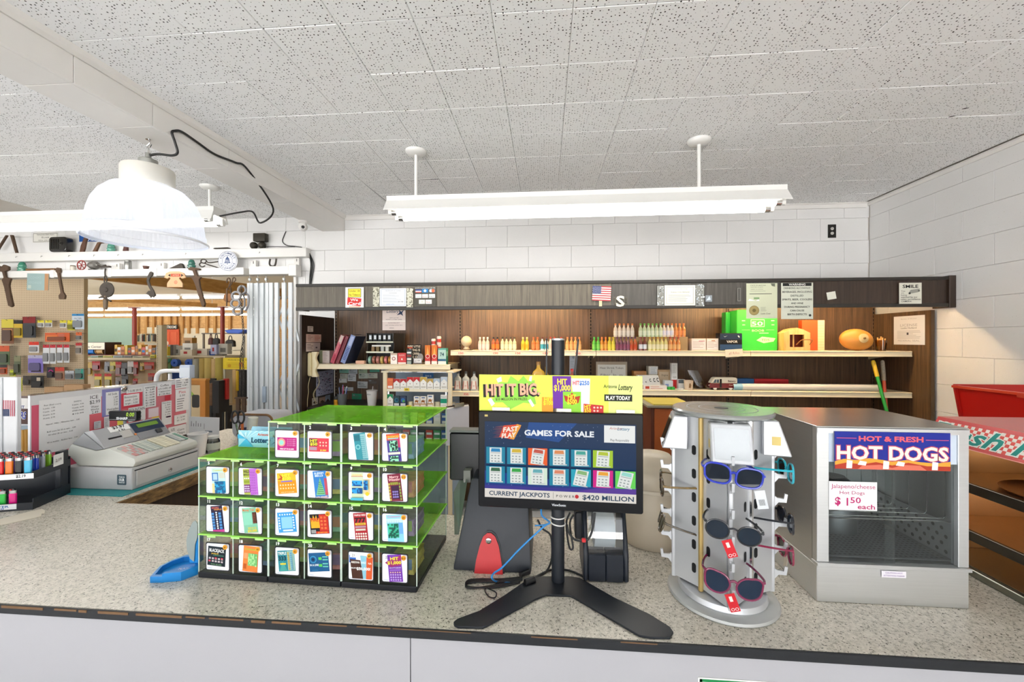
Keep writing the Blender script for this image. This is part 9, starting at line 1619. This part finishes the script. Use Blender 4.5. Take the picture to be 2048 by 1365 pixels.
tools=[(170,725,185,752,'#c9a23a','yellow handled saw'),(184,723,200,741,'#b83a40','red gloves card'),(209,724,219,745,'#8a8a90','grey snips card'),(220,724,231,742,'#d2c23a','yellow cutter card'),(231,724,243,752,'#a8524a','red handled pliers card'),(242,726,254,752,'#4a4648','black pliers card'),(255,723,267,748,'#d2ccca','white knife card'),(267,724,276,752,'#b04840','red snips card'),(280,726,288,742,'#c9a23a','slim yellow card'),(288,725,308,740,'#c04a30','wide red clamp card'),(189,748,203,775,'#c9402f','lower red and yellow pliers card, left'),(209,748,223,775,'#c94a30','lower red and yellow pliers card, right'),(231,755,241,772,'#8a7a72','lower grey clip card'),(243,751,256,770,'#3a3638','lower black punch card'),(266,758,275,770,'#b0383a','small red bit card'),(296,747,309,763,'#b8452f','lower red clamp card')]
for i,(a,b,c_,d,col,l) in enumerate(tools):packet('%s on the low tool gondola'%l,a,b,c_,d,'#dcc23a' if 'yellow pliers' in l else col,RD('#c8302c',.2) if 'red' in l else[('r',.2,.1,.8,.5,bc(col))],Yb=QY,off=.07,group='tool cards on the low gondola')
sm=[(168,713,180,719.5,'#c8c26a'),(181,712,196,719.5,'#a8c8c0'),(206,712,224,719.5,'#d2cf5a'),(226,712,245,719.5,'#b8ccd0'),(247,712,263,719.5,'#8a8c8a'),(265,713,285,719.5,'#c8c8b4'),(300,710,310,719.5,'#d8cc2a')]
NS=('cream','pale teal','yellow','pale blue','grey','ivory','bright yellow')
for i,q in enumerate(sm):fc('spool_box','%s little box on top of the tool gondola'%NS[i],'box',*q[:4],QY-.05,.12,q[4],[('r',.1,.2,.9,.6,bc(q[4]))],z0=zq+.0005,group='boxes on the tool gondola')
TY_=8.2;zt_b=at(200,710,Y=TY_).z
tb=thing('stock_table','dark stock table behind the tool gondola','table',(at(230,710,Y=TY_).x,TY_,0));xa,xb=at(150,710,Y=TY_).x,at(316,710,Y=TY_).x;MB().box(xa-.8,xb,TY_-.1,TY_+.7,zt_b-.04,zt_b).build('top',M('#7a2f22',.5),tb,world=True)
for x in(xa-.6,xb-.1):[MB().box(x,x+.06,y,y+.06,0,zt_b-.0405).build('leg',M('#5a2a20',.5),tb,world=True) for y in(TY_,TY_+.5)]
xa,xb,zb,zt=px_rect(150,685,209,700,TY_);t=thing('sign_cabinet','dark brown cabinet with white Tire Center sign front','cabinet',((xa+xb)/2,TY_,zt_b));xe=at(227,700,Y=TY_+.35).x
MB().box(xa,xb,TY_+.001,TY_+.35,zb,zt).build('body',M('#3a241c',.5),t,world=True);MB().box(xb+.001,xb+.012,TY_+.001,TY_+.35,zt_b+.0005,zt).build('side',M('#3f2820',.5),t,world=True);MB().box(xa,xb,TY_+.32,TY_+.35,zt_b+.0005,zb-.0005).build('back',M('#2a1c16',.5),t,world=True);mb=MB();decorate(mb,[('r',0,.05,1,.95,'#e4dccc'),('t','Tire Center',.6,.4,.3,'#2a2a2a',.6,.01),('r',.62,.1,.63,.9,'#c9bfae')],xb-xa,zt-zb);mb.build('sign',None,t,frame=Matrix.Translation(-t.location)@FR((xa+xb)/2,TY_,zb))
for(u,c_,l) in((178,'#2f7ac8','blue'),(196,'#c29a62','tan')):
 p=at(u,706,Y=TY_+.02);solo(MB().lathe([(0,-.09),(.075,-.09),(.075,-.08),(.06,-.078),(.06,.078),(.075,.08),(.075,.09),(0,.09)],(p.x,TY_+.1,zt_b+.0755),18,axis='X'),'wire_spool','%s wire spool under the sign cabinet'%l,'spool',M(c_,.5),smooth=40)
stc=['#c8a03a','#d8d4cc','#b86a2a','#c9b03a','#4a3a2a','#d07a3a','#8a5a3a','#d8a84a','#c24a30','#e0d8c8','#c9802a','#5a4a38','#3a8ac0']
STN=['gold','white','rust','mustard','dark brown','orange','brown','amber','red','ivory','ochre','umber','blue']
u=229
for i in range(13):
 w=5.2+(i*7%3);v0=690+(i*5%7);fc('stock_carton','%s stock carton on the red table behind the tool gondola'%STN[i],'carton',u,v0,u+w,703,TY_+.1,.15,stc[i],[('r',.1,.3,.9,.6,stc[(i+4)%13])],z0=zt_b+.0005,group='cartons on the stock table');u+=w+.7
Y=15.55;xa,xb=at(272,684,Y=Y).x,at(311,684,Y=Y).x;z=at(290,683.5,Y=Y).z;t=thing('book_shelf','far wall shelf with leaning books beside the red post','shelf',((xa+xb)/2,Y,z-.05));MB().box(xa,xb,Y,Y+.35,z-.05,z).build('board',M('#b8a888',.6),t,world=True);MB().box(xa,xb,Y+.36,FW-.031,z-.6,z+.6).build('back',M('#d6ceb8',.6),t,world=True)
for k,(u0,z_) in enumerate(((275,z),(425 if 0 else 0,0))):
 if not u0:continue
 for i in range(11):
  c=['#3a3a34','#8a8a78','#d8d4c4','#5a2a24','#2a3a30','#9a7a4a','#c8c4b0','#3a3440','#7a8a80','#b8a48a','#4a4a48'][i];a=at(u0+i*3.1,683,Y=Y+.03);solo(MB().box(a.x,a.x+.045,Y+.02,Y+.25,z+.0005,z+.26+.03*(i%3)),'book','%s book, number %s in the row on the far shelf'%(['charcoal','grey','ivory','maroon','dark green','ochre','pale','plum','sage','beige','slate'][i],['one','two','three','four','five','six','seven','eight','nine','ten','eleven'][i]),'book',M(c,.6),group='books on the far shelf')
SY=7.6;zs_=at(380,712,Y=SY).z
sc_=thing('cream_counter','cream shelf counter right of the slotted post','counter',(at(390,712,Y=SY).x,SY,0));xa,xb=at(324,712,Y=SY).x,at(450,712,Y=SY).x
MB().box(xa,xb,SY,SY+.5,zs_-.03,zs_).build('top',M('#e2d4b4',.5),sc_,world=True);MB().box(xa,at(386,720,Y=SY).x,SY+.02,SY+.48,0,zs_-.0305).build('body',mat_peg('counter_pegboard','#dccaa4'),sc_,world=True);MB().box(xb-.06,xb,SY+.02,SY+.48,0,zs_-.0305).build('leg',M('#d6c8a6',.5),sc_,world=True)
it=[(327,694,335,705,'#e0c83a','yellow tub'),(336,690,341,705,'#7a7a80','grey spray can'),(342,690,347,705,'#a8a8ac','silver spray can'),(348,692,358,705,'#d8dce0','white bottle'),(360,700,384,711,'#ddd3bc','cream carton'),(365,687,385,699,'#e6e4dc','white red-marked carton'),(386,698,414,711,'#e4dccb','long cream carton'),(416,700,428,710,'#2a5ac0','blue tub'),(421,690,433,699,'#b8bce0','lilac bottles pack'),(437,688,455,699,'#c8c4b8','egg carton'),(430,702,445,710,'#9a948a','grey tray'),(366,676,384,690,'#b8843c','tan open box')]
for i,(a,b,c_,d,col,l) in enumerate(it):zz0=zs_+.0005 if d>698 else None;fc('stock_item','%s on the cream counter'%l,'stock',a,b,c_,max(d,709) if zz0 else d,SY+.05+.06*(i%4),.12,col,[('r',.2,.2,.8,.6,bc(col))] if i%2 else[('r',.3,.3,.6,.7,'#b83a3a')],z0=zz0 if zz0 and i not in(5,8,9,11) else None,group='stock on the cream counter')
UP=thing('upper_rack_shelf','white wire shelf above the cream counter','shelf',(at(420,699,Y=SY+.2).x,SY+.2,at(420,701,Y=SY+.2).z));xa,xb,zb,zt=px_rect(360,699.5,466,701,SY+.2);MB().box(xa,xb,SY+.2,SY+.505,zb-.01,zb).build('shelf',M('#e2dfd6',.5),UP,world=True)
for x in(xa,xb-.03):MB().box(x,x+.03,SY+.51,SY+.54,0,zb+.3).build('upright',M('#d8d4c8',.5),UP,world=True)
for(u,v,c_,l) in((352,726,'#2a62c8','blue'),(380,726,'#2a62c8','dark blue'),(333,720,'#6ab88a','mint green')):
 p=at(u,v,Y=SY-.06);solo(MB().lathe([(.02,-.04),(.075,-.04),(.075,.04),(.02,.04),(.02,-.04)],(p.x,SY-.06,p.z),18,axis='Y'),'tape_spool','%s tape spool hanging below the cream counter'%l,'spool',M(c_,.4),smooth=40)
fc('green_binder','green panel below the cream counter','panel',323,722,341,760,SY-.05,.03,'#6f9a5c');fc('blue_bin','blue bin behind the white rail','bin',343,746,358,757,SY-.3,.2,'#1f4fb0',z0=.002)
Y=13.5
for(u0,v0,u1,v1,c_,l) in((415,668,424,690,'#4a1d1c','maroon'),(424,668,437,692,'#1c1c1e','black'),(449,672,468,694,'#26221e','dark brown')):
 xa,xb,zb,zt=px_rect(u0,v0,u1,v1,Y);w=xb-xa;h=zt-zb;t=thing('hanging_bag','%s bag hanging at the back of the hardware room'%l,'bag',((xa+xb)/2,Y,zb));MB().prism([(-w/2,0),(w/2,0),(w*.45,h*.5),(w*.2,h*.65),(-w*.2,h*.65),(-w*.45,h*.5)],0,.12,fn=lambda a,b,c:(a,c,b)).build('bag',M(c_,.6),t,bev=.02);MB().tube(curve([(-w*.18,.05,h*.64),(-w*.1,.05,h*.95),(w*.1,.05,h*.95),(w*.18,.05,h*.64)],4),.015,6).build('strap',M(c_,.6),t)
xa,xb,zb,zt=px_rect(410,665,480,667,Y+.2);t=thing('bag_rail','long dark rail carrying the bags in the hardware room','rail',((xa+xb)/2,Y+.1,zb));MB().box(xa,xb+.6,Y+.05,Y+.09,zb-.03,zb+.01).build('rail',M('#6a6258',.5),t,world=True)
for x in(xa,xb+.55):MB().box(x,x+.05,Y+.091,Y+.14,0,zb+.01).build('upright',M('#6a6258',.5),t,world=True)
xa,xb,zb,zt=px_rect(452,660,481,667,Y-.1);solo(MB().prism([(xa,zt-.02),(xa+.12,zb),(xb,zb-.02),(xb+.3,zt),(xa+.3,zt+.02)],Y-.2,Y+.3,fn=lambda a,b,c:(a,c,b-.0)),'blue_kayak','blue plastic boat hull resting on the bag rail','boat',M('#1f52b8',.4),bev=.02)
RY_=6.2
for(u0,u1,v0,v1,c_,l) in((387,399,718,757,'#9a9686','grey'),(400,411,717,755,'#b59a52','olive'),(411,425,716,757,'#c2a85c','tan'),(424,433,718,745,'#cfae78','pale tan'),(432,444,716,757,'#b8a44e','khaki')):
 xa,xb,zb,zt=px_rect(u0,v0,u1,v1,RY_);solo(MB().cyl(((xa+xb)/2,RY_,.55),((xa+xb)/2,RY_,zt),(xb-xa)/2,n=16),'mat_roll','%s upright roll of matting near the gate'%l,'roll',M(c_,.7,var=.12),smooth=40,group='rolls of matting')
xa,xb=at(385,757,Y=RY_).x,at(447,757,Y=RY_).x;t=thing('roll_bin','black bin holding the upright rolls','bin',((xa+xb)/2,RY_,0));MB().box(xa-.02,xb+.02,RY_-.18,RY_-.16,.0,at(410,757,Y=RY_-.16).z).build('front',M('#1c1a19',.5),t,world=True);MB().box(xa-.02,xb+.02,RY_-.1595,RY_+.16,.5,.549).build('floor',M('#1c1a19',.5),t,world=True)
for x in(xa-.02,xb):MB().box(x,x+.02,RY_-.1595,RY_+.16,0,.4995).build('side',M('#1c1a19',.5),t,world=True)
CY_=5.65;xa,xb,zb,zt=px_rect(446,716,481,739,CY_);t=thing('yellow_sign_cart','yellow notice board on a wheeled cart near the gate','cart',((xa+xb)/2,CY_,0));MB().prism(rrect(xb-xa+.2,zt-zb,.02,3,(xa+xb)/2+.1,(zb+zt)/2),CY_,CY_+.01,fn=lambda a,b,c:(a,c,b)).build('board',M('#e0c41a',.45),t,world=True);mb=MB();decorate(mb,[('t','Nobody knows the',.5,.82,.1,'#3a3210',.7),('d',.2,.3,.06,'#c9921a'),('d',.6,.4,.08,'#d07a2a'),('L',.1,.9,.1,.6,4,'#b89a1a')],xb-xa+.18,zt-zb);mb.build('print',None,t,frame=Matrix.Translation(-t.location)@FR((xa+xb)/2+.1,CY_-.0006,zb))
for x in(xa+.01,xb+.19):MB().tube([(x,CY_+.02,.02),(x,CY_+.02,zt+.02)],.014,8).build('leg',M('#b0a890',.4,.4),t,world=True)
MB().box(xa,xb+.2,CY_+.0,CY_+.3,at(460,808,Y=CY_).z-.02,at(460,808,Y=CY_).z).build('shelf',M('#b89a6a',.6),t,world=True);MB().box(xa+.06,xb+.2,CY_+.12,CY_+.16,at(460,800,Y=CY_).z,zb-.02).build('dark_panel',M('#1a1817',.6),t,world=True)
p0,p1=at(468,740,Y=CY_-.05),at(462,808,Y=CY_-.05);MB().box(p0.x-.025,p0.x+.025,CY_-.05,CY_-.015,p1.z,p0.z).build('wood_upright',M('#c9a46a',.6),t,world=True)
xa,xb,zb,zt=px_rect(445,758,453,800,5.3);solo(MB().box(xa,xb,5.3,5.36,zb,zt),'red_spool_rack','red stacked spools standing by the yellow sign cart','spools',M('#b8261f',.4,var=.3,scale=60),bev=.01)
xa,xb,zb,zt=px_rect(470,742,479,782,CY_-.03);MB().cyl(((xa+xb)/2,CY_-.03,zb),((xa+xb)/2,CY_-.03,zt),.02,n=12).build('yellow_tube',M('#d8b01f',.4),t,world=True,smooth=40)
BYc=4.75;xa,xb,zb,zt=px_rect(380,758,411,850,BYc);t=thing('tan_cabinet','tan cardboard poster on an orange wooden cabinet at the opening','cabinet',((xa+xb)/2,BYc,0));MB().box(xa,at(400,760,Y=BYc).x,BYc,BYc+.01,0,at(390,771,Y=BYc).z).build('poster',M('#cbb48c',.6),t,world=True);MB().box(xa,xb,BYc+.011,BYc+.06,0,zt-.02).build('carcass',M('#b0742e',.5),t,world=True);MB().box(xa-.01,xb+.01,BYc-.005,BYc+.06,zt-.0195,zt).build('top',M('#c98a3c',.5),t,world=True);MB().box(at(400.5,800,Y=BYc).x,xb,BYc-.004,BYc+.0105,0,zt-.02).build('stile',M('#c07a2c',.5),t,world=True)
mb=MB();mb.poly([(-.09,-.12),(-.03,-.2),(.0,-.2),(.0,-.17),(-.06,-.1)],INK('#8aa84a'));mb.poly(rrect(.1,.16,.02,3,.01,-.24),INK('#3c3a38'),.0003);mb.text('Just Fresh',-.02,-.03,.014,INK('#6a5a42'),w=.1);mb.build('poster_print',None,t,frame=Matrix.Translation(-t.location)@FR((xa+at(400,760,Y=BYc).x)/2,BYc-.0006,zt-.04))
xa,xb,zb,zt=px_rect(411,768,438,812,5.2);t=thing('brown_box_stand','brown wooden box on a black wire stand behind the tan cabinet','box',((xa+xb)/2,5.2,0));MB().box(xa,xb-.1,5.2,5.5,zb,zt).build('box',WOOD('#5a3a20','#7a5230',.6,'X',4,.1),t,world=True,bev=.004);MB().box(xb-.098,xb+.0,5.2,5.38,zb-.1,zt+.04).build('dark_side',M('#1c1816',.5),t,world=True)
for x in(xa+.02,xb-.12):
 for y in(5.22,5.48):MB().cyl((x,y,0),(x,y,zb-.0005),.012,n=8).build('leg',BLACK,t,world=True)
RYr=3.3;t=thing('white_rail','white bent tube rail behind the price board','rail',tuple(at(345,765,Y=RYr)));tp=[at(u,v,Y=RYr) for u,v in((312,790),(313,758),(318,747),(328,742.5),(352,742),(385,742))]
MB().tube(curve(tp,5),.018,10).build('tube',M('#e6e6e6',.35),t,world=True,smooth=50);a=at(340,743,Y=RYr);MB().tube([(a.x,RYr,a.z-.019),(a.x,RYr,.01)],.014,10).build('upright',M('#e6e6e6',.35),t,world=True,smooth=50);b=tp[0];MB().tube([(b.x,RYr,b.z),(b.x,RYr,.01)],.018,10).build('leg',M('#e6e6e6',.35),t,world=True,smooth=50);b=tp[-1];MB().tube([(b.x-.03,RYr,b.z-.018),(b.x-.03,RYr,.01)],.014,10).build('leg',M('#e6e6e6',.35),t,world=True,smooth=50)
xa,xb,zb,zt=px_rect(359,731,379.5,757,3.22);t=thing('blue_white_carton','white and pale blue carton hung on the white rail','carton',((xa+xb)/2,3.22,zb));MB().box(xa,xb,3.22,3.27,zb,zt).build('box',M('#c9d4e6',.5),t,world=True,bev=.002);MB().box(xa,xb,3.2195-.001,3.2195,zb+.01,zt-.02).build('print',INK('#dfe6ee'),t,world=True)
